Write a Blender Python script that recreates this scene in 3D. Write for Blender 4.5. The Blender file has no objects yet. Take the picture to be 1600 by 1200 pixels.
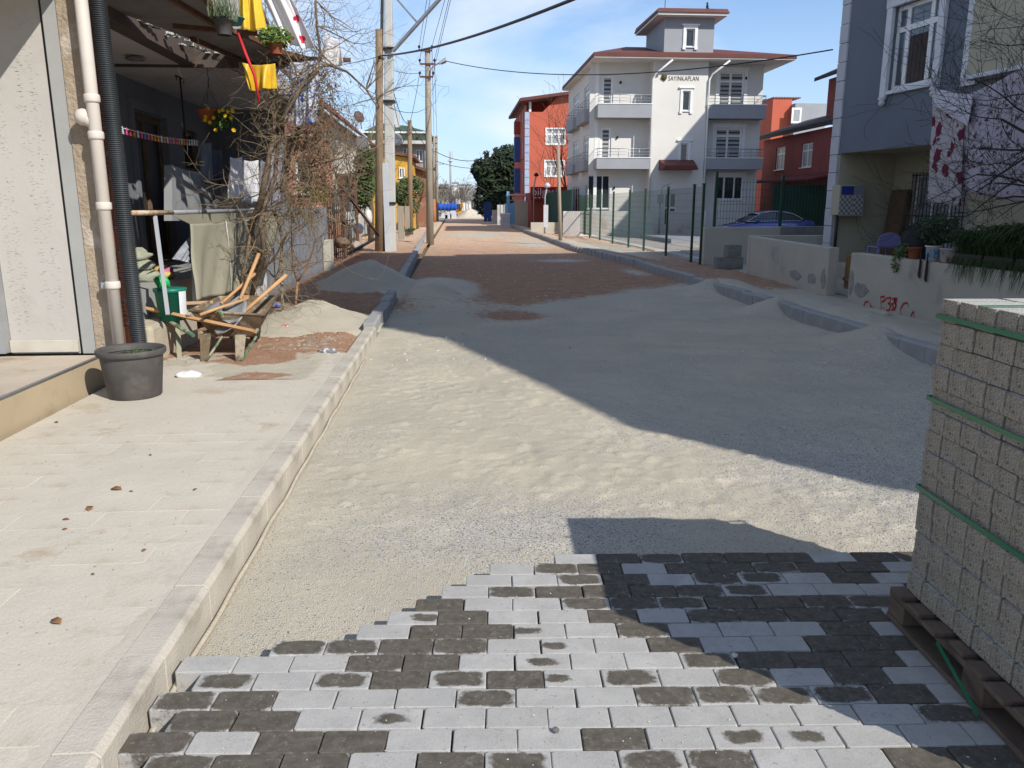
import bpy, bmesh, math, random
import numpy as np
from mathutils import Vector, Matrix, noise
R=math.radians
rnd=random.Random(7)
sc=bpy.context.scene
# ---------------------------------------------------------------- camera
CAMH=1.65; PITCH=12.7358; YAW=4.1275; FPX=1230.0
cd=bpy.data.cameras.new('camera'); cam=bpy.data.objects.new('camera',cd); sc.collection.objects.link(cam)
cam.location=(0,0,CAMH); cam.rotation_euler=(R(90-PITCH),0,R(-YAW))
cd.sensor_width=36; cd.lens=36*FPX/1600; cd.clip_start=.05; cd.clip_end=3000
sc.camera=cam
# ---------------------------------------------------------------- light
SUN_EL=37.5; SUN_AZ=41.0            # light travels this far left of the street direction
Ld=Vector((-math.sin(R(SUN_AZ))*math.cos(R(SUN_EL)), math.cos(R(SUN_AZ))*math.cos(R(SUN_EL)), -math.sin(R(SUN_EL))))
sl=bpy.data.lights.new('sun','SUN'); sl.energy=4.6; sl.angle=R(.53); sl.color=(1,.955,.88)
so=bpy.data.objects.new('sun',sl); sc.collection.objects.link(so); so.rotation_euler=Ld.to_track_quat('-Z','Y').to_euler()
w=bpy.data.worlds.new('World'); sc.world=w; w.use_nodes=True
nt=w.node_tree; nt.nodes.clear()
def N(t,typ,**k):
    n=t.nodes.new(typ)
    for a,b in k.items(): setattr(n,a,b)
    return n
out=N(nt,'ShaderNodeOutputWorld'); bg=N(nt,'ShaderNodeBackground'); bg.inputs[1].default_value=.138
sky=N(nt,'ShaderNodeTexSky',sky_type='NISHITA',sun_disc=False,sun_elevation=R(SUN_EL),sun_rotation=R(180-SUN_AZ),air_density=1.0,dust_density=.15,ozone_density=3.2)
tc=N(nt,'ShaderNodeTexCoord'); mp=N(nt,'ShaderNodeMapping'); mp.inputs['Scale'].default_value=(1.0,1.2,3.6); mp.inputs['Location'].default_value=(.35,.2,.1)
nz=N(nt,'ShaderNodeTexNoise'); nz.inputs['Scale'].default_value=1.5; nz.inputs['Detail'].default_value=7; nz.inputs['Roughness'].default_value=.52; nz.inputs['Distortion'].default_value=.35
rp=N(nt,'ShaderNodeValToRGB'); rp.color_ramp.elements[0].position=.47; rp.color_ramp.elements[1].position=.66; rp.color_ramp.elements[1].color=(.85,.85,.85,1)
mx=N(nt,'ShaderNodeMix',data_type='RGBA'); mx.inputs['B'].default_value=(6.3,6.6,7.1,1)
tn=N(nt,'ShaderNodeMix',data_type='RGBA',blend_type='MULTIPLY'); tn.inputs['Factor'].default_value=1; tn.inputs['B'].default_value=(.84,.93,1.04,1)
lk=nt.links.new
lk(tc.outputs['Generated'],mp.inputs[0]); lk(mp.outputs[0],nz.inputs[0]); lk(nz.outputs[0],rp.inputs[0]); lk(rp.outputs[0],mx.inputs['Factor']); 
hz=N(nt,'ShaderNodeSeparateXYZ'); lk(tc.outputs['Generated'],hz.inputs[0])
hr=N(nt,'ShaderNodeMapRange',interpolation_type='SMOOTHSTEP'); hr.inputs[1].default_value=-.02; hr.inputs[2].default_value=.34; hr.inputs[3].default_value=.72; hr.inputs[4].default_value=0.0; lk(hz.outputs[2],hr.inputs[0])
hm=N(nt,'ShaderNodeMix',data_type='RGBA'); hm.inputs['B'].default_value=(3.9,5.0,6.6,1); lk(hr.outputs[0],hm.inputs['Factor']); lk(sky.outputs[0],tn.inputs['A']); lk(tn.outputs['Result'],hm.inputs['A']); lk(hm.outputs['Result'],mx.inputs['A']); lk(mx.outputs['Result'],bg.inputs[0]); lk(bg.outputs[0],out.inputs[0])
sc.view_settings.view_transform='Standard'; sc.view_settings.look='None'; sc.view_settings.gamma=1; sc.view_settings.exposure=.22; sc.view_settings.use_curve_mapping=False
# ---------------------------------------------------------------- point helpers (the photo's camera, used only to measure true positions)
_c,_s=math.cos(R(PITCH)),math.sin(R(PITCH)); _cy,_sy=math.cos(R(YAW)),math.sin(R(YAW))
def _ray(px,py):
    u=(px-800)/FPX; v=(600-py)/FPX; f=_c+v*_s
    return Vector((u*_cy+f*_sy, f*_cy-u*_sy, -_s+v*_c))
def atX(px,py,x): r=_ray(px,py); return Vector((0,0,CAMH))+r*(x/r.x)
def atY(px,py,y): r=_ray(px,py); return Vector((0,0,CAMH))+r*(y/r.y)
def atZ(px,py,z=0): r=_ray(px,py); return Vector((0,0,CAMH))+r*((z-CAMH)/r.z)
# ---------------------------------------------------------------- mesh helpers
class Fac:
    "a facade's frame: u runs along it, z up, d outwards"
    def __init__(s,x,y,ang=0):
        s.o=Vector((x,y,0)); s.u=Vector((math.cos(R(ang)),math.sin(R(ang)),0)); s.n=Vector((s.u.y,-s.u.x,0))
    def p(s,u,z,d=0): v=s.o+s.u*u+s.n*d; return Vector((v.x,v.y,z))
class MB:
    def __init__(s): s.v=[]; s.f=[]; s.sm=[]
    def q(s,*pts,sm=False):
        i=len(s.v); s.v+= [tuple(p) for p in pts]; s.f.append(tuple(range(i,i+len(pts)))); s.sm.append(sm); return s
    def hexa(s,P):
        i=len(s.v); s.v+=[tuple(p) for p in P]
        for f in ((0,3,2,1),(4,5,6,7),(0,1,5,4),(1,2,6,5),(2,3,7,6),(3,0,4,7)): s.f.append(tuple(i+k for k in f)); s.sm.append(False)
        return s
    def box(s,x0,x1,y0,y1,z0,z1):
        if x1<x0: x0,x1=x1,x0
        if y1<y0: y0,y1=y1,y0
        return s.hexa([(x0,y0,z0),(x1,y0,z0),(x1,y1,z0),(x0,y1,z0),(x0,y0,z1),(x1,y0,z1),(x1,y1,z1),(x0,y1,z1)])
    def fbox(s,F,u0,u1,z0,z1,d0,d1):
        # d1 outward (towards the viewer of the facade)
        return s.hexa([F.p(u0,z0,d1),F.p(u1,z0,d1),F.p(u1,z0,d0),F.p(u0,z0,d0),F.p(u0,z1,d1),F.p(u1,z1,d1),F.p(u1,z1,d0),F.p(u0,z1,d0)])
    def bar(s,a,b,w,h,up=(0,0,1)):
        a=Vector(a);b=Vector(b);t=(b-a).normalized(); upv=Vector(up)
        if abs(t.dot(upv))>.98: upv=Vector((0,1,0))
        x=t.cross(upv).normalized()*w/2; y=x.cross(t).normalized()*h/2
        return s.hexa([a-x-y,a+x-y,a+x+y,a-x+y,b-x-y,b+x-y,b+x+y,b-x+y])
    def tube(s,pts,r,n=8,cap=True,sm=True):
        pts=[Vector(p) for p in pts]; m=len(pts)
        rr=r if isinstance(r,(list,tuple)) else [r]*m
        base=len(s.v); ref=None
        for k,p in enumerate(pts):
            t=(pts[min(k+1,m-1)]-pts[max(k-1,0)]); t=t.normalized() if t.length>1e-9 else Vector((0,0,1))
            if ref is None: ref=Vector((0,0,1)) if abs(t.z)<.9 else Vector((1,0,0))
            x=ref-t*ref.dot(t)
            if x.length<1e-6: x=t.orthogonal()
            x.normalize(); ref=x; y=t.cross(x)
            for j in range(n):
                a=2*math.pi*j/n; s.v.append(tuple(p+(x*math.cos(a)+y*math.sin(a))*rr[k]))
        for k in range(m-1):
            for j in range(n):
                a=base+k*n+j; b=base+k*n+(j+1)%n
                s.f.append((a,b,b+n,a+n)); s.sm.append(sm)
        if cap:
            s.f.append(tuple(base+j for j in reversed(range(n)))); s.sm.append(False)
            s.f.append(tuple(base+(m-1)*n+j for j in range(n))); s.sm.append(False)
        return s
    def lathe(s,c,prof,n=24,sm=True,ax=None):
        "prof: list of (r,z); open lathe"
        c=Vector(c); M=ax if ax else Matrix.Identity(3); base=len(s.v)
        for r,z in prof:
            for j in range(n):
                a=2*math.pi*j/n; s.v.append(tuple(c+M@Vector((r*math.cos(a),r*math.sin(a),z))))
        for k in range(len(prof)-1):
            for j in range(n):
                a=base+k*n+j; b=base+k*n+(j+1)%n; s.f.append((a,b,b+n,a+n)); s.sm.append(sm)
        return s
    def prism(s,poly,d):
        "poly: list of 3D points (a flat ring), extruded by vector d"
        d=Vector(d); n=len(poly); i=len(s.v); s.v+=[tuple(Vector(p)) for p in poly]+[tuple(Vector(p)+d) for p in poly]
        s.f.append(tuple(i+k for k in reversed(range(n)))); s.f.append(tuple(i+n+k for k in range(n))); s.sm+=[False,False]
        for k in range(n): s.f.append((i+k,i+(k+1)%n,i+n+(k+1)%n,i+n+k)); s.sm.append(False)
        return s
    def build(s,name,mat,parent=None,bevel=0,solid=0,fix=False):
        me=bpy.data.meshes.new(name); off=WORLD.get(parent.name,Vector()) if parent else s.org if hasattr(s,'org') else Vector()
        me.from_pydata([(a-off.x,b-off.y,c-off.z) for a,b,c in s.v],[],s.f)
        me.polygons.foreach_set('use_smooth',s.sm); me.update()
        if fix:
            bm=bmesh.new(); bm.from_mesh(me); bmesh.ops.remove_doubles(bm,verts=bm.verts,dist=1e-4); bmesh.ops.recalc_face_normals(bm,faces=bm.faces); bm.to_mesh(me); bm.free()
        me.materials.append(mat)
        o=bpy.data.objects.new(name,me); sc.collection.objects.link(o)
        if parent: o.parent=parent; WORLD[o.name]=off
        else: o.location=off; WORLD[o.name]=off
        if bevel:
            m=o.modifiers.new('bevel','BEVEL'); m.width=bevel; m.segments=2; m.limit_method='ANGLE'; m.angle_limit=R(40)
        if solid:
            m=o.modifiers.new('solid','SOLIDIFY'); m.thickness=solid; m.offset=0
        return o
WORLD={}
def T(name,label,cat,loc=(0,0,0),group=None):
    o=bpy.data.objects.new(name,None); sc.collection.objects.link(o); o.location=loc; o.empty_display_size=.2
    o['label']=label; o['category']=cat
    if group: o['group']=group
    WORLD[o.name]=Vector(loc); return o
def tag(o,label,cat,group=None):
    o['label']=label; o['category']=cat
    if group: o['group']=group
    return o
def one(mb,name,mat,label,cat,loc,group=None,**k):
    mb.org=Vector(loc); return tag(mb.build(name,mat,None,**k),label,cat,group)
def struct(o): o['kind']='structure'; return o
def stuff(o): o['kind']='stuff'; return o
def copy_tree(o,parent=None):
    c=o.copy(); sc.collection.objects.link(c)
    if parent: c.parent=parent
    for ch in list(o.children): copy_tree(ch,c)
    return c
def place(o,loc,rz=0,label=None,scale=None):
    o.location=loc; o.rotation_euler=(0,0,rz)
    if label: o['label']=label
    if scale: o.scale=(scale,)*3
    return o
# ---------------------------------------------------------------- materials
def mat(name,c1,c2=None,rough=.8,scale=3,detail=6,bump=0,bscale=60,spec=.3,metal=0,contrast=(.35,.65),c3=None,s3=.8,r3=(.55,.7),stretch=None,coat=0,grain=0,gscale=250):
    m=bpy.data.materials.new(name); m.use_nodes=True; t=m.node_tree; b=t.nodes['Principled BSDF']
    b.inputs['Roughness'].default_value=rough; b.inputs['Specular IOR Level'].default_value=spec; b.inputs['Metallic'].default_value=metal; b.inputs['Coat Weight'].default_value=coat
    if c2 is None: c2=tuple(x*.82 for x in c1)
    tc=N(t,'ShaderNodeTexCoord'); co=tc.outputs['Object']
    if stretch:
        mpn=N(t,'ShaderNodeMapping'); mpn.inputs['Scale'].default_value=stretch; t.links.new(co,mpn.inputs[0]); co=mpn.outputs[0]
    def noi(s,d=detail,rg=.6):
        n=N(t,'ShaderNodeTexNoise'); n.inputs['Scale'].default_value=s; n.inputs['Detail'].default_value=d; n.inputs['Roughness'].default_value=rg; t.links.new(co,n.inputs[0]); return n.outputs[0]
    def ramp(src,a,b_):
        r=N(t,'ShaderNodeMapRange'); r.inputs[1].default_value=a; r.inputs[2].default_value=b_; t.links.new(src,r.inputs[0]); return r.outputs[0]
    def mix(f,A,B):
        x=N(t,'ShaderNodeMix',data_type='RGBA'); t.links.new(f,x.inputs['Factor'])
        for k,v in (('A',A),('B',B)):
            if isinstance(v,tuple): x.inputs[k].default_value=(*v[:3],1)
            else: t.links.new(v,x.inputs[k])
        return x.outputs['Result']
    col=mix(ramp(noi(scale),*contrast),c1,c2)
    if c3: col=mix(ramp(noi(s3,8,.65),*r3),col,c3)
    if grain:
        col2=mix(ramp(noi(gscale,2,.7),.3,.7),tuple(max(0,1-grain) for _ in range(3)),tuple(1+grain for _ in range(3)))
        x=N(t,'ShaderNodeMix',data_type='RGBA',blend_type='MULTIPLY'); x.inputs['Factor'].default_value=1; t.links.new(col,x.inputs['A']); t.links.new(col2,x.inputs['B']); col=x.outputs['Result']
    t.links.new(col,b.inputs['Base Color'])
    if bump:
        bn=N(t,'ShaderNodeBump'); bn.inputs['Strength'].default_value=min(1,bump); bn.inputs['Distance'].default_value=.02; t.links.new(noi(bscale,4),bn.inputs['Height']); t.links.new(bn.outputs[0],b.inputs['Normal'])
    return m
def plain(name,c,rough=.6,spec=.3,metal=0,coat=0): return mat(name,c,tuple(x*.85 for x in c),rough=rough,spec=spec,metal=metal,coat=coat,scale=2)
def glassy(name,c,c2=None,rough=.06):
    return mat(name,c,c2 or tuple(x*.6 for x in c),rough=rough,spec=.7,scale=1.2,detail=2)
def stripes(name,c1,c2,freq,axis='Z',rough=.6):
    m=bpy.data.materials.new(name); m.use_nodes=True; t=m.node_tree; b=t.nodes['Principled BSDF']; b.inputs['Roughness'].default_value=rough
    tc=N(t,'ShaderNodeTexCoord'); sp=N(t,'ShaderNodeSeparateXYZ'); t.links.new(tc.outputs['Object'],sp.inputs[0])
    a=N(t,'ShaderNodeMath',operation='MULTIPLY'); a.inputs[1].default_value=freq; t.links.new(sp.outputs[axis],a.inputs[0])
    f=N(t,'ShaderNodeMath',operation='FRACT'); t.links.new(a.outputs[0],f.inputs[0])
    g=N(t,'ShaderNodeMath',operation='GREATER_THAN'); g.inputs[1].default_value=.5; t.links.new(f.outputs[0],g.inputs[0])
    x=N(t,'ShaderNodeMix',data_type='RGBA'); x.inputs['A'].default_value=(*c1,1); x.inputs['B'].default_value=(*c2,1); t.links.new(g.outputs[0],x.inputs['Factor']); t.links.new(x.outputs['Result'],b.inputs['Base Color'])
    return m
def floral(name,base,spot,scale=6,thr=.28,spot2=None):
    m=bpy.data.materials.new(name); m.use_nodes=True; t=m.node_tree; b=t.nodes['Principled BSDF']; b.inputs['Roughness'].default_value=.85; b.inputs['Specular IOR Level'].default_value=.1
    tc=N(t,'ShaderNodeTexCoord'); v=N(t,'ShaderNodeTexVoronoi'); v.inputs['Scale'].default_value=scale; 
    n=N(t,'ShaderNodeTexNoise'); n.inputs['Scale'].default_value=scale*2.5; n.inputs['Detail'].default_value=3
    mxv=N(t,'ShaderNodeVectorMath',operation='MULTIPLY_ADD'); mxv.inputs[1].default_value=(.16,)*3
    t.links.new(tc.outputs['Object'],n.inputs[0]); t.links.new(n.outputs['Color'],mxv.inputs[0]); t.links.new(tc.outputs['Object'],mxv.inputs[2]); t.links.new(mxv.outputs[0],v.inputs['Vector'])
    l=N(t,'ShaderNodeMapRange'); l.inputs[1].default_value=thr; l.inputs[2].default_value=thr+.05; t.links.new(v.outputs['Distance'],l.inputs[0])
    x=N(t,'ShaderNodeMix',data_type='RGBA'); x.inputs['A'].default_value=(*spot,1); x.inputs['B'].default_value=(*base,1); t.links.new(l.outputs[0],x.inputs['Factor'])
    if spot2:
        y=N(t,'ShaderNodeMix',data_type='RGBA'); y.inputs['A'].default_value=(*spot,1); y.inputs['B'].default_value=(*spot2,1); t.links.new(v.outputs['Color'],y.inputs['Factor']); t.links.new(y.outputs['Result'],x.inputs['A'])
    t.links.new(x.outputs['Result'],b.inputs['Base Color']); return m
def sand_mat(name,dirt_attr=True,sand=(.53,.475,.37),sand2=(.46,.415,.33),red=(.35,.195,.12),red2=(.45,.28,.18),gravel=True):
    m=bpy.data.materials.new(name); m.use_nodes=True; t=m.node_tree; b=t.nodes['Principled BSDF']; b.inputs['Roughness'].default_value=.95; b.inputs['Specular IOR Level'].default_value=.12
    tc=N(t,'ShaderNodeTexCoord'); co=tc.outputs['Object']; L=t.links.new
    def noi(s,d=5,rg=.6):
        n=N(t,'ShaderNodeTexNoise'); n.inputs['Scale'].default_value=s; n.inputs['Detail'].default_value=d; n.inputs['Roughness'].default_value=rg; L(co,n.inputs[0]); return n.outputs[0]
    def rng(src,a,b_,c=0,d=1):
        r=N(t,'ShaderNodeMapRange'); r.inputs[1].default_value=a; r.inputs[2].default_value=b_; r.inputs[3].default_value=c; r.inputs[4].default_value=d; L(src,r.inputs[0]); return r.outputs[0]
    def mix(f,A,B,bt='MIX'):
        x=N(t,'ShaderNodeMix',data_type='RGBA',blend_type=bt)
        if isinstance(f,float): x.inputs['Factor'].default_value=f
        else: L(f,x.inputs['Factor'])
        for k,v in (('A',A),('B',B)):
            if isinstance(v,tuple): x.inputs[k].default_value=(*v[:3],1)
            else: L(v,x.inputs[k])
        return x.outputs['Result']
    col=mix(rng(noi(1.1,6),.38,.62),sand,sand2)
    vo=N(t,'ShaderNodeTexVoronoi'); vo.inputs['Scale'].default_value=150; L(co,vo.inputs['Vector'])
    sep=N(t,'ShaderNodeSeparateColor'); L(vo.outputs['Color'],sep.inputs[0])
    g=mix(rng(sep.outputs[0],.0,1.0),(.15,.15,.15),(.62,.60,.56))
    at=N(t,'ShaderNodeVertexColor',layer_name='mask'); sm=N(t,'ShaderNodeSeparateColor'); L(at.outputs[0],sm.inputs[0])
    if gravel:
        a=N(t,'ShaderNodeMath',operation='MULTIPLY'); L(sep.outputs[1],a.inputs[0]); a.inputs[1].default_value=1.0
        s=N(t,'ShaderNodeMath',operation='ADD'); L(sm.outputs[1],s.inputs[0]); L(a.outputs[0],s.inputs[1])
        col=mix(rng(s.outputs[0],.98,1.12),col,g)
    n2=noi(420,2,.7); col=mix(1.0,col,mix(rng(n2,.3,.7),(.80,.80,.80),(1.2,1.2,1.2)),'MULTIPLY')
    if dirt_attr:
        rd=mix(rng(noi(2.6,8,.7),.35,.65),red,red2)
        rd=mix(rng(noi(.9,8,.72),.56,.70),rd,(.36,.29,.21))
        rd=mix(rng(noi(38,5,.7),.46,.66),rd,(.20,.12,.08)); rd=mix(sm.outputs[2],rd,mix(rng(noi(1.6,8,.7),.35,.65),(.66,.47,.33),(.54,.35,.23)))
        ad=N(t,'ShaderNodeMath',operation='MULTIPLY_ADD'); L(noi(7,9,.75),ad.inputs[0]); ad.inputs[1].default_value=1.1; L(sm.outputs[0],ad.inputs[2])
        col=mix(rng(ad.outputs[0],.92,1.12),col,rd)
    L(col,b.inputs['Base Color'])
    h=mix(.5,noi(150,4,.75),vo.outputs['Distance']); h=mix(.4,h,noi(22,5,.6))
    bn=N(t,'ShaderNodeBump'); bn.inputs['Strength'].default_value=.9; bn.inputs['Distance'].default_value=.018; L(h,bn.inputs['Height']); L(bn.outputs[0],b.inputs['Normal'])
    return m
M={}
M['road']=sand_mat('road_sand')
M['heap']=sand_mat('heap_sand',False,sand=(.49,.44,.345),sand2=(.43,.39,.31),gravel=False)
M['ground']=mat('far_ground',(.20,.15,.10),(.13,.12,.07),scale=.08,rough=.95)
M['tile']=mat('dusty_tile',(.53,.48,.395),(.47,.425,.35),rough=.92,scale=1.3,bump=.2,bscale=30,c3=(.40,.32,.23),s3=2.4,r3=(.56,.72),grain=.09,gscale=120)
M['kerb']=mat('kerb_concrete',(.51,.465,.39),(.44,.40,.335),rough=.9,scale=4,bump=.3,bscale=90,c3=(.33,.29,.24),s3=3,r3=(.58,.72),grain=.08)
M['kerbdark']=mat('kerb_grey',(.34,.34,.335),(.28,.28,.275),rough=.9,scale=4,bump=.3,bscale=90,grain=.08)
M['mortar']=mat('mortar',(.50,.44,.34),(.42,.37,.29),scale=9,bump=.5,bscale=60)
M['white']=mat('white_plastic',(.78,.78,.77),(.70,.70,.69),rough=.4,scale=2)
M['whitewall']=mat('white_plaster',(.70,.69,.66),(.64,.63,.60),rough=.9,scale=1,bump=.1,bscale=120,c3=(.56,.55,.51),s3=.6,r3=(.6,.8))
M['greywall']=mat('grey_plaster',(.24,.25,.27),(.21,.22,.24),rough=.9,scale=1,bump=.1)
M['glass']=glassy('dark_glass',(.03,.035,.04))
M['glassblue']=glassy('sky_glass',(.10,.13,.17),(.05,.06,.07),.03)
M['curtain']=mat('net_curtain',(.42,.43,.44),(.20,.21,.22),scale=9,stretch=(3,3,.15),rough=.35,spec=.5)
M['zebra']=stripes('zebra_blind',(.06,.06,.065),(.36,.36,.36),4.3)
M['redroof']=mat('brown_red_roof',(.15,.05,.04),(.11,.04,.032),scale=1.5,rough=.7)
M['wood']=mat('raw_wood',(.52,.36,.21),(.43,.28,.15),scale=3,stretch=(1,1,1),rough=.8,bump=.15,bscale=30)
M['oldwood']=mat('old_wood',(.20,.13,.08),(.13,.085,.055),scale=5,rough=.9,bump=.3)
M['palletwood']=mat('pallet_wood',(.17,.12,.085),(.11,.08,.06),scale=6,rough=.9,bump=.3,stretch=(6,1,6))
M['black']=plain('black_plastic',(.02,.02,.022),.5)
M['iron']=plain('dark_iron',(.025,.024,.024),.5)
M['rust']=mat('rusty_iron',(.16,.075,.045),(.09,.05,.035),scale=8,rough=.85,bump=.3)
M['steel']=mat('galvanised',(.42,.43,.44),(.34,.35,.36),rough=.4,metal=.5,scale=5)
M['leaf']=mat('leaf',(.07,.11,.03),(.045,.075,.02),scale=6,rough=.6)
M['leafdark']=mat('dark_leaf',(.035,.06,.02),(.02,.035,.012),scale=3,rough=.6)
M['bark']=mat('grey_bark',(.15,.115,.085),(.09,.07,.055),scale=12,rough=.95,bump=.4)
M['twig']=mat('twig_brown',(.13,.085,.055),(.085,.058,.04),scale=6,rough=.9)
M['twiglight']=mat('twig_tan',(.27,.20,.12),(.15,.11,.07),scale=3,rough=.9)
# ================================================================ TERRAIN
rs=np.random.RandomState(3)
_tabs=[rs.rand(256,256) for _ in range(4)]
def vnoise(x,y,s,k=0):
    t=_tabs[k%4]; x=np.asarray(x)*s+31.7*k+100; y=np.asarray(y)*s+17.3*k+100
    xi=np.floor(x).astype(int); yi=np.floor(y).astype(int); fx=x-xi; fy=y-yi; fx=fx*fx*(3-2*fx); fy=fy*fy*(3-2*fy)
    g=lambda a,b: t[a%256,b%256]
    return (g(xi,yi)*(1-fx)+g(xi+1,yi)*fx)*(1-fy)+(g(xi,yi+1)*(1-fx)+g(xi+1,yi+1)*fx)*fy
def fbm(x,y,s,o=4,k=0):
    r=0;a=.5;n=0
    for i in range(o): r=r+a*vnoise(x,y,s*2**i,k+i); n+=a; a*=.5
    return r/n
def grid_mesh(name,xs,ys,hfun,mfun,material,label=None,smooth=True):
    X,Y=np.meshgrid(xs,ys); Z=hfun(X,Y); nx,ny=len(xs),len(ys)
    co=np.stack([X.ravel(),Y.ravel(),Z.ravel()],1)
    idx=np.arange(nx*ny).reshape(ny,nx); f=np.stack([idx[:-1,:-1],idx[:-1,1:],idx[1:,1:],idx[1:,:-1]],-1).reshape(-1,4)
    me=bpy.data.meshes.new(name); me.vertices.add(len(co)); me.vertices.foreach_set('co',co.ravel().astype(np.float32))
    me.loops.add(f.size); me.loops.foreach_set('vertex_index',f.ravel().astype(np.int32)); me.polygons.add(len(f)); me.polygons.foreach_set('loop_start',np.arange(0,f.size,4,dtype=np.int32)); me.polygons.foreach_set('loop_total',np.full(len(f),4,dtype=np.int32))
    me.update(); me.validate()
    if smooth: me.polygons.foreach_set('use_smooth',np.ones(len(f),bool))
    if mfun is not None:
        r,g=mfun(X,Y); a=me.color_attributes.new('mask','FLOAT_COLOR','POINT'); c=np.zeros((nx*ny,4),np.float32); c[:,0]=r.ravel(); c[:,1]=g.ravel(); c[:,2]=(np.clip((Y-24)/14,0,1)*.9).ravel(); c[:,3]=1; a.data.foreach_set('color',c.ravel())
    me.materials.append(material); o=bpy.data.objects.new(name,me); sc.collection.objects.link(o); struct(o); return o
sst=lambda x,a,b: np.clip((x-a)/(b-a),0,1)**2*(3-2*np.clip((x-a)/(b-a),0,1))
def gapR(Y):  # where loose sand buries the right kerb
    return np.exp(-((Y-9.05)/.55)**2)+np.exp(-((Y-12.15)/.4)**2)+np.exp(-((Y-15.4)/.5)**2)*.9+np.exp(-((Y-6.2)/.7)**2)*.8
def h_road(X,Y):
    h=(fbm(X,Y,.9,3)-.5)*.024+(fbm(X,Y,7,3,1)-.5)*.010+np.clip(fbm(X,Y,16,3,2)-.60,0,1)*.06*sst(Y,3.5,4.2)
    # trodden and raked ridges
    foot=np.clip(fbm(X*1.2,Y*1.3,4.2,3,2)-.52,0,1)*.042*(.5+np.exp(-((X-2.0)/1.7)**2-((Y-5.4)/1.9)**2)); foot=foot+np.clip(.5-np.abs(fbm(X*1.4,Y*.8,2.1,2,3)-.5)*14,0,1)*.006*sst(Y,3.6,4.2)
    h=h-foot
    h=h+.014*np.sin((Y*.9+X*.35)*11+6*fbm(X,Y,.8,3,1))*np.exp(-((X-3.4)/1.3)**2-((Y-8.8)/3)**2)
    h=h+np.clip(fbm(X,Y,12,2,3)-.60,0,1)*.06*sst(X,1,2.5)*sst(-Y,-8,-5)
    h=h+gapR(Y)*.2*sst(X,4.3,5.02)**1.2
    h=h+.10*np.exp(-((X+.35)/.75)**2-((Y-16.6)/1.5)**2)*1.6+.16*np.exp(-((X+.5)/.55)**2-((Y-14.3)/1.1)**2)*1.3
    h=h*sst(X,-1.08,-.8)*1.0
    flat=sst(-Y,-3.7,-3.3)  # under the laid pavers
    h=h*(1-flat)-.004*flat
    return h
def m_road(X,Y):
    yb=12.8+1.0*np.clip(X-1.2,0,9)+3.2*(fbm(X,Y,.35,3,1)-.5)
    r=sst(Y,yb-1.2,yb+1.6)*.74
    pile=np.exp(-((X+.4)/.8)**2-((Y-15.6)/2.2)**2); r=r-pile*.9
    r=r-.45*np.exp(-((X-3.3)/1.0)**2-((Y-24.5)/.9)**2)-.35*np.exp(-((X-4.6)/.4)**2-((Y-20)/1.6)**2)
    r=r-.5*np.exp(-((X-1.2)/1.9)**2-((Y-47)/5)**2)-.5*np.exp(-((X-3.5)/1)**2-((Y-36)/4)**2)
    r=r+.55*np.exp(-((X-1.0)/.75)**2-((Y-11.9)/.7)**2)
    r=r-.2*(fbm(X,Y,.25,4,2)>.6)*sst(Y,28,34)
    g=.10+.45*np.exp(-((X-.35)/.75)**2-((Y-3.75)/.55)**2)+.5*sst(X,1.2,2.6)*sst(-Y,-6.6,-4.2)+.25*sst(X,3.0,4.5)*sst(-Y,-9,-6)
    g=g+.5*(fbm(X,Y,1.3,4,3)-.42)
    return r,np.clip(g,0,.62)
ys=np.concatenate([np.arange(.6,8,.022),np.arange(8,16,.04),np.arange(16,34,.12),np.arange(34,170,1.0)])
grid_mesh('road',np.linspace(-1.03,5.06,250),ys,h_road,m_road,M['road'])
# left verge: red earth, rubble
def h_left(X,Y):
    h=.115+(fbm(X,Y,1.4,4,1)-.5)*.09+(fbm(X,Y,8,2)-.5)*.03
    h=h-.05*sst(X,-1.45,-1.2)
    h=h+.06*sst(-Y,-10.6,-9.6)*0
    return np.minimum(h,.15+9*(1-sst(X,-1.4,-1.16))+0*X)*1.0
def m_left(X,Y):
    r=.66-.15*np.exp(-((X+1.7)/.5)**2-((Y-9.0)/.6)**2)+0*X
    r=r-.25*sst(Y,30,40)*(fbm(X,Y,.3,3)>.5)
    return r,0*X+.2
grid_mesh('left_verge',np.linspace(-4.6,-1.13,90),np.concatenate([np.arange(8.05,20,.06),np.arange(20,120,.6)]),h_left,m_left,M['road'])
# right verge: loose sand heaped against the garden wall
KS=lambda y:.58*min(1,max(0,(y-21.5)/8.5))
def h_right(X,Y):
    h=.175+(fbm(X,Y,1.2,4,2)-.5)*.07
    h=h+.10*np.exp(-((X-6.0)/.7)**2-((Y-11.2)/1.6)**2)
    h=h+gapR(Y)*.07*np.exp(-((X-5.1)/.8)**2)
    h=h+(fbm(X,Y,6,3)-.5)*.03
    h=h-.17*sst(X,5.45,6.3)
    return np.where(X<5.24,np.minimum(h,.180+gapR(Y)*.05*sst(X,5.17,5.3)),h)
def m_right(X,Y):
    r=sst(Y,14.2,16.2)*.6-.5*np.exp(-((X-6.1)/.9)**2-((Y-31)/5)**2)+.5*np.exp(-((X-6.3)/.35)**2-((Y-13.6)/1.0)**2)
    return r,.15+0*X
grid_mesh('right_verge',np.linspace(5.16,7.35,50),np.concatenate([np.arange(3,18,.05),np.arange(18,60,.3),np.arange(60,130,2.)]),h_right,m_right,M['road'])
for v in bpy.data.objects['right_verge'].data.vertices: v.co.x-=KS(v.co.y)*max(0,1-(v.co.x-5.16)/2.2)
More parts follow.
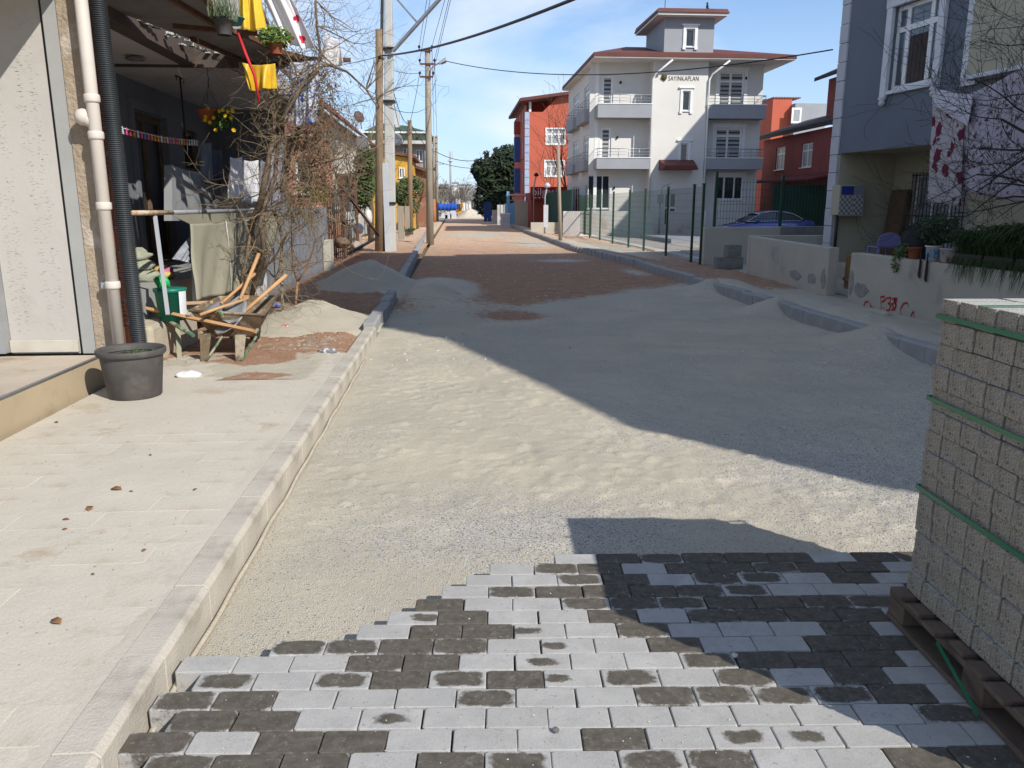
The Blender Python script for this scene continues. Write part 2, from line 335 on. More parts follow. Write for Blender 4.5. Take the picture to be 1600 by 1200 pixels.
# ground everywhere else
mb=MB(); mb.box(-600,600,-60,900,-.6,-.09); o=struct(mb.build('ground',M['ground']))
mb=MB(); mb.box(7.3,70,14,140,-.5,.02); struct(mb.build('yard_ground',mat('yard_dust',(.42,.38,.31),(.36,.32,.26),scale=.6,rough=.95,c3=(.28,.24,.18),s3=.3)))
mb=MB(); mb.box(-60,-4.55,8.4,140,-.5,.06); struct(mb.build('garden_ground',M['ground']))
# ---------------------------------------------------------------- concrete yard paving behind the mesh fence
yard=T('yard_paving','',''); del yard['label']; del yard['category']; struct(yard)
ym=[mat('yard_slab_%s'%n,c,rough=.9,scale=1.5,c3=tuple(x*.7 for x in c)) for n,c in (('pale',(.45,.42,.37)),('pink',(.43,.36,.32)),('grey',(.38,.37,.35)))]
sl_mesh=[]
for k,m_ in enumerate(ym):
    b=MB(); b.box(-.49,.49,-.49,.49,-.03,.006+.004*k); o=b.build('slab',m_,None,bevel=.006); sl_mesh.append(o)
for o in sl_mesh: sc.collection.objects.unlink(o)
for i in range(14):
    for j in range(19):
        if rnd.random()<.06: continue
        o=sl_mesh[rnd.choice((0,0,0,1,2))].copy(); sc.collection.objects.link(o); o.parent=yard; o.location=(7.9+i,24.6+j,.045)
# ================================================================ LEFT PAVEMENT
side=T('sidewalk','',''); del side['label']; del side['category']; struct(side)
mb=MB(); mb.box(-2.99,-1.165,.4,8.25,-.3,.143); mb.build('bedding',M['mortar'],side)
tm=[]
for k in range(4):
    b=MB(); w2,h2=.199,.0993; c=.004
    b.box(-w2,w2,-h2,h2,-.03,0); o=b.build('tile',M['tile'],None,bevel=.0035); tm.append(o); sc.collection.objects.unlink(o)
for j in range(39):
    y=.55+j*.2
    for i in range(6):
        x=-2.96+.2+i*.4-(.2 if j%2 else 0)
        if x>-1.17+.19 or x-.2<-3.15: continue
        if y>7.6 and rnd.random()<.4 and x<-1.6: continue
        o=tm[rnd.randrange(4)].copy(); sc.collection.objects.link(o); o.parent=side
        sx=1.0
        x1=min(x+.2,-1.168); x0=max(x-.2,-2.985)
        if x1-x0<.05: continue
        o.scale=((x1-x0)/.4,1,1); o.location=((x0+x1)/2,y,.1485+rnd.uniform(-.0015,.0015)); o.rotation_euler=(rnd.uniform(-.004,.004),rnd.uniform(-.003,.003),rnd.uniform(-.004,.004))
def h_dust(X,Y): return .1432+.0074*fbm(X,Y,1.5,5,1)+.0022*fbm(X,Y,26,3,2)+.003*sst(X,-1.24,-1.16)
grid_mesh('pavement_dust',np.linspace(-2.98,-1.14,112),np.arange(.6,8.24,.018),h_dust,None,M['tile'])
def h_spill(X,Y): return .1425+.030*sst(Y+1.6*(fbm(X,Y,1.1,4,1)-.5),7.2,8.5)*(fbm(X,Y,1.7,5,2)-.18)+.010*(fbm(X,Y,11,3,1)-.5)-.05*sst(X,-1.35,-1.15)+.012*np.exp(-((X+1.7)/.6)**2)
grid_mesh('soil_spill',np.linspace(-3.9,-1.16,110),np.arange(6.95,8.4,.02),h_spill,lambda X,Y:(.22+.42*sst(fbm(X,Y,1.6,4,3),.38,.62)+0*X,.1+0*X),M['road'])
# kerbs
def kerb_mesh(m_,L=.5,w_=.15,h=.16,ch=.02):
    b=MB(); P=[(0,-.2),(w_,-.2),(w_,h-ch),(w_-ch,h),(0,h)]
    b.prism([(p[0],0.0015,p[1]) for p in P],(0,L-.003,0)); return b
def kerb_row(name,m_,side_,x_of,y0,y1,L,skip=None,jit=.01,h=.16):
    par=T(name,'',''); del par['label']; del par['category']; struct(par)
    protos=[]
    for k in range(2):
        b=kerb_mesh(m_,L,h=h+.002*k,w_=.135 if side_<0 and h<.18 else .15); o=b.build('kerb_stone',m_,None,bevel=.003,fix=True); protos.append(o); sc.collection.objects.unlink(o)
    y=y0;n=0
    while y<y1 and n<290:
        if not(skip and skip(y)):
            o=protos[n%2].copy(); sc.collection.objects.link(o); o.parent=par; jj=jit*(1 if y<10 else 2.2)
            if side_<0: o.location=(x_of(y)-(.135 if h<.18 else .15)+rnd.uniform(-jj,jj)*.5,y,rnd.uniform(-jj,jj)*.6); o.rotation_euler=(0,0,rnd.uniform(-jj,jj))
            else: o.location=(x_of(y)+.15+rnd.uniform(-jj,jj)*.5,y+L,rnd.uniform(-jj,jj)*.6); o.rotation_euler=(0,0,math.pi+rnd.uniform(-jj,jj))
        y+=L;n+=1
    return par
kerb_row('left_kerb',M['kerb'],-1,lambda y:-1.01,.5,10.0,.5,jit=.003,h=.156)
kerb_row('far_left_kerb',M['kerbdark'],-1,lambda y:-1.02-.014*max(0,y-12),10.0,90,.5,skip=lambda y:13.9<y<15.4 ,h=.2)
kerb_row('right_kerb',M['kerbdark'],1,lambda y:5.03-KS(y),6.0,100,.5,h=.19)
mb=MB(); pts=[(-.992+.004*math.sin(y*9),y,.012+.004*math.sin(y*5.3)) for y in np.arange(.6,8.6,.1)]; mb.tube(pts,.011,6); struct(mb.build('gutter_mortar',M['mortar']))
# ================================================================ LAID PAVERS
def paver_material():
    m=bpy.data.materials.new('paver_concrete'); m.use_nodes=True; t=m.node_tree; b=t.nodes['Principled BSDF']; b.inputs['Specular IOR Level'].default_value=.2; L=t.links.new
    tc=N(t,'ShaderNodeTexCoord'); oi=N(t,'ShaderNodeObjectInfo'); ad=N(t,'ShaderNodeAttribute',attribute_type='OBJECT',attribute_name='damp'); ao=N(t,'ShaderNodeAttribute',attribute_type='OBJECT',attribute_name='damp_offset')
    sp=N(t,'ShaderNodeSeparateXYZ'); L(tc.outputs['Object'],sp.inputs[0])
    def mth(op,a,b_=None):
        n=N(t,'ShaderNodeMath',operation=op)
        for i,v in enumerate((a,b_)):
            if v is None: continue
            if isinstance(v,(int,float)): n.inputs[i].default_value=v
            else: L(v,n.inputs[i])
        return n.outputs[0]
    ex=mth('DIVIDE',mth('ABSOLUTE',mth('SUBTRACT',sp.outputs[0],ao.outputs['Fac'])),.098)
    ey=mth('DIVIDE',mth('ABSOLUTE',sp.outputs[1]),.050)
    e=mth('POWER',mth('ADD',mth('POWER',ex,4.0),mth('POWER',ey,4.0)),.25)
    vadd=N(t,'ShaderNodeVectorMath',operation='ADD'); L(tc.outputs['Object'],vadd.inputs[0]); L(oi.outputs['Random'],vadd.inputs[1])
    sc_=N(t,'ShaderNodeVectorMath',operation='SCALE'); sc_.inputs[3].default_value=40; L(oi.outputs['Random'],sc_.inputs[0])
    va=N(t,'ShaderNodeVectorMath',operation='ADD'); L(tc.outputs['Object'],va.inputs[0]); L(sc_.outputs[0],va.inputs[1])
    def noi(s,d=4,r=.65):
        n=N(t,'ShaderNodeTexNoise'); n.inputs['Scale'].default_value=s; n.inputs['Detail'].default_value=d; n.inputs['Roughness'].default_value=r; L(va.outputs[0],n.inputs[0]); return n.outputs[0]
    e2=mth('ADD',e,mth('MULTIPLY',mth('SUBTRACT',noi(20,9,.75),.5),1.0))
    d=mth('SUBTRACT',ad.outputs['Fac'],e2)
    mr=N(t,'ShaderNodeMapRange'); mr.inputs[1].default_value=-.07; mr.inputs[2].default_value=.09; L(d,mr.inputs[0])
    def mix(f,A,B,bt='MIX'):
        x=N(t,'ShaderNodeMix',data_type='RGBA',blend_type=bt)
        if isinstance(f,float): x.inputs['Factor'].default_value=f
        else: L(f,x.inputs['Factor'])
        for k,v in (('A',A),('B',B)):
            if isinstance(v,tuple): x.inputs[k].default_value=(*v[:3],1)
            else: L(v,x.inputs[k])
        return x.outputs['Result']
    def rng(src,a,b_):
        r=N(t,'ShaderNodeMapRange'); r.inputs[1].default_value=a; r.inputs[2].default_value=b_; L(src,r.inputs[0]); return r.outputs[0]
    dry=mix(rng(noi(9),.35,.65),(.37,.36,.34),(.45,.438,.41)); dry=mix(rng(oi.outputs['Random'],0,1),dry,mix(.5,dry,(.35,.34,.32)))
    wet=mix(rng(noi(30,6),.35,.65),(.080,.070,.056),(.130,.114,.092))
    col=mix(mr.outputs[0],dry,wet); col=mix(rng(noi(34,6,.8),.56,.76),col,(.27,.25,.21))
    col=mix(1.0,col,mix(rng(noi(450,2,.7),.3,.7),(.74,.74,.74),(1.2,1.2,1.2)),'MULTIPLY')
    col=mix(rng(noi(55,3),.67,.70),col,(.22,.20,.16))
    L(col,b.inputs['Base Color']); b.inputs['Roughness'].default_value=.9
    bn=N(t,'ShaderNodeBump'); bn.inputs['Strength'].default_value=.5; bn.inputs['Distance'].default_value=.004; L(noi(220,4,.8),bn.inputs['Height']); L(bn.outputs[0],b.inputs['Normal'])
    return m
M['paver']=paver_material()
def paver_mesh(k):
    "octagonal plan with a chamfered top edge, slightly different corner knocks"
    r=random.Random(k); lx,ly=.0965,.0505; b=MB(); cc=.005
    def ring(lx,ly,c,z): return [(lx-c*1,-ly,z),(lx,-ly+c,z),(lx,ly-c,z),(lx-c,ly,z),(-lx+c,ly,z),(-lx,ly-c,z),(-lx,-ly+c,z),(-lx+c,-ly,z)]
    rings=[ring(lx,ly,cc,-.08),ring(lx,ly,cc,-.006),ring(lx-.001,ly-.001,cc+.001,-.002),ring(lx-.0035,ly-.0035,cc+.002+r.uniform(0,.003),0)]
    b.v=[(p[0]+r.uniform(-.0008,.0008)*(i>0),p[1]+r.uniform(-.0008,.0008)*(i>0),p[2]) for i,rg in enumerate(rings) for p in rg]
    for i in range(3):
        for j in range(8): b.f.append((i*8+j,i*8+(j+1)%8,(i+1)*8+(j+1)%8,(i+1)*8+j)); b.sm.append(False)
    b.f.append(tuple(24+j for j in range(8))); b.sm.append(False)
    o=b.build('paver',M['paver']); sc.collection.objects.unlink(o); return o
pv=[paver_mesh(k) for k in range(6)]
field=T('paved_road','',''); del field['label']; del field['category']; struct(field)
rows=["LDDDDDLDDLDD","LPDLDDDDDLDLD","LLPDLDPLDLDDL","LPDDDDPLLLDDD","DLLPDPDDDDLDD","pDLLDLDDDDLDL","LDDpLDLLLDLDDL","PPDDLpLDLLDDLDD","LLLDDLpLLPDDDLDD","PLPDPDpPLDLDLDDL","DDLLLPLLDPPPDLD","DDLpLLLLLLLLPDL","DLDDLLLDLppLLLD","PDDLDPLPDLLDDLL","DLLPLPLLLPDLLD"]
starts=[0,-3,-4,-5,-6,-7,-8,-11,-14,-13]
CA,SA=math.cos(R(3.2)),math.sin(R(3.2))
def uv(u,v): return (u*CA+v*SA, -u*SA+v*CA)
LU=.1965; PITV=.1037
for i in range(21):
    h=starts[i] if i<10 else (-14 if i%2==0 else -13)
    st=rows[i] if i<len(rows) else ''.join(rnd.choice('LLLDDPp') for _ in range(15))
    u=.246+h*LU/2
    if u<-1.13: u=-1.13+.0
    for j,chh in enumerate(st):
        uc=u+LU/2+j*LU; vc=3.379-PITV*i-PITV/2
        if uc>1.95 : break
        x,y=uv(uc,vc)
        o=pv[rnd.randrange(6)].copy(); sc.collection.objects.link(o); o.parent=field
        o.location=(x+rnd.uniform(-.0018,.0018),y+rnd.uniform(-.0018,.0018),.08+rnd.uniform(-.0022,.0022)); o.rotation_euler=(rnd.uniform(-.008,.008),rnd.uniform(-.006,.006),-R(3.2)+rnd.uniform(-.009,.009)+(math.pi if rnd.random()<.5 else 0))
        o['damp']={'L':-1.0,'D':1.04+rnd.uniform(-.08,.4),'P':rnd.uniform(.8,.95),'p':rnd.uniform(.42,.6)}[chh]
        o['damp_offset']=float(rnd.choice((-.05,.05,.0))) if chh=='p' else 0.0
# ================================================================ PALLET OF PAVERS
pal=T('paver_pallet','wooden pallet stacked high with speckled grey pavers bound by green straps','pallet of pavers',(1.665,2.70,.082)); pal.rotation_euler=(0,0,-R(3.5)); WORLD[pal.name]=Vector()
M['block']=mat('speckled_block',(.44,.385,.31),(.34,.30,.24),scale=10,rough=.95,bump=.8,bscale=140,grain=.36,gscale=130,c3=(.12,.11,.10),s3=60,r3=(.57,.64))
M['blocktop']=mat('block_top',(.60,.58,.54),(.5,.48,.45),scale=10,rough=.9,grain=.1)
M['strap']=plain('green_strap',(.015,.16,.075),.35,.5)
PLN=1.12; PW=1.0
for x in (0,.45,.9):
    b=MB(); b.box(x,x+.1,-PLN,0,0,.02); b.build('bottom_board',M['palletwood'],pal,bevel=.003)
    for y in (-PLN+.0,-PLN/2-.06,-.12):
        b=MB(); b.box(x+.004,x+.1,y+.003,y+.117,.021,.095); b.build('block',M['palletwood'],pal,bevel=.004)
yy=-PLN
for k in range(9):
    w_=.09+rnd.uniform(-.012,.01); x0=rnd.uniform(-.025,.012)
    b=MB(); b.box(x0,PW+.02,yy,yy+w_,.117,.136+rnd.uniform(-.002,.002)); b.build('deck_board',M['palletwood'],pal,bevel=.004); yy+=.1265
for x in (0,.45,.9):
    b=MB(); b.box(x+.004,x+.1,-PLN,0,.096,.1165); b.build('stringer_board',M['palletwood'],pal,bevel=.003)
bw=.105; bh=.0795
bp=[]
for k in range(5):
    r=random.Random(k+50); b=MB(); e=.0055
    b.box(0,.2,e/2,bw-e/2,e/4,bh-e/4); b.v=[(a+r.uniform(-.002,.002),c+r.uniform(-.0012,.0012),d+r.uniform(-.001,.001)) for a,c,d in b.v]
    o=b.build('block_paver',M['block'],None,bevel=.004); sc.collection.objects.unlink(o); bp.append(o)
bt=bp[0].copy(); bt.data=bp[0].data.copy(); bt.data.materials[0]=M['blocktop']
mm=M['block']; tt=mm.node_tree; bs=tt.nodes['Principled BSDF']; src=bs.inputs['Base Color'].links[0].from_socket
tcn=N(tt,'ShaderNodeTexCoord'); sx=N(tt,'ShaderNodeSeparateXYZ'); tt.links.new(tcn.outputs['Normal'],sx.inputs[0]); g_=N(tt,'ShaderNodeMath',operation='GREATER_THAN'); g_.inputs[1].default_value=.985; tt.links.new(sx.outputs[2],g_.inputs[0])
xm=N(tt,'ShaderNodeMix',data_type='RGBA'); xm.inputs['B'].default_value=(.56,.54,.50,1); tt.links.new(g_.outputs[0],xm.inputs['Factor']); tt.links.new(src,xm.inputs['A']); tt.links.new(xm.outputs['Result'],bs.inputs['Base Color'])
NL=14; core_x=.24
for L_ in range(NL):
    z=.137+L_*bh; ins=.048+(.009 if L_%2 else 0)+rnd.uniform(-.003,.003); ph=(.0 if L_%2 else -.010)+rnd.uniform(-.003,.003)
    full=L_==NL-1
    for i in range(10):
        yb=-.03+ph-(i+1)*bw
        for col_ in range(4 if full else 1):
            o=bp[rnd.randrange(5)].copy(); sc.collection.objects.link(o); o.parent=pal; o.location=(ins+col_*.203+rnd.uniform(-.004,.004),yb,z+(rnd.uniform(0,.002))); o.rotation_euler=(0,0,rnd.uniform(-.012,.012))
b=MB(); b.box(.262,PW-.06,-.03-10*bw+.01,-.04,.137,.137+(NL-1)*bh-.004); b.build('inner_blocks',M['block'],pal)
ztop=.137+NL*bh
b=MB(); b.box(.06,.86,-.03-10*bw+.006,-.036,ztop+.0025,ztop+.0055); 
def ring_strap(z,w_=.016):
    b=MB(); x0,x1,y0,y1=.043,PW-.05,-1.085,-.031; t=.0025
    b.box(x0-t,x0,y0,y1,z-w_/2,z+w_/2); b.box(x1,x1+t,y0,y1,z-w_/2,z+w_/2); b.box(x0-t,x1+t,y1,y1+t,z-w_/2,z+w_/2); b.box(x0-t,x1+t,y0-t,y0,z-w_/2,z+w_/2)
    return b.build('strap',M['strap'],pal)
for z in (ztop-.062,ztop-.36,ztop-.70): ring_strap(z)
for y in (-.30,-.72):
    b=MB(); b.box(.03,PW-.04,y,y+.016,ztop+.004,ztop+.0065); b.build('strap',M['strap'],pal); pass
b=MB(); b.bar((-.03,-.40,.125),(-.03,-.66,.03),.003,.016,up=(0,0,1)); b.build('strap',M['strap'],pal)
# ================================================================ SAND HEAPS
def heap(name,cx,cy,rx,ry,hh,base,label,seed,zb=None):
    n=64; b=MB(); rings=22; V=[]; loc=Vector((cx,cy,base))
    for i in range(rings+1):
        q=i/rings
        for j in range(n):
            a=2*math.pi*j/n; w_=1+.22*(noise.noise(Vector((math.cos(a)*1.3+seed,math.sin(a)*1.3,seed)))); rr=q*w_
            x=cx+rx*rr*math.cos(a); y=cy+ry*rr*math.sin(a)
            prof=.5*(1+math.cos(math.pi*min(1,q)))*.75+.25*(1-q)
            z=base+hh*prof*(1+.12*noise.noise(Vector((x*2,y*2,seed))))+.03*noise.noise(Vector((x*3.1,y*3.1,seed)))*(1-q)+.022*noise.noise(Vector((x*7,y*7,seed)))*(1-q*.5)+.010*noise.noise(Vector((x*19,y*19,seed)))
            if q>.9: z-= (q-.9)*.5
            V.append((x,y,z))
    b.v=V
    for i in range(rings):
        for j in range(n): b.f.append((i*n+j,i*n+(j+1)%n,(i+1)*n+(j+1)%n,(i+1)*n+j)); b.sm.append(True)
    return one(b,name,M['heap'],label,'sand heap',loc)
heap('sand_heap',-1.95,10.9,1.05,1.3,.27,.10,'sunlit pale sand heap spilling beside the sapling up to the kerb',1.3)
heap('sand_heap',-1.75,16.2,1.3,1.9,.52,.06,'shaded grey sand heap behind the kerb next to the grey garden wall',4.1)
heap('sand_heap',-.35,14.6,.85,1.3,.27,-.03,'low shaded sand heap spilling off the kerb onto the road',7.7)
heap('sand_heap',2.4,119,2.4,2,1.3,-.02,'pale sand heap at the far end of the street near the blue tarp',9.2)
for k,(yy,ry_,lb) in enumerate(((9.05,.75,'shaded sand spill burying the right kerb nearest the graffiti wall'),(12.2,.6,'shaded sand spill over the middle of the right kerb'),(15.4,.75,'shaded sand spill over the right kerb by the concrete blocks'),(6.3,.8,'sand spill over the right kerb beside the pallet'))):
    heap('sand_heap',5.12,yy,.5,ry_,.215,.025,lb,20+k*1.7)
# pebbles, uncountable
def pebbles(name,n,fun,rmin,rmax,material,seed):
    r=np.random.RandomState(seed); base=np.array([(1,0,0),(-1,0,0),(0,1,0),(0,-1,0),(0,0,1),(0,0,-1)],float)
    F=np.array([(0,2,4),(2,1,4),(1,3,4),(3,0,4),(2,0,5),(1,2,5),(3,1,5),(0,3,5)]); P=fun(r,n); n=len(P)
    s=r.uniform(rmin,rmax,(n,1,1))*r.uniform(.6,1.2,(n,1,3)); s[:,:,2]*=.7
    v=base[None]*s*r.uniform(.8,1.2,(n,6,1)); a=r.uniform(0,6.28,n); ca,sa=np.cos(a),np.sin(a)
    x=v[:,:,0]*ca[:,None]-v[:,:,1]*sa[:,None]; y=v[:,:,0]*sa[:,None]+v[:,:,1]*ca[:,None]; v=np.stack([x,y,v[:,:,2]],-1)+P[:,None,:]
    f=(F[None]+np.arange(n)[:,None,None]*6).reshape(-1,3); me=bpy.data.meshes.new(name)
    me.from_pydata(v.reshape(-1,3).tolist(),[],f.tolist()); me.materials.append(material); o=bpy.data.objects.new(name,me); sc.collection.objects.link(o); return stuff(o)
def roadpts(x0,x1,y0,y1,dens=None):
    def f(r,n):
        X=r.uniform(x0,x1,n); Y=y0+(y1-y0)*r.uniform(0,1,n)**1.6
        if dens is not None:
            k=r.uniform(0,1,n)<dens(X,Y); X=X[k];Y=Y[k]
        return np.stack([X,Y,h_road(X,Y)+.001],1)
    return f
pale=mat('pebble_pale',(.56,.53,.47),(.40,.38,.34),scale=40,contrast=(.4,.6)); darkp=mat('pebble_dark',(.17,.165,.16),(.10,.10,.10),scale=40)
notpav=lambda X,Y:(Y>3.5)|(X*0.056+ (Y-3.379)>.0)|(X<.3-(3.45-Y)*1.0)
gd=lambda X,Y: np.clip(m_road(X,Y)[1]*1.7-.1,0.03,1)*(h_road(X,Y)>-.0039)*((Y>3.45)|(X<-.25)|(X<.3-(3.45-Y)*1.6))
def nearp(X,Y): return gd(X,Y)*((Y>3.42)|(X<(.2-(3.38-Y)*1.35)))
pebbles('gravel',60000,roadpts(-.97,4.9,2.7,11,nearp),.0014,.0040,pale,1)
pebbles('dark_gravel',34000,roadpts(-.97,4.9,2.7,11,nearp),.0013,.0034,darkp,2)
pebbles('stones',700,roadpts(-.95,4.9,8,40),.008,.03,pale,3)
def verge(r,n):
    X=r.uniform(-4.2,-1.2,n);Y=r.uniform(7.9,16,n); return np.stack([X,Y,h_left(X,Y)],1)
pebbles('rubble',1500,verge,.006,.028,mat('rubble_mat',(.42,.34,.26),(.25,.17,.12),scale=20,contrast=(.4,.6)),5)
def side_grit(r,n):
    X=r.uniform(-2.95,-1.05,n);Y=r.uniform(1.5,8.4,n)**1; return np.stack([X,Y,Y*0+.15],1)
pebbles('grit',500,side_grit,.002,.005,mat('grit_mat',(.30,.22,.15),(.2,.15,.1),scale=20),6)
def pavgrit(r,n):
    X=r.uniform(-.9,1.9,n);Y=r.uniform(1.4,3.2,n); k=X>(-.9+(Y-2.2)*.9); X=X[k];Y=Y[k]; return np.stack([X,Y,Y*0+.081],1)
pebbles('paver_crumbs',160,pavgrit,.002,.005,pale,8)
# ================================================================ BUILDING PARTS
def wall(F,par,u0,u1,z0,z1,holes,m,name='wall',reveal=.16):
    us=sorted({u0,u1,*[h[0] for h in holes],*[h[1] for h in holes]}); zs=sorted({z0,z1,*[h[2] for h in holes],*[h[3] for h in holes]})
    b=MB()
    for a,c in zip(us,us[1:]):
        for e,g in zip(zs,zs[1:]):
            um,zm=(a+c)/2,(e+g)/2
            if any(h[0]<um<h[1] and h[2]<zm<h[3] for h in holes): continue
            b.q(F.p(a,e),F.p(c,e),F.p(c,g),F.p(a,g))
    for a,c,e,g in [h[:4] for h in holes]:
        r=-reveal
        b.q(F.p(a,e),F.p(a,g),F.p(a,g,r),F.p(a,e,r)); b.q(F.p(c,e),F.p(c,e,r),F.p(c,g,r),F.p(c,g))
        b.q(F.p(a,g),F.p(c,g),F.p(c,g,r),F.p(a,g,r)); b.q(F.p(a,e),F.p(a,e,r),F.p(c,e,r),F.p(c,e))
        b.q(F.p(a,e,r),F.p(a,g,r),F.p(c,g,r),F.p(c,e,r))
    return b.build(name,m,par)
def window(F,par,a,c,e,g,cols=(1,1),tr=None,glass=None,fm=None,d=-.07,fw=.06,sill=True,name='window',door=False,sillm=None):
    fm=fm or M['white']; glass=glass or M['glass']; b=MB()
    b.fbox(F,a,a+fw,e,g,d-.05,d); b.fbox(F,c-fw,c,e,g,d-.05,d); b.fbox(F,a+fw,c-fw,g-fw,g,d-.05,d); b.fbox(F,a+fw,c-fw,e,e+fw,d-.05,d)
    tot=sum(cols); u=a; cells=[]; W=c-a
    edges=[a]
    for k in cols: u+=W*k/tot; edges.append(u)
    zt=(g-(g-e)*tr) if tr else None
    for x in edges[1:-1]: b.fbox(F,x-fw*.6,x+fw*.6,e+fw,g-fw,d-.05,d+.003)
    if zt: b.fbox(F,a+fw,c-fw,zt-fw*.6,zt+fw*.6,d-.05,d+.006)
    w_=b.build(name,fm,par)
    for x0,x1 in zip(edges,edges[1:]):
        for z0,z1 in ([(e,zt),(zt,g)] if zt else [(e,g)]):
            p=MB(); p.fbox(F,x0+fw*.62,x1-fw*.62,z0+fw*.62,z1-fw*.62,d-.035,d-.022); p.build('pane',glass,w_)
    if sill:
        s=MB(); s.fbox(F,a-.05,c+.05,e-.05,e-.002,-.05,.07); s.build('sill',sillm or M['white'],w_)
    return w_
def trim(F,par,a,c,e,g,t=.14,m=None,cornice=True,feet=True):
    b=MB(); d=.05
    b.fbox(F,a-t,a,e,g,.003,d); b.fbox(F,c,c+t,e,g,.003,d); b.fbox(F,a-t,c+t,g,g+t,.003,d)
    if cornice: b.fbox(F,a-t-.1,c+t+.1,g+t,g+t+.08,.003,d+.06)
    if feet: b.fbox(F,a-t-.02,a+.0,e-.16,e,.003,d+.03); b.fbox(F,c,c+t+.02,e-.16,e,.003,d+.03)
    return b.build('window_trim',m or M['white'],par)
def rail(F,par,u0,u1,z0,z1,d,side=True,m=None,dd=-1,n=4,returns=(True,True)):
    b=MB(); r=.022; m=m or M['steel']
    for z in (z1,z0+(z1-z0)*.62,z0+(z1-z0)*.3): b.tube([F.p(u0,z,d),F.p(u1,z,d)],r if z==z1 else .012,6)
    for k in range(n+1):
        u=u0+(u1-u0)*k/n; b.tube([F.p(u,z0,d),F.p(u,z1,d)],.018,6)
    if side:
        for u,on in ((u0,returns[0]),(u1,returns[1])):
            if on:
                for z in (z1,z0+(z1-z0)*.62,z0+(z1-z0)*.3): b.tube([F.p(u,z,d),F.p(u,z,d+dd)],r if z==z1 else .012,6)
    return stuff_part(b.build('railing',m,par))
def stuff_part(o): o['kind']='stuff'; return o
def text(par,txt,F,u,z,size,d,m,ext=.008,name='lettering',font_scale=1):
    cu=bpy.data.curves.new(name,'FONT'); cu.body=txt; cu.size=size; cu.extrude=ext; cu.offset=-size*.014; cu.space_character=1.05
    o=bpy.data.objects.new(name,cu); sc.collection.objects.link(o)
    dg=bpy.context.evaluated_depsgraph_get(); me=bpy.data.meshes.new_from_object(o.evaluated_get(dg)); bpy.data.objects.remove(o)
    me.materials.clear(); me.materials.append(m)
    Mx=Matrix((( F.u.x*font_scale,0,F.n.x),(F.u.y*font_scale,0,F.n.y),(0,1,0))).to_4x4(); me.transform(Mx)
    o=bpy.data.objects.new(name,me); sc.collection.objects.link(o); off=WORLD.get(par.name,Vector()); o.parent=par; o.location=F.p(u,z,d)-off; return o
def box_part(par,name,m,*a,**k): b=MB(); b.box(*a); return b.build(name,m,par,**k)
def uz(px,py,Y): p=atY(px,py,Y); return p.x,p.z
def rect(x0,y0,x1,y1,Y): a=uz(x0,y1,Y); c=uz(x1,y0,Y); return a[0],c[0],a[1],c[1]
def drect(x0,y0,x1,y1,X): a=atX(x0,(y0+y1)/2,X); c=atX(x1,(y0+y1)/2,X); return a.y,c.y,atX((x0+x1)/2,y1,X).z,atX((x0+x1)/2,y0,X).z
# ================================================================ WHITE APARTMENT
AY=46.4; BY=47.3; AX=8.25
ap=T('apartment_building','white three-storey apartment building with grey balconies and a roof-top tower room','apartment building',(13,AY,0))
FA=Fac(0,AY,0); FB=Fac(0,BY,0)
M['apt']=mat('apartment_plaster',(.68,.66,.61),(.62,.60,.56),rough=.9,scale=.5,bump=.1,bscale=80,c3=(.47,.46,.43),s3=.35,r3=(.6,.8))
M['aptgrey']=mat('apartment_grey',(.32,.33,.35),(.29,.30,.32),rough=.85,scale=1)
cu0,cu1=11.34,14.49; RX=18.05
z2a=uz(970,163,AY)[1]; z2b=uz(970,184,AY)[1]; z1a=uz(970,247,AY)[1]; z1b=uz(970,264,AY)[1]; EZ=9.62
cw=[rect(1065.5,142,1079,173,AY),rect(1062.5,224,1075.5,252,AY)]; door=rect(1036,301,1058,353,AY)
wall(FA,ap,cu0,cu1,0,EZ,cw+[door],M['apt'])
for h in cw: window(FA,ap,*h,cols=(1,)); trim(FA,ap,*h,t=.13)
dr=window(FA,ap,*door,cols=(1,1.2),tr=.45,name='entrance_door',fw=.09,sill=False)
lw=[rect(940,118,959,163,BY),rect(937.5,199,955.5,247,BY)]; lw=[(a,b,z2b+.14 if i==0 else z1b+.14,d) for i,(a,b,c,d) in enumerate(lw)]
wall(FB,ap,AX,cu0,0,EZ,lw+[rect(918,274,953,326,BY)],M['apt'])
for h in lw: window(FB,ap,*h,cols=(1,),glass=M['zebra'],fw=.13,sill=False,name='balcony_door')
g=rect(918,274,953,326,BY); window(FB,ap,*g,cols=(1,1,1),fw=.05)
rw=[rect(1122,113,1164,163,BY),rect(1116,200,1160,247,BY)]; rw=[(a,b,z2b+.14 if i==0 else z1b+.14,d) for i,(a,b,c,d) in enumerate(rw)]
rg=rect(1117,275,1162,312,BY)
wall(FB,ap,cu1,RX,0,EZ,rw+[rg],M['apt'])
for h in rw: window(FB,ap,*h,cols=(1,1.15),tr=.2,glass=M['zebra'],fw=.1,sill=False,name='balcony_door'); trim(FB,ap,*h,t=.18,feet=False)
window(FB,ap,*rg,cols=(1,1.2,1),fw=.08); trim(FB,ap,*rg,t=.12)
# side walls of the centre section, back and right walls
b=MB()
for u in (cu0,cu1): b.q((u,AY,0),(u,BY,0),(u,BY,EZ),(u,AY,EZ)) if u==cu0 else b.q((u,BY,0),(u,AY,0),(u,AY,EZ),(u,BY,EZ))
b.q((RX,BY,0),(RX,58.5,0),(RX,58.5,EZ),(RX,BY,EZ)); b.q((RX,58.5,0),(AX,58.5,0),(AX,58.5,EZ),(RX,58.5,EZ)); b.q((cu0,AY,EZ),(cu1,AY,EZ),(cu1,BY,EZ),(cu0,BY,EZ))
b.build('wall',M['apt'],ap)
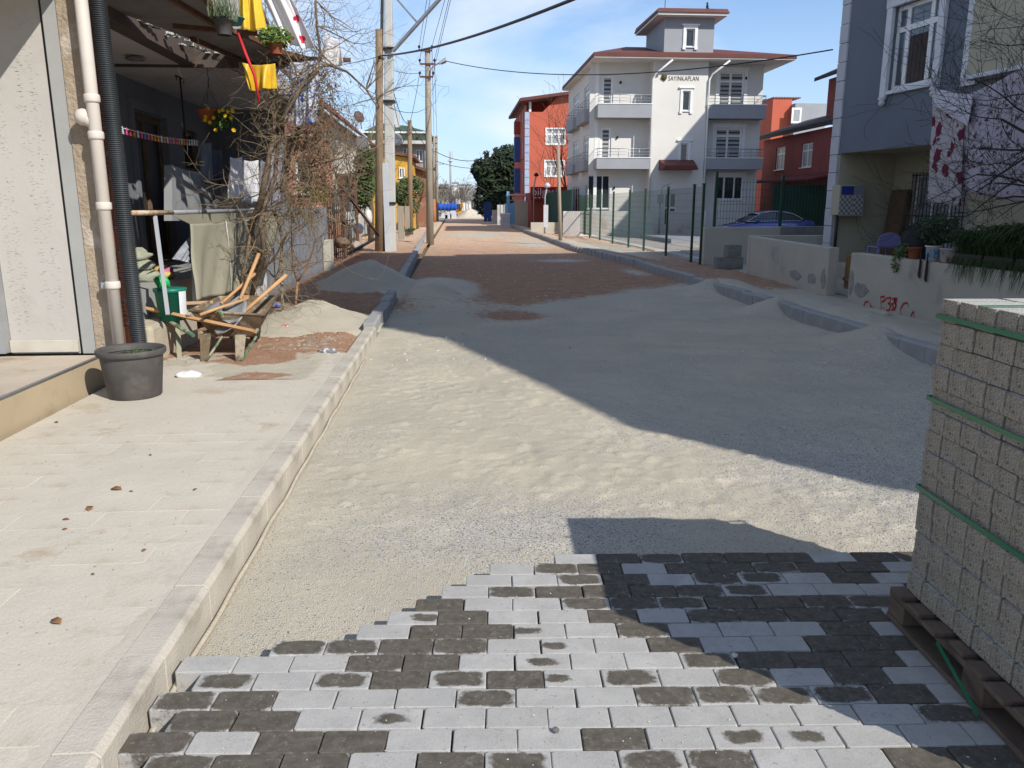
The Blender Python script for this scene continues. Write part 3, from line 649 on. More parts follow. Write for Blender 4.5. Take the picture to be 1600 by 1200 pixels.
# street side
FS=Fac(AX,BY,-90); hs=[]
for i,(za,zb) in enumerate(((z2b+.14,z2a+1.55),(z1b+.14,z1a+1.55))):
    for u0 in (-4.2,-8.8): hs.append((u0,u0+2.6,za,zb))
hs.append((-3.2,-.6,1.0,2.9)); hs.append((-9.0,-5.6,1.0,2.9))
wall(FS,ap,-11.2,0,0,EZ,hs,M['apt'])
for k,h in enumerate(hs):
    window(FS,ap,*h,cols=(1,1,1),glass=M['curtain'] if k<4 else M['glass'],fw=.1,sill=False,tr=.2 if k<4 else None)
    if k<4:
        box_part(ap,'balcony',M['aptgrey'],AX-.45,AX-.003,BY-h[1]-.35,BY-h[0]+.35,(z2b if k<2 else z1b),(z2a if k<2 else z1a)-.02,bevel=.02)
        rail(FS,ap,h[0]-.3,h[1]+.3,(z2a if k<2 else z1a)-.02,(z2a if k<2 else z1a)+.45,.42,dd=-.4)
# front balconies
for (a,c) in ((AX-.05,cu0-.03),(cu1+.03,RX-.1)):
    for zt,zb in ((z2a,z2b),(z1a,z1b)):
        b=MB(); b.fbox(FA,a,c,zb,zb+.12,-.88,.12); b.fbox(FA,a,c,zb+.12,zt,.02,.12); b.fbox(FA,a,a+.1,zb+.12,zt,-.88,.02) ; b.build('balcony',M['aptgrey'],ap)
        b=MB(); b.fbox(FA,a-.02,c+.02,zt+.002,zt+.05,-.0,.15); b.build('coping',M['white'],ap)
        rail(FA,ap,a+.05,c-.05,zt+.05,zt+.52,.07,dd=-.9,n=5,returns=(True,True))
box_part(ap,'corner_post',M['white'],AX-.03,AX+.16,BY-.02,BY+.2,0,EZ)
for (a,zz) in ((AX+1.4,z2a+1.3),(AX+1.3,z1a+1.2),(AX+1.2,3.0-.3),(17,z2a+1.6)):
    b=MB(); b.lathe((a,BY-.06,zz),[(.0,.08),(.06,.05),(.07,0),(.03,-.08),(0,-.1)],8); b.build('wall_lamp',M['black'],ap)
# downpipes
for px,off in ((1017,-.07),(1104,.0)):
    u=uz(px,200,AY)[0]; b=MB(); b.tube([(u+.9,AY-.75,EZ-.08),(u+.15,AY-.12,EZ-.7),(u,AY-.08,EZ-1.0),(u,AY-.08,.1)],.055,8); b.build('downpipe',M['white'],ap)
# eaves and roof
ex0,ex1,ey0,ey1=AX-.42,RX+1.15,AY-.75,58.6
box_part(ap,'eaves',M['whitewall'],ex0,ex1,ey0,ey1,EZ,EZ+.14); 
b=MB(); b.box(ex0-.04,ex1+.04,ey0-.04,ey0-.002,EZ+.06,EZ+.26); b.box(ex0-.04,ex0-.002,ey0,ey1,EZ+.06,EZ+.26); b.box(ex1+.002,ex1+.04,ey0,ey1,EZ+.06,EZ+.26); b.build('fascia',M['redroof'],ap)
b=MB(); e=EZ+.265; r0=(13.2-2.2,52.5); r1=(13.2+2.2,52.5); zt=11.45
A_=(ex0,ey0,e);B_=(ex1,ey0,e);C_=(ex1,ey1,e);D_=(ex0,ey1,e);P_=(r0[0],r0[1],zt);Q_=(r1[0],r1[1],zt)
b.q(A_,B_,Q_,P_); b.q(B_,C_,Q_); b.q(C_,D_,P_,Q_); b.q(D_,A_,P_); b.build('roof',M['redroof'],ap)
# roof-top room
TY=46.9; t0=rect(1037,28,1117,84,TY); tw=rect(1071,45,1086,73,TY); FT=Fac(0,TY,0); tz=t0[3]
wall(FT,ap,t0[0],t0[1],9.9,tz,[tw],M['aptgrey'],'tower_wall'); window(FT,ap,*tw,cols=(1,)); trim(FT,ap,*tw,t=.16)
b=MB(); b.q((t0[0],TY,9.9),(t0[0],TY,tz),(t0[0],TY+4.4,tz),(t0[0],TY+4.4,9.9)); b.q((t0[1],TY,9.9),(t0[1],TY+4.4,9.9),(t0[1],TY+4.4,tz),(t0[1],TY,tz)); b.q((t0[0],TY+4.4,9.9),(t0[0],TY+4.4,tz),(t0[1],TY+4.4,tz),(t0[1],TY+4.4,9.9)); b.build('tower_wall',M['aptgrey'],ap)
box_part(ap,'tower_eaves',M['whitewall'],t0[0]-.55,t0[1]+.55,TY-.6,TY+5,tz,tz+.12)
b=MB(); zz=tz+.125; a0,a1,c0,c1=t0[0]-.62,t0[1]+.62,TY-.68,TY+5.1; mxx=(a0+a1)/2
b.hexa([(a0,c0,zz),(a1,c0,zz),(a1,c1,zz),(a0,c1,zz),(a0+.1,c0+.1,zz+.22),(a1-.1,c0+.1,zz+.22),(a1-.1,c1-.1,zz+.3),(a0+.1,c1-.1,zz+.3)]); b.build('tower_roof',M['redroof'],ap)
# entrance canopy
a,c,e1,g1=rect(1029,254,1083,266,AY); b=MB(); b.hexa([FA.p(a,e1,.0),FA.p(c,e1,.0),FA.p(c,e1,1.1),FA.p(a,e1,1.1),FA.p(a,g1+.15,.0),FA.p(c,g1+.15,.0),FA.p(c-.1,e1+.22,1.1),FA.p(a+.1,e1+.22,1.1)][0:8]); b.build('entrance_canopy',M['redroof'],ap,fix=True)
# name on the wall
u,z=uz(1044,126,AY); tx=text(ap,'SAYINKAPLAN',FA,u,z,.36,.012,mat('sign_brown',(.07,.06,.035)),name='lettering'); 
wd=max(v.co.dot(FA.u) for v in tx.data.vertices); tgt=uz(1091.5,126,AY)[0]-u
for v in tx.data.vertices: v.co.x*=tgt/wd
u,z=uz(1037.5,121,AY); b=MB()
for k in range(9):
    a=2*math.pi*k/9; rr=.17 if k%2 else .13
    b.lathe((u+rr*math.cos(a)*.75,AY-.04,z+rr*math.sin(a)*.75),[(0,.03),(.065,.02),(.07,0)],8,ax=Matrix.Rotation(R(90),3,'X'))
b.lathe((u,AY-.05,z),[(0,.03),(.12,.02),(.13,0)],12,ax=Matrix.Rotation(R(90),3,'X')); b.build('emblem',mat('emblem_green',(.045,.06,.02),(.10,.085,.03),scale=9),ap)
# unseen block added to shade the right half of that facade
blk=T('shade_block','unseen plain grey block added behind the blue-grey house to shade the white apartment','building',(24,33,0))
box_part(blk,'wall',M['aptgrey'],21.5,29,26,39.4,0,15.2)
# ================================================================ RED APARTMENT + SIGN
RY=72; rd=T('apartment_building','red apartment building with white windows and an attic terrace beyond the white one','apartment building',(9,RY,0))
M['red']=mat('red_plaster',(.50,.125,.075),(.46,.11,.065),rough=.9,scale=.4,c3=(.42,.085,.04),s3=.5,r3=(.66,.8))
M['reddark']=mat('maroon_plaster',(.33,.07,.045),(.28,.06,.04),rough=.9,scale=.5)
FR=Fac(0,RY,0); x0=uz(822,250,RY)[0]; x1=x0+5.6+2.5; zt=uz(850,175,RY)[1]
hw=[rect(854,202,882,226,RY),rect(852,252,880,276,RY)]
wall(FR,rd,x0,x1,0,zt,hw,M['red'])
for h in hw: window(FR,rd,*h,cols=(1,1.2,1),tr=.32,glass=M['curtain'],fw=.13); trim(FR,rd,*h,t=.12,cornice=False,feet=False)
b=MB(); ztop=uz(893,146,RY)[1]; uu=uz(848,170,RY)[0]
b.prism([(uu,RY,zt+.003),(x1,RY,zt+.003),(x1,RY,ztop+.3),(uu+1.5,RY,ztop-.1)],(0,.25,0)); b.build('gable_wall',M['red'],rd)
box_part(rd,'terrace_back_wall',M['reddark'],x0+.1,x1,RY+2.6,RY+2.8,zt,ztop)
box_part(rd,'terrace_post',M['white'],x0+.25,x0+.45,RY+.1,RY+.3,zt,ztop-.7)
b=MB(); b.hexa([(x0-.6,RY-.7,ztop-.75),(x1,RY-.7,ztop+.45),(x1,RY+14,ztop+.45),(x0-.6,RY+14,ztop-.75),(x0-.6,RY-.7,ztop-.5),(x1,RY-.7,ztop+.7),(x1,RY+14,ztop+.7),(x0-.6,RY+14,ztop-.5)]); b.build('roof',M['redroof'],rd)
b=MB(); nq=14
for k in range(nq): z=zt*k/nq; b.box(x0-.12,x0+.28,RY-.06,RY-.003,z+.02,z+zt/nq-.02)
stuff_part(b.build('quoins',mat('pale_blue_trim',(.38,.45,.58)),rd))
FRs=Fac(x0,RY,-90); hs=[]
for z in (3.4,6.3,8.9):
    for u in (-2.6,-5.0,-8.6,-11.4): hs.append((u,u+1.3,z,z+1.4))
wall(FRs,rd,-14,0,0,zt,hs,M['red'])
for h in hs: window(FRs,rd,*h,cols=(1,1),glass=M['curtain'],sill=False)
for z in (2.9,5.8,8.4): box_part(rd,'balcony',mat('blue_panel%d'%int(z),(.05,.11,.30)) if z<8 else M['reddark'],x0-.55,x0-.003,RY+6.3,RY+7.2,z,z+1.1+(1.2 if z<8 else 0))
box_part(rd,'porch_roof',M['redroof'],x0-1.6,x0-.01,RY-.3,RY+3.5,2.55,2.7)
a,c,e1,g1=rect(829,292,925,313,60.5); sg=T('shop_sign','dark red shop sign with pale lettering reading bilgesis above the green fence','sign',(a,60.5,e1))
box_part(sg,'board',mat('sign_red',(.28,.02,.025)),a,c,60.5,60.7,e1,g1)
FG=Fac(0,60.5,0); u,z=uz(831.5,305,60.5); t_=text(sg,'bilgesis',FG,u,z,.78,.012,M['white'],.01); wd=max(v.co.x for v in t_.data.vertices); tgt=uz(876,303,60.5)[0]-u
for v in t_.data.vertices: v.co.x*=tgt/wd
b=MB()
for k in range(7): b.box(a+.25+k*.32,a+.25+k*.32+.2,60.488,60.499,e1+.17,e1+.21)
stuff_part(b.build('small_print',M['white'],sg))
ws=T('workshop','low workshop under the dark red sign with a shaded front','building',((a+c)/2,62,0)); box_part(ws,'wall',M['reddark'],a+.1,c,61,66,0,g1-.4)
# ================================================================ RED HOUSES ON THE RIGHT
HX=20.0; h2=T('house','maroon house with black lean-to roof behind the blue car','house',(22,46,0))
M['maroon']=mat('maroon_wall',(.25,.075,.07),(.21,.062,.058),rough=.9,scale=.6,c3=(.17,.05,.045),s3=.5)
M['blackroof']=mat('black_roof',(.05,.04,.04),(.035,.03,.03),scale=2)
FH=Fac(HX,51.6,-90); zz=5.75
def hwin(px0,px1,y0,y1):
    a=atX(px0,(y0+y1)/2,HX); c=atX(px1,(y0+y1)/2,HX); m_=(px0+px1)/2; return (51.6-a.y,51.6-c.y,atX(m_,y1,HX).z,atX(m_,y0,HX).z)
hh=[hwin(1212,1226,230,265),hwin(1252,1269,224,261)]
wall(FH,h2,0,12,0,zz,hh,M['maroon'])
for h in hh: window(FH,h2,*h,cols=(1,1),tr=.3,glass=M['curtain'])
b=MB(); b.q((HX,51.6,0),(HX,51.6,zz),(28,51.6,zz),(28,51.6,0)); b.q((HX,39.6,0),(28,39.6,0),(28,39.6,zz),(HX,39.6,zz)); b.build('wall',M['maroon'],h2)
b=MB(); b.hexa([(HX-.5,39.2,zz),(HX+3,39.2,zz+1.1),(HX+3,52.2,zz+1.1),(HX-.5,52.2,zz),(HX-.5,39.2,zz+.25),(HX+3,39.2,zz+1.35),(HX+3,52.2,zz+1.35),(HX-.5,52.2,zz+.25)]); b.build('roof',M['blackroof'],h2)
FU=Fac(HX+1.6,46.5,-90); uh=(1.3,2.2,zz+1.1,zz+2.4); wall(FU,h2,0,7,zz+.5,zz+3.0,[uh],M['maroon'],'upper_wall'); window(FU,h2,*uh,cols=(1,),tr=.4)
b=MB(); b.q((HX+1.6,46.5,zz+.5),(HX+1.6,46.5,zz+3),(28,46.5,zz+3),(28,46.5,zz+.5)); b.build('upper_wall',M['maroon'],h2)
b=MB(); b.hexa([(HX+1.0,39,zz+2.95),(HX+4,39,zz+4.2),(HX+4,47.1,zz+4.2),(HX+1.0,47.1,zz+2.95),(HX+1.0,39,zz+3.15),(HX+4,39,zz+4.4),(HX+4,47.1,zz+4.4),(HX+1.0,47.1,zz+3.15)]); b.build('upper_roof',M['blackroof'],h2)
b=MB(); b.hexa([(18.4,40.5,3.0),(19.95,40.5,3.3),(19.95,50,3.3),(18.4,50,3.0),(18.4,40.5,3.1),(19.95,40.5,3.4),(19.95,50,3.4),(18.4,50,3.1)]); b.build('lean_to_roof',mat('maroon_sheet',(.16,.035,.035)),h2)
h1=T('house','orange-red house top seen between the white apartment and the maroon house','house',(30,76,0)); F1=Fac(0,76,0)
ra=rect(1196,154,1238,330,76); hwn=rect(1230,170,1247,194,76)
box_part(h1,'wall',M['red'],ra[0],ra[1],76,84,0,ra[3]); box_part(h1,'wall',M['aptgrey'],ra[1]+.01,ra[1]+3,75.2,83,0,uz(1240,163,76)[1]); window(Fac(0,75.18,0),h1,*hwn,cols=(1,),d=.05,fw=.18,glass=M['curtain'],sill=False)
b=MB(); 
for k in range(10): b.box(ra[0]+k*.27,ra[0]+k*.27+.2,75.9,84,ra[3]+.01,ra[3]+.13)
stuff_part(b.build('roof_edge',mat('terracotta',(.35,.14,.09)),h1))
# green sheet screen behind the car
b=MB(); a,c,e1,g1=rect(1205,289,1300,352,41.5)
x=a
scn=T('sheet_screen','tall dark green corrugated sheet screen behind the blue car','screen',(a,41.5,0))
M['greensheet']=mat('green_sheet',(.012,.04,.025),(.009,.03,.02),scale=1)
while x<c:
    box_part(scn,'sheet',M['greensheet'],x,x+.5,41.5+(.02 if int((x-a)/.5)%2 else 0),41.56,0,g1); x+=.5
# ================================================================ MESH FENCE
M['fencegreen']=plain('fence_green',(.012,.06,.035),.45,.4); M['wire']=plain('mesh_wire',(.02,.05,.035),.5)
fx=7.1
posts=[(905,367),(921,369),(937,371),(957,377),(982,384),(1006,391),(1041,398),(1081,408),(1114,352)]
py_=[]
for px,_ in posts[:-1]:
    r=_ray(px,375); py_.append(fx*r.y/r.x)
py_.append(22.6)
fn=T('mesh_fence','green wire mesh fence along the yard of the white apartment building','fence',(fx,30,0))
for y in py_:
    b=MB(); b.box(fx-.035,fx+.035,y-.035,y+.035,.0,2.25); b.box(fx-.045,fx+.045,y-.045,y+.045,2.25,2.28); b.build('post',M['fencegreen'],fn)
def mesh_panel(par,p,q,z0,z1,sp=.09,hz=.2,r=.0035):
    p=Vector(p);q=Vector(q);n=int((q-p).length/sp); b=MB(); d=(q-p)/n
    for k in range(n+1): c=p+d*k; b.bar((c.x,c.y,z0),(c.x,c.y,z1),r*2,r*2)
    z=z0
    while z<=z1+.01: b.bar((p.x,p.y,z),(q.x,q.y,z),r*2,r*2); z+=hz
    return stuff_part(b.build('mesh_panel',M['wire'],par))
for y0,y1 in zip(py_[1:],py_): mesh_panel(fn,(fx,min(y0,y1)+.04,0),(fx,max(y0,y1)-.04,0),.22,2.2,r=.0028)
f2=T('mesh_fence','green wire mesh fence panels standing on the low wall in front of the car','fence',(9,22.5,1))
for x in (7.42,9.35,11.3): b=MB(); b.box(x-.035,x+.035,22.46,22.53,1.0,2.5 if x>8 else 2.6); b.build('post',M['fencegreen'],f2)
mesh_panel(f2,(7.5,22.5,0),(9.31,22.5,0),1.1,2.4,r=.0035); mesh_panel(f2,(9.39,22.5,0),(11.26,22.5,0),1.1,2.4,r=.0035)
# gate panels and dark green screen fence further on
gt=T('fence_gate','open green metal frame gate at the far end of the mesh fence','gate',(fx-.1,41,0))
for (y0,y1) in ((40.8,42.6),(42.9,44.6)):
    b=MB(); 
    for y in (y0,y1): b.box(fx-.13,fx-.07,y-.03,y+.03,.15,2.2)
    for z in (.18,1.2,2.15): b.box(fx-.12,fx-.08,y0,y1,z,z+.05)
    b.build('gate_frame',M['fencegreen'],gt); mesh_panel(gt,(fx-.1,y0+.05,0),(fx-.1,y1-.05,0),.25,2.1,sp=.12)
gs=T('sheet_fence','dark green sheet fence in front of the dark red shop sign','fence',(6.9,52,0)); y=47
while y<63: box_part(gs,'sheet',mat('fence_sheet_green',(.015,.075,.05),(.012,.06,.04)) if y==47 else bpy.data.materials['fence_sheet_green'],6.9,6.94,y,y+.97,.5,2.6); y+=1
box_part(gs,'footing',M['whitewall'],6.82,7.04,46,63,0,.5)
# low white yard wall in front of the apartment
yw=T('yard_wall','low white wall with a doorway gap in front of the white apartment','wall',(11,44.2,0))
for px0,px1 in ((880,1022),(1047,1104)): a=uz(px0,330,44.2)[0]; c=uz(px1,330,44.2)[0]; box_part(yw,'wall_section',mat('yard_wall_%d'%px0,(.58,.56,.52),(.5,.48,.44),scale=.8,c3=(.42,.32,.25),s3=1),a,c,44.2,44.4,0,uz(900,330,44.2)[1],bevel=.02)
eb=T('meter_box','grey electric meter box on a post beside the entrance of the white building','meter box',(11.9,43.9,0)); q=rect(1027,304,1036,318,43.9); box_part(eb,'box',M['aptgrey'],q[0],q[1],43.75,43.95,q[2],q[3],bevel=.02); b=MB(); b.tube([((q[0]+q[1])/2,43.9,0),((q[0]+q[1])/2,43.9,q[2])],.05,8); b.tube([(q[1]-.1,43.9,q[3]),(q[1]-.05,43.9,q[3]+.4),(q[1]+.5,44.3,q[3]+.6)],.03,6); b.build('conduit',M['aptgrey'],eb)
# ================================================================ BLUE CAR
def make_car(loc):
    c=T('car','dark blue saloon car parked side-on behind the low wall','car',loc)
    paint=mat('blue_car_paint',(.014,.035,.24),(.012,.03,.20),rough=.22,spec=.6,coat=1.0,metal=.25,scale=1)
    x0,y0=loc[0],loc[1]
    # lower body: stations along x (front at 0 = left), half width, z bottom, z belt, z crown
    st=[(0,.55,.38,.60,.62),(.08,.72,.26,.66,.69),(.35,.84,.20,.72,.78),(.9,.89,.19,.82,.88),(1.35,.90,.19,.90,.95),(2.2,.90,.19,.93,.95),(3.1,.90,.19,.95,.97),(3.7,.89,.20,.97,1.01),(4.2,.84,.24,.96,1.02),(4.45,.76,.30,.92,.99),(4.55,.62,.40,.82,.88)]
    b=MB(); n=12
    for s in st:
        x,w,zb,zl,zc=s; ring=[(-w*.8,zb),(-w*.97,zb+.1),(-w,zb+(zl-zb)*.55),(-w*.96,zl),(-w*.80,zc),(-w*.3,zc+.02),(w*.3,zc+.02),(w*.80,zc),(w*.96,zl),(w,zb+(zl-zb)*.55),(w*.97,zb+.1),(w*.8,zb)]
        for yy_,z in ring: b.v.append((x0+x,y0+yy_,z))
    for i in range(len(st)-1):
        for j in range(n): a=i*n+j; d=i*n+(j+1)%n; b.f.append((a,d,d+n,a+n)); b.sm.append(True)
    b.f.append(tuple(reversed(range(n)))); b.sm.append(True); b.f.append(tuple((len(st)-1)*n+j for j in range(n))); b.sm.append(True)
    o=b.build('body',paint,c,fix=True); m=o.modifiers.new('s','SUBSURF'); m.levels=1; m.render_levels=2
    # glasshouse
    gs_=[(1.15,.70,.93,.95),(1.95,.62,.94,1.34),(2.6,.60,.94,1.40),(3.2,.60,.95,1.37),(3.95,.66,.98,1.02)]
    b=MB()
    for x,w,zb,zt in gs_:
        wb=.80
        for yy_,z in [(-wb,zb),(-w,zt),(w,zt),(wb,zb)]: b.v.append((x0+x,y0+yy_,z))
    for i in range(len(gs_)-1):
        for j in range(3): a=i*4+j; b.f.append((a,a+1,a+5,a+4)); b.sm.append(False)
    o=b.build('window_glass',M['glass'],c,fix=True)
    b=MB()   # roof skin
    rf=[(1.75,.63,1.285),(1.95,.62,1.36),(2.3,.61,1.405),(2.7,.60,1.42),(3.2,.60,1.395),(3.5,.61,1.30)]
    for x,w,z in rf:
        for yy_,dz in ((-w-.01,-.03),(-w*.9,.0),(-w*.5,.02),(w*.5,.02),(w*.9,0),(w+.01,-.03)): b.v.append((x0+x,y0+yy_,z+dz))
    for i in range(len(rf)-1):
        for j in range(5): a=i*6+j; b.f.append((a,a+1,a+7,a+6)); b.sm.append(True)
    b.build('roof_panel',paint,c,solid=.02)
    ch=M['steel']
    for s in (-1,1):
        b=MB(); yb=.815; yt=.64
        b.tube([(x0+1.18,y0+s*yb,.955),(x0+1.9,y0+s*yt,1.33),(x0+2.35,y0+s*(yt-.005),1.395),(x0+2.9,y0+s*(yt-.01),1.395),(x0+3.4,y0+s*yt,1.31),(x0+3.88,y0+s*.74,1.06),(x0+3.7,y0+s*yb,.985),(x0+1.2,y0+s*yb,.95)],.018,6); b.build('window_chrome',ch,c)
        b=MB(); b.bar((x0+2.62,y0+s*.82,.96),(x0+2.66,y0+s*.62,1.40),.07,.03,up=(1,0,0)); b.build('pillar',paint,c)
        b=MB(); b.lathe((x0+1.62,y0+s*.93,1.0),[(0,-.07),(.07,-.05),(.09,0),(.07,.05),(0,.07)],10); b.build('mirror',paint,c)
        b=MB(); b.box(x0+2.8,x0+2.98,y0+s*.895-.012,y0+s*.895+.012,.80,.825); b.build('door_handle',ch,c)
        for wx in (.86,3.62):
            wh=MB(); ax=Matrix.Rotation(R(90*s),3,'X'); wh.lathe((x0+wx,y0+s*.80,.33),[(.20,-.1),(.32,-.1),(.335,-.05),(.335,.08),(.32,.115),(.22,.12),(.215,.10)],24,ax=ax); w_=wh.build('wheel',M['black'],c)
            rm=MB(); rm.lathe((x0+wx,y0+s*.80,.33),[(.22,.105),(.21,.09),(0,.06)],24,ax=ax)
            for k in range(5):
                a=2*math.pi*k/5+.3; v=Vector((math.cos(a),0,math.sin(a))); cc=Vector((x0+wx,y0+s*.915,.33)); rm.bar(cc+v*.03,cc+v*.21,.07,.03,up=(0,1,0))
            rm.build('rim',M['steel'],w_)
            ar=MB(); ar.lathe((x0+wx,y0+s*.86,.34),[(.37,-.1),(.37,.045)],24,ax=ax); ar.build('wheel_arch',M['black'],c)
        hl=MB(); hl.box(x0+.06,x0+.35,y0+s*.70-.1,y0+s*.70+.1,.60,.70); hl.build('headlight',M['steel'],c,bevel=.03)
    b=MB(); b.box(x0-.02,x0+.1,y0-.35,y0+.35,.40,.62); b.build('grille',M['black'],c,bevel=.02)
    return c
p0=uz(1127,350,36.5); dw=MB(); dw.box(9.5,18.5,34.5,40.5,-.1,.24); struct(dw.build('driveway',M['aptgrey'])); make_car((p0[0],37.2,.245))
# ================================================================ BLUE-GREY HOUSE (right)
def atF(F,px,py,d=0):
    r=_ray(px,py); o=Vector((0,0,CAMH)); q=F.o+F.n*d; t=(q-Vector((0,0,0))-Vector((0,0,0))).dot(F.n)/ (r.dot(F.n)) ; p=o+r*t
    return ((p-F.o).dot(F.u),p.z)
bh_=T('house','blue-grey two-storey house with a big white window and a porch on the right','house',(9.5,15,0))
M['bluegrey']=mat('blue_grey_plaster',(.155,.175,.205),(.135,.155,.185),rough=.9,scale=.8,bump=.15,bscale=60,c3=(.12,.135,.155),s3=.7,r3=(.58,.8))
M['cream']=mat('cream_plaster',(.44,.40,.30),(.40,.365,.27),rough=.9,scale=1,c3=(.33,.30,.23),s3=.9,r3=(.56,.75))
M['quoin']=mat('quoin_stone',(.52,.52,.54),(.46,.46,.48),rough=.85,scale=3)
M['paintwhite']=mat('painted_white',(.66,.67,.69),(.58,.59,.61),rough=.7,scale=3)
FX=Fac(8.76,18.4,-81); OZ=2.82; TOPZ=9.6
wa=atF(FX,1388,142); wb=atF(FX,1457,129); wt=atF(FX,1400,12)
hole=(wa[0],wb[0]+.05,(wa[1]+wb[1])/2,wt[1])
u1=atF(FX,1512,60)[0]; UE=u1+.9
wall(FX,bh_,.28,u1+.5,OZ,TOPZ,[hole],M['bluegrey'],reveal=.2)
wn=window(FX,bh_,*hole,cols=(.8,1.55,.75),tr=.28,glass=M['glassblue'],fw=.085,d=-.06,sill=False)
# brown curtain behind the middle light
a=hole[0]+(hole[1]-hole[0])*.8/3.1; c=hole[0]+(hole[1]-hole[0])*2.35/3.1
b=MB()
for k in range(9): x=a+.07+(c-a-.14)*k/9; b.fbox(FX,x,x+(c-a-.14)/9,hole[2]+.08,hole[3]-.62,-.09,-.078+.006*(k%2))
stuff_part(b.build('curtain',mat('brown_curtain',(.07,.055,.05),(.05,.04,.036),scale=4),wn))
t=.17
for (ua,ub) in ((hole[0]-t,hole[0]),(hole[1],hole[1]+t)): b=MB(); b.fbox(FX,ua,ub,hole[2]-.12,hole[3],.003,.09); b.build('window_pilaster',M['paintwhite'],bh_,bevel=.012)
b=MB(); b.fbox(FX,hole[0]-t-.02,hole[1]+t+.02,hole[3],hole[3]+.2,.003,.10); b.fbox(FX,hole[0]-t-.1,hole[1]+t+.1,hole[3]+.2,hole[3]+.28,.003,.17); b.build('window_head',M['paintwhite'],bh_,bevel=.012)
b=MB(); b.fbox(FX,hole[0],hole[1],hole[2]-.08,hole[2],-.05,.07); b.build('sill',M['paintwhite'],bh_,bevel=.01)
for u in (hole[0]-t/2,hole[1]+t/2):
    p=FX.p(u,0,.06); b=MB(); b.lathe((p.x,p.y,hole[2]-.12),[(.085,0),(.09,-.03),(.05,-.06),(.075,-.10),(.07,-.13),(.03,-.17),(0,-.18)],14); b.build('corbel',M['paintwhite'],bh_)
# corner quoins, ground to roof
z=0.0;k=0
while z<TOPZ:
    ins=.0 if k%2 else .012
    b=MB(); b.fbox(FX,-.02,.275-ins,z+.006,z+.395,-.30,.035-ins*.5); b.build('quoin',M['quoin'],bh_,bevel=.006); z+=.40; k+=1
b=MB(); q=[FX.p(.02,0,-.02),FX.p(.02,TOPZ,-.02),FX.p(.02,TOPZ,-9),FX.p(.02,0,-9)]; b.q(*q); b.build('side_wall',M['bluegrey'],bh_); b=MB(); b.fbox(FX,.277,.31,0,OZ-.003,-1.5,-.02); b.build('porch_side_wall',M['cream'],bh_)
b=MB(); b.fbox(FX,.28,UE+4,OZ-.0,OZ+.14,-3.2,-.003); b.build('porch_ceiling',M['cream'],bh_)
FP=Fac(*(FX.p(0,0,-1.5).xy),-81)
bw_=(atF(FP,1424,330)[0],atF(FP,1508,330)[0],atF(FP,1450,388)[1],atF(FP,1450,272)[1])
wall(FP,bh_,.0,9.5,0,OZ,[bw_],M['cream'],'porch_wall'); 
window(FP,bh_,*bw_,cols=(1,1,1),glass=M['curtain'],fw=.06,name='barred_window')
b=MB(); n=15
for k in range(n+1): u=bw_[0]+(bw_[1]-bw_[0])*k/n; b.bar(FP.p(u,bw_[2]-.05,.05),FP.p(u,bw_[3]+.05,.05),.014,.014)
for z in (bw_[2]+.02,(bw_[2]+bw_[3])/2-.1,bw_[3]-.02): b.bar(FP.p(bw_[0]-.03,z,.055),FP.p(bw_[1]+.03,z,.055),.02,.02)
stuff_part(b.build('window_bars',M['iron'],bh_))
b=MB(); b.fbox(FX,.28,10,-.2,.38,-1.5,.1); b.build('porch_floor',M['mortar'],bh_)
# white pilaster, cream balcony beyond it
b=MB(); a=atF(FX,1512,60)[0]; c=atF(FX,1537,60)[0]; k=0; z=atF(FX,1505,136)[1]
while z<TOPZ: b=MB(); b.fbox(FX,a,c,z+.004,z+.42,.003,.06); b.build('quoin',M['paintwhite'],bh_,bevel=.006); z+=.425
zb=atF(FX,1540,118)[1]
b=MB(); b.fbox(FX,c+.003,c+3.4,zb,TOPZ,-1.0,.28); b.build('balcony',M['cream'],bh_,bevel=.01)
b=MB(); b.fbox(FX,c+.0,c+3.45,zb-.07,zb-.003,-1.0,.34); b.build('balcony_edge',M['paintwhite'],bh_)
b=MB(); b.fbox(FX,u1+.5,c+3.4,OZ,zb-.08,-.3,-.01); b.build('wall',M['greywall'],bh_)
b=MB(); b.fbox(FX,.3,9.5,TOPZ,TOPZ+.2,-8,.5); b.build('roof',M['redroof'],bh_)
b=MB(); b.fbox(FX,9.5,9.6,0,TOPZ,-8,0); b.build('end_wall',M['cream'],bh_)
# further houses along the row, outside the frame; they throw the long shade over the road
nh=T('house','neighbouring house beyond the right edge whose shade covers the road','house',(11,4,0))
b=MB(); b.prism([(7.35,-1.2,0),(17,-1.2,0),(17,-1.2,10.5),(9.9,-1.2,12.0),(7.35,-1.2,7.1)],(0,6.5,0)); b.build('wall',M['cream'],nh)
b=MB(); b.box(9.9,17,-1.6,12.0,0,15.4); b.build('wall',M['cream'],nh)
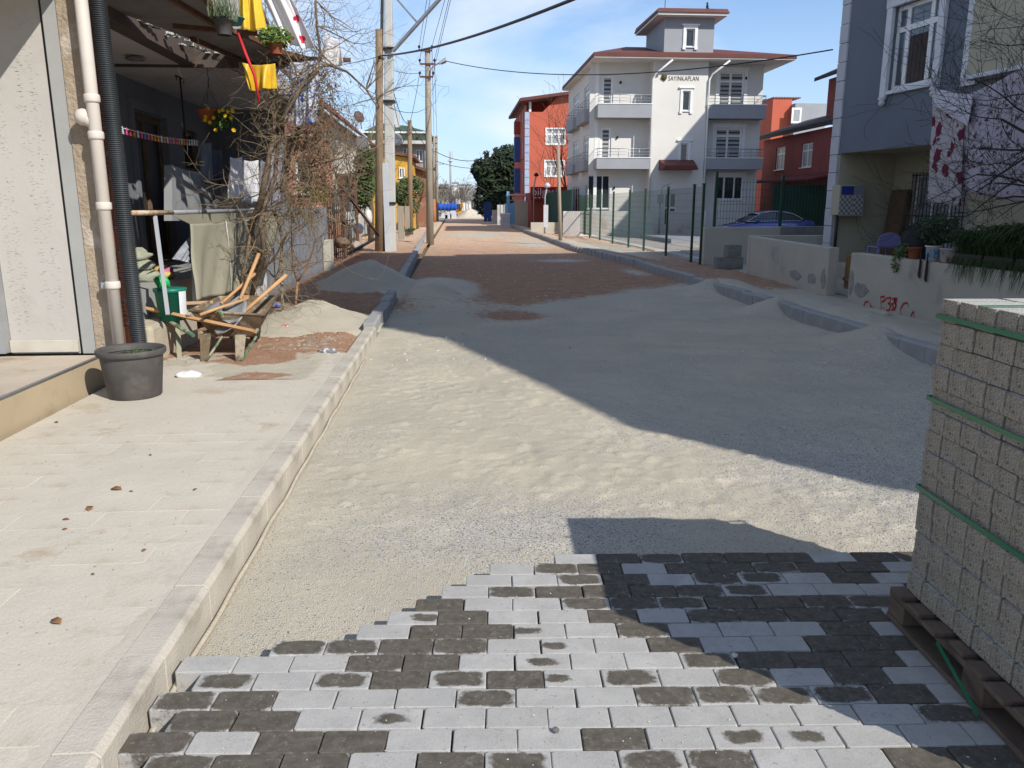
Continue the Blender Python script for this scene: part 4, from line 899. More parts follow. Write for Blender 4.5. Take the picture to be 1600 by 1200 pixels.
# ================================================================ GARDEN WALLS
M['gwall']=mat('garden_wall_plaster',(.46,.43,.36),(.40,.375,.31),rough=.9,scale=1.2,bump=.25,bscale=40,c3=(.27,.25,.21),s3=1.1,r3=(.6,.74))
wA=T('garden_wall','grey low wall in front of the parked blue car with a dark cement patch','wall',(9,22.3,0))
box_part(wA,'wall_section',M['gwall'],7.1,11.9,22.3,22.5,0,1.07,bevel=.015); box_part(wA,'cement_patch',mat('dark_cement',(.22,.22,.215),(.16,.16,.16),scale=3,bump=.5,bscale=20),9.3,11.6,22.22,22.52,.80,1.085,bevel=.02)
wB=T('garden_wall','low cream wall with flaking base between the concrete blocks and the wooden gate','wall',(7,16,0))
b=MB(); b.hexa([(6.92,14.3,0),(7.12,14.3,0),(7.4,19.0,0),(7.2,19.0,0),(6.92,14.3,.90),(7.12,14.3,.90),(7.4,19.0,.93),(7.2,19.0,.93)]); b.build('wall_section',M['gwall'],wB,bevel=.015)
b=MB(); b.box(7.2,9.2,19.02,19.2,0,.95); b.build('wall_section',M['gwall'],wB,bevel=.015)
wC=T('garden_wall','long low cream wall with red spray-painted writing and plants on top','wall',(6.9,10,0))
box_part(wC,'wall_section',M['gwall'],6.86,7.08,5.2,13.35,0,.865,bevel=.015)
# flakes along the base
fl=mat('bare_cement',(.32,.30,.265),(.22,.21,.185),scale=9,bump=.5,bscale=30)
for (x,y,w_,h_) in ((6.915,15.0,.5,.22),(6.98,15.9,.7,.2),(6.91,14.45,.25,.32),(6.855,12.9,.5,.22),(6.855,13.25,.18,.4),(6.855,9.4,.6,.24)):
    b=MB(); r=random.Random(int(x*1000+y*10)); pts=[]
    for k in range(14):
        a=2*math.pi*k/14; pts.append((x-.004+(y-14.3)*.0596*(y>14.2)*0,y+w_/2*math.cos(a)*r.uniform(.7,1.1),.17+h_*.45+h_*.6*math.sin(a)*r.uniform(.6,1.1)))
    b.prism(pts,(.06,0,0)) if y<14.2 else b.prism([(p[0]+.0596*(p[1]-14.3)+.0,p[1],p[2]) for p in [(6.912,p[1],p[2]) for p in pts]],(.06,0,0))
    b.build('bare_patch',fl,wC if y<14.2 else wB,fix=True)
# spray paint
M['spray']=mat('red_spray',(.50,.03,.03),(.36,.03,.03),scale=20,rough=.8)
strokes=[ # photo pixels
 [(1376,488),(1376,479),(1375,464),(1381,463),(1383,468),(1377,472)],[(1380,481),(1381,482)],
 [(1384,466),(1391,465),(1390,473),(1387,474),(1391,477),(1389,484),(1384,485)],
 [(1393,467),(1399,466),(1396,474),(1392,475),(1398,483),(1392,484)],
 [(1401,466),(1396,471),(1400,476),(1397,484),(1394,480)],
 [(1401,467),(1399,473),(1398,481)],
 [(1356,471),(1351,472),(1349,478),(1353,484),(1356,482)],[(1359,473),(1359,483),(1361,478),(1362,484)],[(1364,478),(1364,480)],
 [(1419,478),(1417,473),(1411,474),(1406,483),(1407,494),(1412,496)],[(1420,497),(1422,498),(1424,490),(1427,487),(1428,496),(1426,500),(1430,500)],
 [(1382,489),(1385,487),(1389,489),(1386,492)],[(1393,489),(1391,492),(1395,492)],[(1409,497),(1413,498),(1418,500)],[(1432,498),(1433,501)]]
for s in strokes:
    b=MB(); pts=[atX(px,py,6.853) for px,py in s]
    for p,q in zip(pts,pts[1:]): b.bar(p,q,.004,.022,up=(1,0,0)) if False else b.prism([p+Vector((0,0,.014)),q+Vector((0,0,.014)),q-Vector((0,.016,.014)),p-Vector((0,.016,.014))],(.004,0,0))
    stuff_part(b.build('sprayed_letter',M['spray'],wC))
# wooden gate
wg=T('wooden_gate','weathered brown wooden gate board in the gap between the garden walls','gate',(7.3,13.9,.15)); M['gateboard']=mat('gate_board',(.28,.16,.07),(.20,.11,.05),scale=4,bump=.1)
b=MB(); b.hexa([(7.25,13.45,.15),(7.28,13.45,.15),(7.28,14.28,.15),(7.25,14.28,.15),(7.25,13.45,.62),(7.28,13.45,.62),(7.28,14.28,.80),(7.25,14.28,.80)]); b.build('board',M['gateboard'],wg)
box_part(wg,'rail',M['oldwood'],7.20,7.247,13.45,14.25,.3,.36)
# concrete blocks
cb=mat('concrete_block',(.24,.235,.22),(.18,.175,.165),scale=8,rough=.95,bump=.4,bscale=50,grain=.15)
for i,(px,py,zz,ang,lb) in enumerate(((1128,424,.19,4,'grey concrete block lying leftmost at the foot of the low wall'),(1147,424,.19,-3,'grey concrete block lying next to the low cream wall end'),(1145,401,.46,6,'grey concrete block stacked on top of two others'))):
    p=atZ(px,py,zz); y=19.6 if True else 0; p=atY(px,py,20.6)
    x=p.x; z0=.03 if zz<.3 else .35
    b=MB(); L2,W2,Hh=.2,.12,.30
    b.box(-L2,L2,-W2,W2,0,.02); b.box(-L2,L2,-W2,-W2+.035,.02,Hh); b.box(-L2,L2,W2-.035,W2,.02,Hh)
    for xx in (-L2,-.02,L2-.035): b.box(xx,xx+.035,-W2+.035,W2-.035,.02,Hh)
    b.org=Vector(); o=b.build('concrete_block',cb,None,bevel=.006); o.location=(x,20.6+.02*i,z0); o.rotation_euler=(0,0,R(ang)); tag(o,lb,'concrete block','concrete blocks by the garden wall')
# manhole-like rim of cement in the sand
b=MB(); c0=atZ(1335,488,.12); b.lathe((c0.x,c0.y,.12),[(.50,-.08),(.48,.0),(.44,.02),(.40,.015),(.38,-.06)],28); one(b,'cement_ring',M['mortar'],'half-buried round cement rim in the sand by the graffiti wall','cement ring',(c0.x,c0.y,.12))
# ================================================================ TREES
def sprout(b,p,d,L,r,depth,rg,spread=.6,up=.15,seg=5,wob=.25,nch=(2,4),taper=.55,n=5,minr=.0022,lr=(.55,.85),tips=None):
    pts=[Vector(p)]; rad=[r]; dd=Vector(d).normalized()
    for k in range(seg):
        dd=(dd+Vector((rg.uniform(-1,1),rg.uniform(-1,1),rg.uniform(-1,1)))*wob+Vector((0,0,up*.3))).normalized(); pts.append(pts[-1]+dd*L/seg); rad.append(max(minr,r*(1-(1-taper)*(k+1)/seg)))
    b.tube(pts,rad,n if r>.01 else 3,cap=False)
    if tips is not None and depth<=1: tips+=pts[2:]
    if depth<=0: return
    for _ in range(rg.randint(*nch)):
        k=rg.randint(max(1,seg//3),seg); q=pts[k]; t=(pts[k]-pts[k-1]).normalized(); a=Vector((rg.uniform(-1,1),rg.uniform(-1,1),rg.uniform(-.6,1))); a=(a-t*a.dot(t)).normalized()
        nd=(t*(1-spread*rg.uniform(.5,1))+a*spread*rg.uniform(.8,1.5)+Vector((0,0,up))).normalized()
        sprout(b,q,nd,L*rg.uniform(*lr),rad[k]*rg.uniform(.5,.75),depth-1,rg,spread,up,seg,wob,nch,taper,n,minr,lr,tips)
def bare_tree(label,loc,height,r,seed,trunk_h=.35,depth=4,lean=(0,0,1),spread=.6,name='bare_tree',n0=4,group=None,minr=.003,nch=(2,4),mats=None):
    t=T(name,label,'tree',loc,group); rg=random.Random(seed); loc=Vector(loc); b=MB(); d=Vector(lean).normalized(); pts=[loc+d*height*trunk_h*k/4+Vector((rg.uniform(-1,1),rg.uniform(-1,1),0))*r*.5*k/4 for k in range(5)]
    b.tube(pts,[r*1.25,r*1.05,r,r*.95,r*.85],8); b.build('trunk',(mats or (M['bark'],M['twig']))[0],t)
    c=MB()
    for i in range(n0):
        a=2*math.pi*(i+rg.random()*.6)/n0; dd=Vector((math.cos(a)*spread,math.sin(a)*spread,rg.uniform(.7,1.1)))
        sprout(c,pts[rg.choice((3,4,4))],dd+d*.4,height*.38,r*.55,depth,rg,spread=.55,up=.12,minr=minr,nch=nch)
    stuff_part(c.build('crown',(mats or (M['bark'],M['twig']))[1],t)); return t
def leaves(b,c,rad,n,rg,size=.1,flat=.3,shape=1.0):
    c=Vector(c)
    for _ in range(n):
        v=Vector((rg.gauss(0,1),rg.gauss(0,1),rg.gauss(0,1))).normalized()*(rg.random()**.33); p=c+Vector((v.x*rad[0],v.y*rad[1],v.z*rad[2]))
        a=Vector((rg.uniform(-1,1),rg.uniform(-1,1),rg.uniform(-.6,.8))).normalized(); q=a.orthogonal().normalized(); s=size*rg.uniform(.6,1.3)
        b.q(p-a*s,p+q*s*flat,p+a*s,p-q*s*flat)
# bare tree on the far right behind the plants
bt_=T('bare_tree','bare dark tree with tangled twigs in front of the hanging sheets','tree',(7.75,8.7,.1)); rg=random.Random(11); b=MB()
b.tube([(7.75,8.7,.1),(7.72,8.72,.9),(7.6,8.85,1.6),(7.55,8.9,2.1),(7.6,8.95,2.6)],[.075,.07,.06,.055,.045],8); b.build('trunk',mat('dark_bark',(.06,.045,.035),(.04,.03,.025),scale=8,bump=.4),bt_)
c=MB(); s0=Vector((7.57,8.88,2.0))
for (x,y,z,L_,rr,h) in ((-.35,.9,.25,1.5,.030,2.0),(-.1,.9,.55,1.6,.032,2.1),(-.3,.6,1.1,1.7,.032,2.3),(.1,.9,1.3,1.7,.03,2.5),(-.4,.9,-.05,1.3,.022,1.9),(-.5,.3,.6,1.2,.025,2.2),(.0,.5,1.6,1.7,.03,2.5),(-.5,.5,.15,1.2,.02,1.75),(-.2,1.0,.1,1.7,.022,1.8)):
    sprout(c,(7.6,8.9,h),(x,y,z),L_,rr,4,rg,spread=.55,up=.05,seg=6,wob=.22,nch=(3,4),taper=.5,minr=.0025)
stuff_part(c.build('crown',mat('dark_twig',(.045,.035,.03),(.03,.024,.02),scale=5),bt_))
# ================================================================ LAUNDRY ON THE RIGHT
def cloth(name,corners,m,label=None,cat=None,group=None,parent=None,nx=26,ny=26,amp=.03,waves=4,seed=0,hem=0):
    "corners: top-left, top-right, bottom-left, bottom-right"
    tl,tr_,bl,br=[Vector(c) for c in corners]; b=MB(); nrm=(tr_-tl).cross(bl-tl).normalized()
    for j in range(ny+1):
        v=j/ny
        for i in range(nx+1):
            u=i/nx; p=(tl*(1-u)+tr_*u)*(1-v)+(bl*(1-u)+br*u)*v
            ph=seed*1.7; d=amp*(.15+.85*v)*(math.sin(u*waves*6.28+ph+1.3*v)+.5*math.sin(u*waves*14+2*ph+v*3))+amp*.6*noise.noise(p*2.5+Vector((seed,0,0)))
            p=p+nrm*d+Vector((0,0,-.02*math.sin(u*math.pi)*(1-v)+hem*math.sin(u*9+ph)*v)); b.v.append(tuple(p))
    for j in range(ny):
        for i in range(nx): a=j*(nx+1)+i; b.f.append((a,a+nx+1,a+nx+2,a+1)); b.sm.append(True)
    if parent: return b.build(name,m,parent,solid=.004)
    return one(b,name,m,label,cat,tuple((tl+tr_)/2),group,solid=.004)
X_=8.0
c4=lambda l,X: [atX(px,py,X) for px,py in l]
ln=MB(); a,c=atX(1448,134,X_),atX(1600,108,X_); ln.tube([a+(a-c)*.4+Vector((0,0,.1)),a,(a+c)/2-Vector((0,0,.04)),c,c+(c-a)*.5+Vector((0,0,.1))],.004,5); one(ln,'clothes_line',M['iron'],'thin clothes line carrying the floral sheets in front of the blue-grey house','clothes line',tuple(a))
M['maroonfloral']=floral('maroon_floral',(.42,.39,.40),(.15,.02,.045),3.6,.36)
M['darkfloral']=floral('dark_floral',(.42,.38,.43),(.10,.07,.10),9,.28)
cloth('sheet',c4([(1458,150),(1508,160),(1447,316),(1500,322)],X_),M['maroonfloral'],'long white sheet with large maroon blotches hanging nearest the blue-grey wall','sheet','washing on the right',amp=.02,waves=2)
cloth('sheet',c4([(1507,150),(1625,92),(1500,298),(1625,322)],X_+.03),M['darkfloral'],'wide lilac white sheet with small dark sprigs behind the bare tree','sheet','washing on the right',amp=.03,waves=3,seed=3)
cloth('pillow_case',c4([(1456,136),(1520,148),(1457,163),(1512,198)],X_-.06),mat('pale_lilac_cloth',(.60,.58,.64)),'plain pale pillow case hung over the top of the floral sheets','pillow case','washing on the right',amp=.012,waves=2,seed=5)
# ================================================================ PORCH THINGS
def FPp(px,py,d=0): u,z=atF(FP,px,py,d); return u,z
FSW=Fac(*(FX.p(.312,0,0).xy),9)
a=atF(FSW,1309,336,.3); c=atF(FSW,1352,289,.3)
cpb=T('cupboard','small white wall cupboard with a checked cloth hanging over its front','cupboard',tuple(FSW.p(a[0],a[1],.2)))
b=MB(); b.fbox(FSW,a[0]-.0,c[0],a[1],c[1],.01,.30); b.build('cabinet',M['cream'],cpb,bevel=.01)
def checker(name,c1,c2,s):
    m=bpy.data.materials.new(name); m.use_nodes=True; t=m.node_tree; ck=N(t,'ShaderNodeTexChecker'); ck.inputs['Scale'].default_value=s; ck.inputs[1].default_value=(*c1,1); ck.inputs[2].default_value=(*c2,1); tcn=N(t,'ShaderNodeTexCoord'); t.links.new(tcn.outputs['Object'],ck.inputs[0]); t.links.new(ck.outputs[0],t.nodes['Principled BSDF'].inputs['Base Color']); return m
b=MB(); zm=a[1]+(c[1]-a[1])*.66; b.fbox(FSW,a[0]+.02,c[0]-.01,a[1]-.02,zm,.303,.318); b.build('checked_cloth',checker('grey_check',(.45,.43,.42),(.16,.16,.17),16),cpb)
b=MB(); b.fbox(FSW,a[0]+.04,a[0]+(c[0]-a[0])*.55,zm+.01,c[1]-.03,.303,.315); b.build('blue_cloth',plain('blue_cloth',(.03,.05,.26),.9),cpb)
b=MB(); b.fbox(FSW,a[0]+(c[0]-a[0])*.58,c[0]-.02,zm+.01,c[1]-.01,.303,.315); b.build('grey_cloth',plain('grey_cloth',(.25,.27,.32),.9),cpb)
pp=FSW.p(atF(FSW,1309,380,.3)[0],0,.2); b=MB(); b.tube([(pp.x,pp.y,.38),(pp.x,pp.y,a[1]+.1)],.035,8); one(b,'iron_pole',M['iron'],'thin black pole standing under the checked cupboard','pole',(pp.x,pp.y,.38))
a=FPp(1378,388,.25); c=FPp(1414,296,.25); b=MB(); b.hexa([FP.p(a[0],.38,.35),FP.p(c[0]-.06,.38,.35),FP.p(c[0]-.06,.38,.18),FP.p(a[0],.38,.18),FP.p(a[0]+.05,c[1],.2),FP.p(c[0],c[1],.2),FP.p(c[0],c[1],.04),FP.p(a[0]+.05,c[1],.04)]); one(b,'mattress',mat('brown_mattress',(.16,.10,.05),(.12,.075,.04),scale=3),'brown folded mattress leaning upright against the porch wall beside the barred window','mattress',tuple(FP.p(a[0],.38,.3)),bevel=.04)
# lilac plastic chair
p=FX.p(atF(FX,1372,400)[0],0,-.1); ch=T('plastic_chair','lilac plastic chair with rounded back behind the garden wall','chair',(p.x,p.y,.38)); M['lilac']=plain('lilac_plastic',(.20,.20,.42),.4)
x,y=p.x,p.y; b=MB(); b.box(x-.24,x+.24,y-.22,y+.24,.78,.81); b.build('seat',M['lilac'],ch,bevel=.012)
b=MB(); n=12; V=[]
for k in range(n+1):
    a=math.pi*k/n; V.append((x-.26*math.cos(a),y-.26+.02,.81+.30*math.sin(a)**.6))
b.prism(V,(0,.03,0)); b.build('backrest',M['lilac'],ch,bevel=.01)
for sx in (-.2,.2):
    for sy in (-.2,.2): b=MB(); b.bar((x+sx,y+sy,.78),(x+sx*1.15,y+sy*1.15,.38),.04,.04); b.build('leg',M['lilac'],ch)
def bag(name,c,rx,ry,rz,m,label,seed,cat='bag',group=None):
    b=MB(); n=20; c=Vector(c)
    for i in range(13):
        th=math.pi*i/12
        for j in range(n):
            a=2*math.pi*j/n; v=Vector((math.sin(th)*math.cos(a),math.sin(th)*math.sin(a),math.cos(th))); k=1+.28*noise.noise(v*2+Vector((seed,)*3))+.10*noise.noise(v*6+Vector((seed,)*3)); z=v.z*k*rz; b.v.append((c.x+v.x*k*rx,c.y+v.y*k*ry,c.z+max(z,-rz*.8)))
    for i in range(12):
        for j in range(n): b.f.append((i*n+j,(i+1)*n+j,(i+1)*n+(j+1)%n,i*n+(j+1)%n)); b.sm.append(True)
    return one(b,name,m,label,cat,(c.x,c.y,c.z-rz*.8),group)
p=FX.p(atF(FX,1372,385)[0]+.1,0,-.9); bag('rubbish_bag',(p.x,p.y,.8),.38,.3,.5,M['black'],'black rubbish bags heaped behind the lilac chair',2)
# ================================================================ PLANTS ON THE WALL
def pot_part(par,c,r,h,m,name='pot'):
    b=MB(); b.lathe(c,[(r*.7,0),(r*.95,h*.85),(r*1.08,h*.86),(r*1.08,h),(r*.9,h),(r*.85,h*.8),(0,h*.8)],18); return b.build(name,m,par)
M['terra']=mat('terracotta_pot',(.30,.09,.045),(.24,.07,.035),scale=5)
WT=.87
def wp(px): r=_ray(px,400); return 6.97*r.y/r.x
y=wp(1428); t=T('potted_plant','terracotta pot with a trailing light-green plant on the wall near the lilac chair','plant',(6.97,y,WT)); pot_part(t,(6.97,y,WT),.10,.17,M['terra']); b=MB(); rg=random.Random(5); leaves(b,(6.93,y+.22,WT+.05),(.10,.22,.18),260,rg,.028,.5); leaves(b,(6.84,y+.25,WT-.1),(.05,.12,.14),90,rg,.025,.5); stuff_part(b.build('foliage',mat('trailing_leaf',(.10,.15,.035),(.06,.09,.02),scale=12),t))
y=wp(1457); t=T('potted_plant','white tub with blue picture holding a large dark-leaved plant','plant',(6.97,y,WT)); b=MB(); b.lathe((6.97,y,WT),[(0,0),(.085,0),(.10,.2),(.115,.2),(.115,.22),(.09,.22),(.085,.17),(0,.17)],18); b.build('tub',M['white'],t); b=MB(); b.lathe((6.97,y,WT),[(.0895,.04),(.0985,.16)],18); b.build('tub_label',mat('blue_label',(.06,.25,.42),(.30,.40,.45),scale=22,contrast=(.45,.55)),t)
b=MB(); rg=random.Random(8)
for k in range(11):
    a=rg.uniform(0,6.28); e=Vector((math.cos(a)*.3,math.sin(a)*.35,rg.uniform(.15,.45))); sprout(b,(6.97,y,WT+.18),e,.38,.008,1,rg,minr=.003)
b.build('stems',M['leafdark'],t); b=MB(); leaves(b,(6.97,y-.05,WT+.45),(.26,.42,.22),520,rg,.05,.45); stuff_part(b.build('foliage',M['leafdark'],t))
y=wp(1457)-.02; b=MB()
for k,(dy,zz) in enumerate(((.10,.26),(-.07,.30))):
    b.hexa([(6.84,y+dy-.04,WT-zz),(6.86,y+dy+.03,WT-zz),(6.86,y+dy+.035,WT+.12),(6.84,y+dy-.02,WT+.12),(6.82,y+dy-.03,WT-zz+.03),(6.845,y+dy+.04,WT-zz+.04),(6.845,y+dy+.02,WT+.14),(6.82,y+dy-.03,WT+.14)])
one(b,'hanging_rag',mat('dark_rag',(.05,.025,.022)),'dark red-brown rag draped over the wall edge below the white tub','rag',(6.84,y,WT),fix=True)
y=wp(1483); t=T('potted_plant','white tub with brown stain next to the one with the blue picture','plant',(6.97,y,WT)); b=MB(); b.lathe((6.97,y,WT),[(0,0),(.11,0),(.125,.18),(.14,.18),(.14,.20),(.11,.20),(.105,.16),(0,.16)],18); b.build('tub',mat('stained_tub',(.50,.48,.45),(.25,.10,.07),scale=5,contrast=(.45,.55)),t)
rg=random.Random(21)
def grass_pot(y,label,h,n,w_=.28,x=6.98):
    t=T('planter',label,'plant',(x,y,WT),'grassy planters on the garden wall'); box_part(t,'trough',M['potgrey'] if 'potgrey' in M else M['iron'],x-.10,x+.12,y-w_,y+w_,WT,WT+.15,bevel=.01)
    b=MB()
    for _ in range(n):
        p=Vector((x+rg.uniform(-.09,.1),y+rg.uniform(-w_,w_),WT+.14)); a=rg.uniform(0,6.28); L_=h*rg.uniform(.5,1.15); o_=Vector((math.cos(a)-.35,math.sin(a),0))*L_*rg.uniform(.15,.75); wv=Vector((-math.sin(a),math.cos(a),0))*.007
        m1=p+o_*.35+Vector((0,0,L_*.7)); m2=p+o_*.8+Vector((0,0,L_*.85)); e=p+o_*1.25+Vector((0,0,L_*rg.uniform(.3,.8)))
        b.q(p-wv,p+wv,m1+wv,m1-wv); b.q(m1-wv,m1+wv,m2+wv,m2-wv); b.q(m2-wv,m2+wv,e)
    for _ in range(int(n*.07)):
        p=Vector((x-.11,y+rg.uniform(-w_,w_),WT+.1)); L_=rg.uniform(.05,.38); wv=Vector((0,.006,0)); e=p+Vector((-.05,rg.uniform(-.1,.1),-L_)); b.q(p-wv,p+wv,e+wv*.4,e-wv*.4)
    stuff_part(b.build('blades',mat('grass_blade_%d'%int(y*100),(.045,.075,.02),(.025,.045,.012),scale=8),t))
    return t
ylist=[wp(1505),wp(1525)-.2,wp(1545)-.5,wp(1565)-.9,wp(1575)-1.3]
lb=['planter of long dark grass standing first after the stained tub','second grassy planter right of the stained tub','third grassy planter under the bare tree','grassy planter with hanging blades near the right picture edge','grassy planter cut by the right picture edge']
yy=wp(1500)-.3
for k in range(5): grass_pot(yy,lb[k],(.34,.42,.46,.42,.40)[k],900); yy-=.6
# ================================================================ NEAR LEFT HOUSE
NY=6.95
lh=T('house','near left house with bare plaster front wall, covered porch and rusty awning','house',(-4,8,0))
M['plaster']=mat('smoothed_plaster',(.46,.435,.40),(.42,.395,.36),rough=.9,scale=.9,bump=.12,bscale=14,c3=(.38,.355,.32),s3=1.2,r3=(.58,.8))
M['pvc0']=mat('plinth_cream',(.52,.48,.41),(.45,.41,.34),scale=5)
M['rough']=mat('rough_render',(.40,.32,.235),(.31,.245,.175),rough=.95,scale=5,bump=1,bscale=34,c3=(.48,.42,.35),s3=3,r3=(.55,.66),grain=.1)
M['cement']=mat('smooth_cement',(.34,.34,.32),(.30,.30,.285),rough=.8,scale=2,bump=.1)
M['brick']=mat('orange_brick',(.42,.14,.07),(.34,.11,.06),scale=12,rough=.9,bump=.4)
M['porchgrey']=mat('porch_grey_wall',(.20,.205,.225),(.175,.18,.20),scale=.8,rough=.85,c3=(.15,.155,.17),s3=1,r3=(.55,.7))
M['ceiling']=mat('porch_ceiling',(.50,.46,.45),(.46,.42,.41),scale=.8,rough=.9,c3=(.38,.34,.33),s3=1.2)
FN=Fac(0,NY,0)
wall(FN,lh,-3.80,-3.235,.41,5.6,[],M['plaster'],'front_wall')
# trowel ridges in the plaster
r=random.Random(4)
b=MB()
for _ in range(650):
    cx=r.choice((-3.72,-3.64,-3.45,-3.36))+r.gauss(0,.022); cz=r.uniform(.6,3.2); l=r.uniform(.004,.014)
    if not -3.79<cx<-3.25: continue
    b.box(cx-l,cx+l,NY-.0022,NY-.0002,cz,cz+.0028)
for _ in range(0):
    cx=r.uniform(-3.75,-3.3); cz=2.32+.05*math.sin(cx*20)+r.gauss(0,.01); b.box(cx-.006,cx+.006,NY-.0022,NY-.0002,cz,cz+.003)
stuff_part(b.build('trowel_ridge',M['plaster'],lh))
box_part(lh,'dark_joint',M['iron'],-3.234,-3.205,NY-.0,NY+.1,.41,5.6)
box_part(lh,'corner_board',M['cement'],-3.204,-3.085,NY-.035,NY+.2,.41,5.6,bevel=.006)
# rough column with wavy edge
b=MB(); n=60
def cwave(z): return .012*noise.noise(Vector((z*4,1,0)))+.008*noise.noise(Vector((z*17,3,0)))
for side in (0,1):
    pass
pts=[]
for k in range(n+1): z=.36+5.2*k/n; pts.append((-2.91+cwave(z),z))
V0=[(-3.084,z) for _,z in pts]; 
for k in range(n):
    (xa,za),(xb,zb_)=pts[k],pts[k+1]; ya=NY-.045-.01*abs(noise.noise(Vector((za*6,5,1)))); yb=NY-.045-.01*abs(noise.noise(Vector((zb_*6,5,1))))
    b.q((-3.084,NY-.045,za),(xa,ya,za),(xb,yb,zb_),(-3.084,NY-.045,zb_)); b.q((xa,ya,za),(xa,NY+.05,za),(xb,NY+.05,zb_),(xb,yb,zb_))
b.build('rough_column',M['rough'],lh)
z=.45;k=0
while z<5.4:
    hh=.185 if k%2==0 else .19
    if k%2==0:
        b=MB(); b.box(-2.92,-2.85+r.uniform(-.006,.006),NY-.03,NY+.14,z,z+hh); b.build('brick',M['brick'],lh,bevel=.004)
    else:
        for j in range(5): b=MB(); b.box(-2.92,-2.86+r.uniform(-.006,.006),NY-.028,NY+.14,z+j*.038,z+j*.038+.028); b.build('brick',M['brick'],lh)
        b=MB(); b.box(-2.92,-2.88,NY-.01,NY+.13,z,z+hh); b.build('brick_core',M['mortar'],lh)
    z+=hh+.018;k+=1
b=MB(); b.box(-6.5,-2.925,NY+.2,NY+.34,.3,5.6); b.build('wall',M['porchgrey'],lh)
box_part(lh,'plinth',M['pvc0'],-3.80,-3.24,NY-.03,NY-.003,.425,.53,bevel=.004)
# shop-like window at the very left
b=MB(); b.box(-3.86,-3.802,NY-.10,NY+.02,.43,3.0); b.box(-6.5,-3.862,NY-.05,NY+.0,.43,.60); b.box(-6.5,-3.862,NY-.05,NY,2.9,3.0); b.build('window_frame',M['steel'],lh)
b=MB(); b.box(-6.5,-3.865,NY-.02,NY+.01,.605,2.895); b.build('window_pane',M['glass'],lh)
b=MB(); b.box(-6.5,-3.802,NY+.0,NY+.1,3.003,5.6); b.build('front_wall',M['plaster'],lh)
# balcony slab above (out of view) that shades the corner of the wall
a=atY(68,28,NY); XR=-2.98
# point on the shadow edge -> slab edge height
zz=a.z+(XR-a.x)*1.0*math.tan(R(SUN_EL))/math.sin(R(SUN_AZ))
b=MB(); b.box(-6.6,XR,3.6,NY-.0,zz-.0,zz+.18); b.build('balcony_slab',M['ceiling'],lh)
# terrace step
b=MB(); b.box(-6.5,-3.03,-1,NY-.05,-.1,.385); b.build('terrace_base',mat('terrace_face',(.46,.37,.25),(.42,.335,.22),scale=2,c3=(.36,.28,.19),s3=3),lh)
x=-3.035;
tmt=mat('terrace_tile',(.50,.43,.34),(.45,.38,.30),scale=3,rough=.8,c3=(.33,.24,.17),s3=2.2,r3=(.56,.7))
for i in range(7):
    for j in range(16): 
        b=MB(); b.box(x-.4*(i+1)+.003-.03,x-.4*i-.003-.03,NY-.06-.4*(j+1)+.003,NY-.06-.4*j-.003,.386,.402); b.build('terrace_tile',tmt,lh) if (i<3 or j<3) and (NY-.4*j)>4.6 else None
b=MB(); b.tube([(-3.04,-1,.395),(-3.04,NY-.06,.395)],.014,8); b.build('edge_trim',M['steel'],lh)
# gutter debris heap at the wall foot
# porch
PX0,PXW,PY1=-3.22,-4.45,15.6; PF=.80; PC=3.39
box_part(lh,'porch_floor',M['cement'],-5.2,PX0,NY+.35,PY1,.30,PF); 
box_part(lh,'porch_beam',mat('beam_brown',(.10,.075,.06),(.08,.06,.05),scale=3),PX0-.2,PX0,NY+.35,PY1-1.8,PC,PC+.34)
box_part(lh,'porch_ceiling',M['ceiling'],-5.2,PX0-.2,NY+.35,PY1+2,PC,PC+.1)
FPW=Fac(PXW,NY,90)   # facing the street, u = y-NY
def wu(px,py,X=PXW): p=atX(px,py,X); return p.y-NY,p.z
def wr(x0,y0,x1,y1): ym=(y0+y1)/2; return wu(x0,ym)[0],wu(x1,ym)[0],wu((x0+x1)/2,y1)[1],wu((x0+x1)/2,y0)[1]
d1=wr(217,183,266,400); w1=wr(288,205,310,268); w2=wr(356,205,376,262); d2=wr(388,195,416,330)
d1=(d1[0],d1[1],PF+.02,d1[3])
wall(FPW,lh,-.2,PY1-NY,PF,PC,[d1,w1,w2,d2],M['porchgrey'],'porch_wall',reveal=.12)
dm=mat('dark_brown_door',(.045,.038,.035),(.03,.025,.024),scale=3,rough=.5)
for d_ in (d1,d2): window(FPW,lh,*d_,cols=(1,1.2),glass=dm,fm=M['oldwood'],fw=.09,sill=False,name='door')
for d_ in (w1,w2): window(FPW,lh,*d_,cols=(1,),glass=M['glass'],fm=M['oldwood'],fw=.06)
b=MB(); b.fbox(FPW,d1[0]-.12,d1[1]+.12,d1[3]+.02,d1[3]+.16,.003,.05); b.fbox(FPW,d1[0]-.12,d1[0],PF,d1[3]+.02,.003,.04); b.fbox(FPW,d1[1],d1[1]+.12,PF,d1[3]+.02,.003,.04); b.build('door_surround',M['porchgrey'],lh)
b=MB(); b.q((PXW,PY1,0),(PX0+.1,PY1,0),(PX0+.1,PY1,PC),(PXW,PY1,PC)); b.build('end_wall',M['porchgrey'],lh)
# upper storey set back
b=MB(); b.box(-7.5,-3.5,NY+.2,PY1+.5,PC+.31,6.8); b.build('upper_wall',M['plaster'],lh)
# grey slanting stair parapet
q=[atX(px,py,-3.55) for px,py in ((269,258),(269,345),(330,345),(402,345),(404,306),(352,288))]; b=MB(); b.prism(q,(-.1,0,0)); b.build('stair_parapet',mat('stair_grey',(.27,.28,.285),(.24,.25,.255),scale=1),lh)
# sloped light panel
q=[atX(px,py,-3.42) for px,py in ((318,333),(352,299),(400,322),(402,333))]; b=MB(); b.prism(q,(-.03,0,0)); b.build('sloping_sheet',M['steel'],lh)
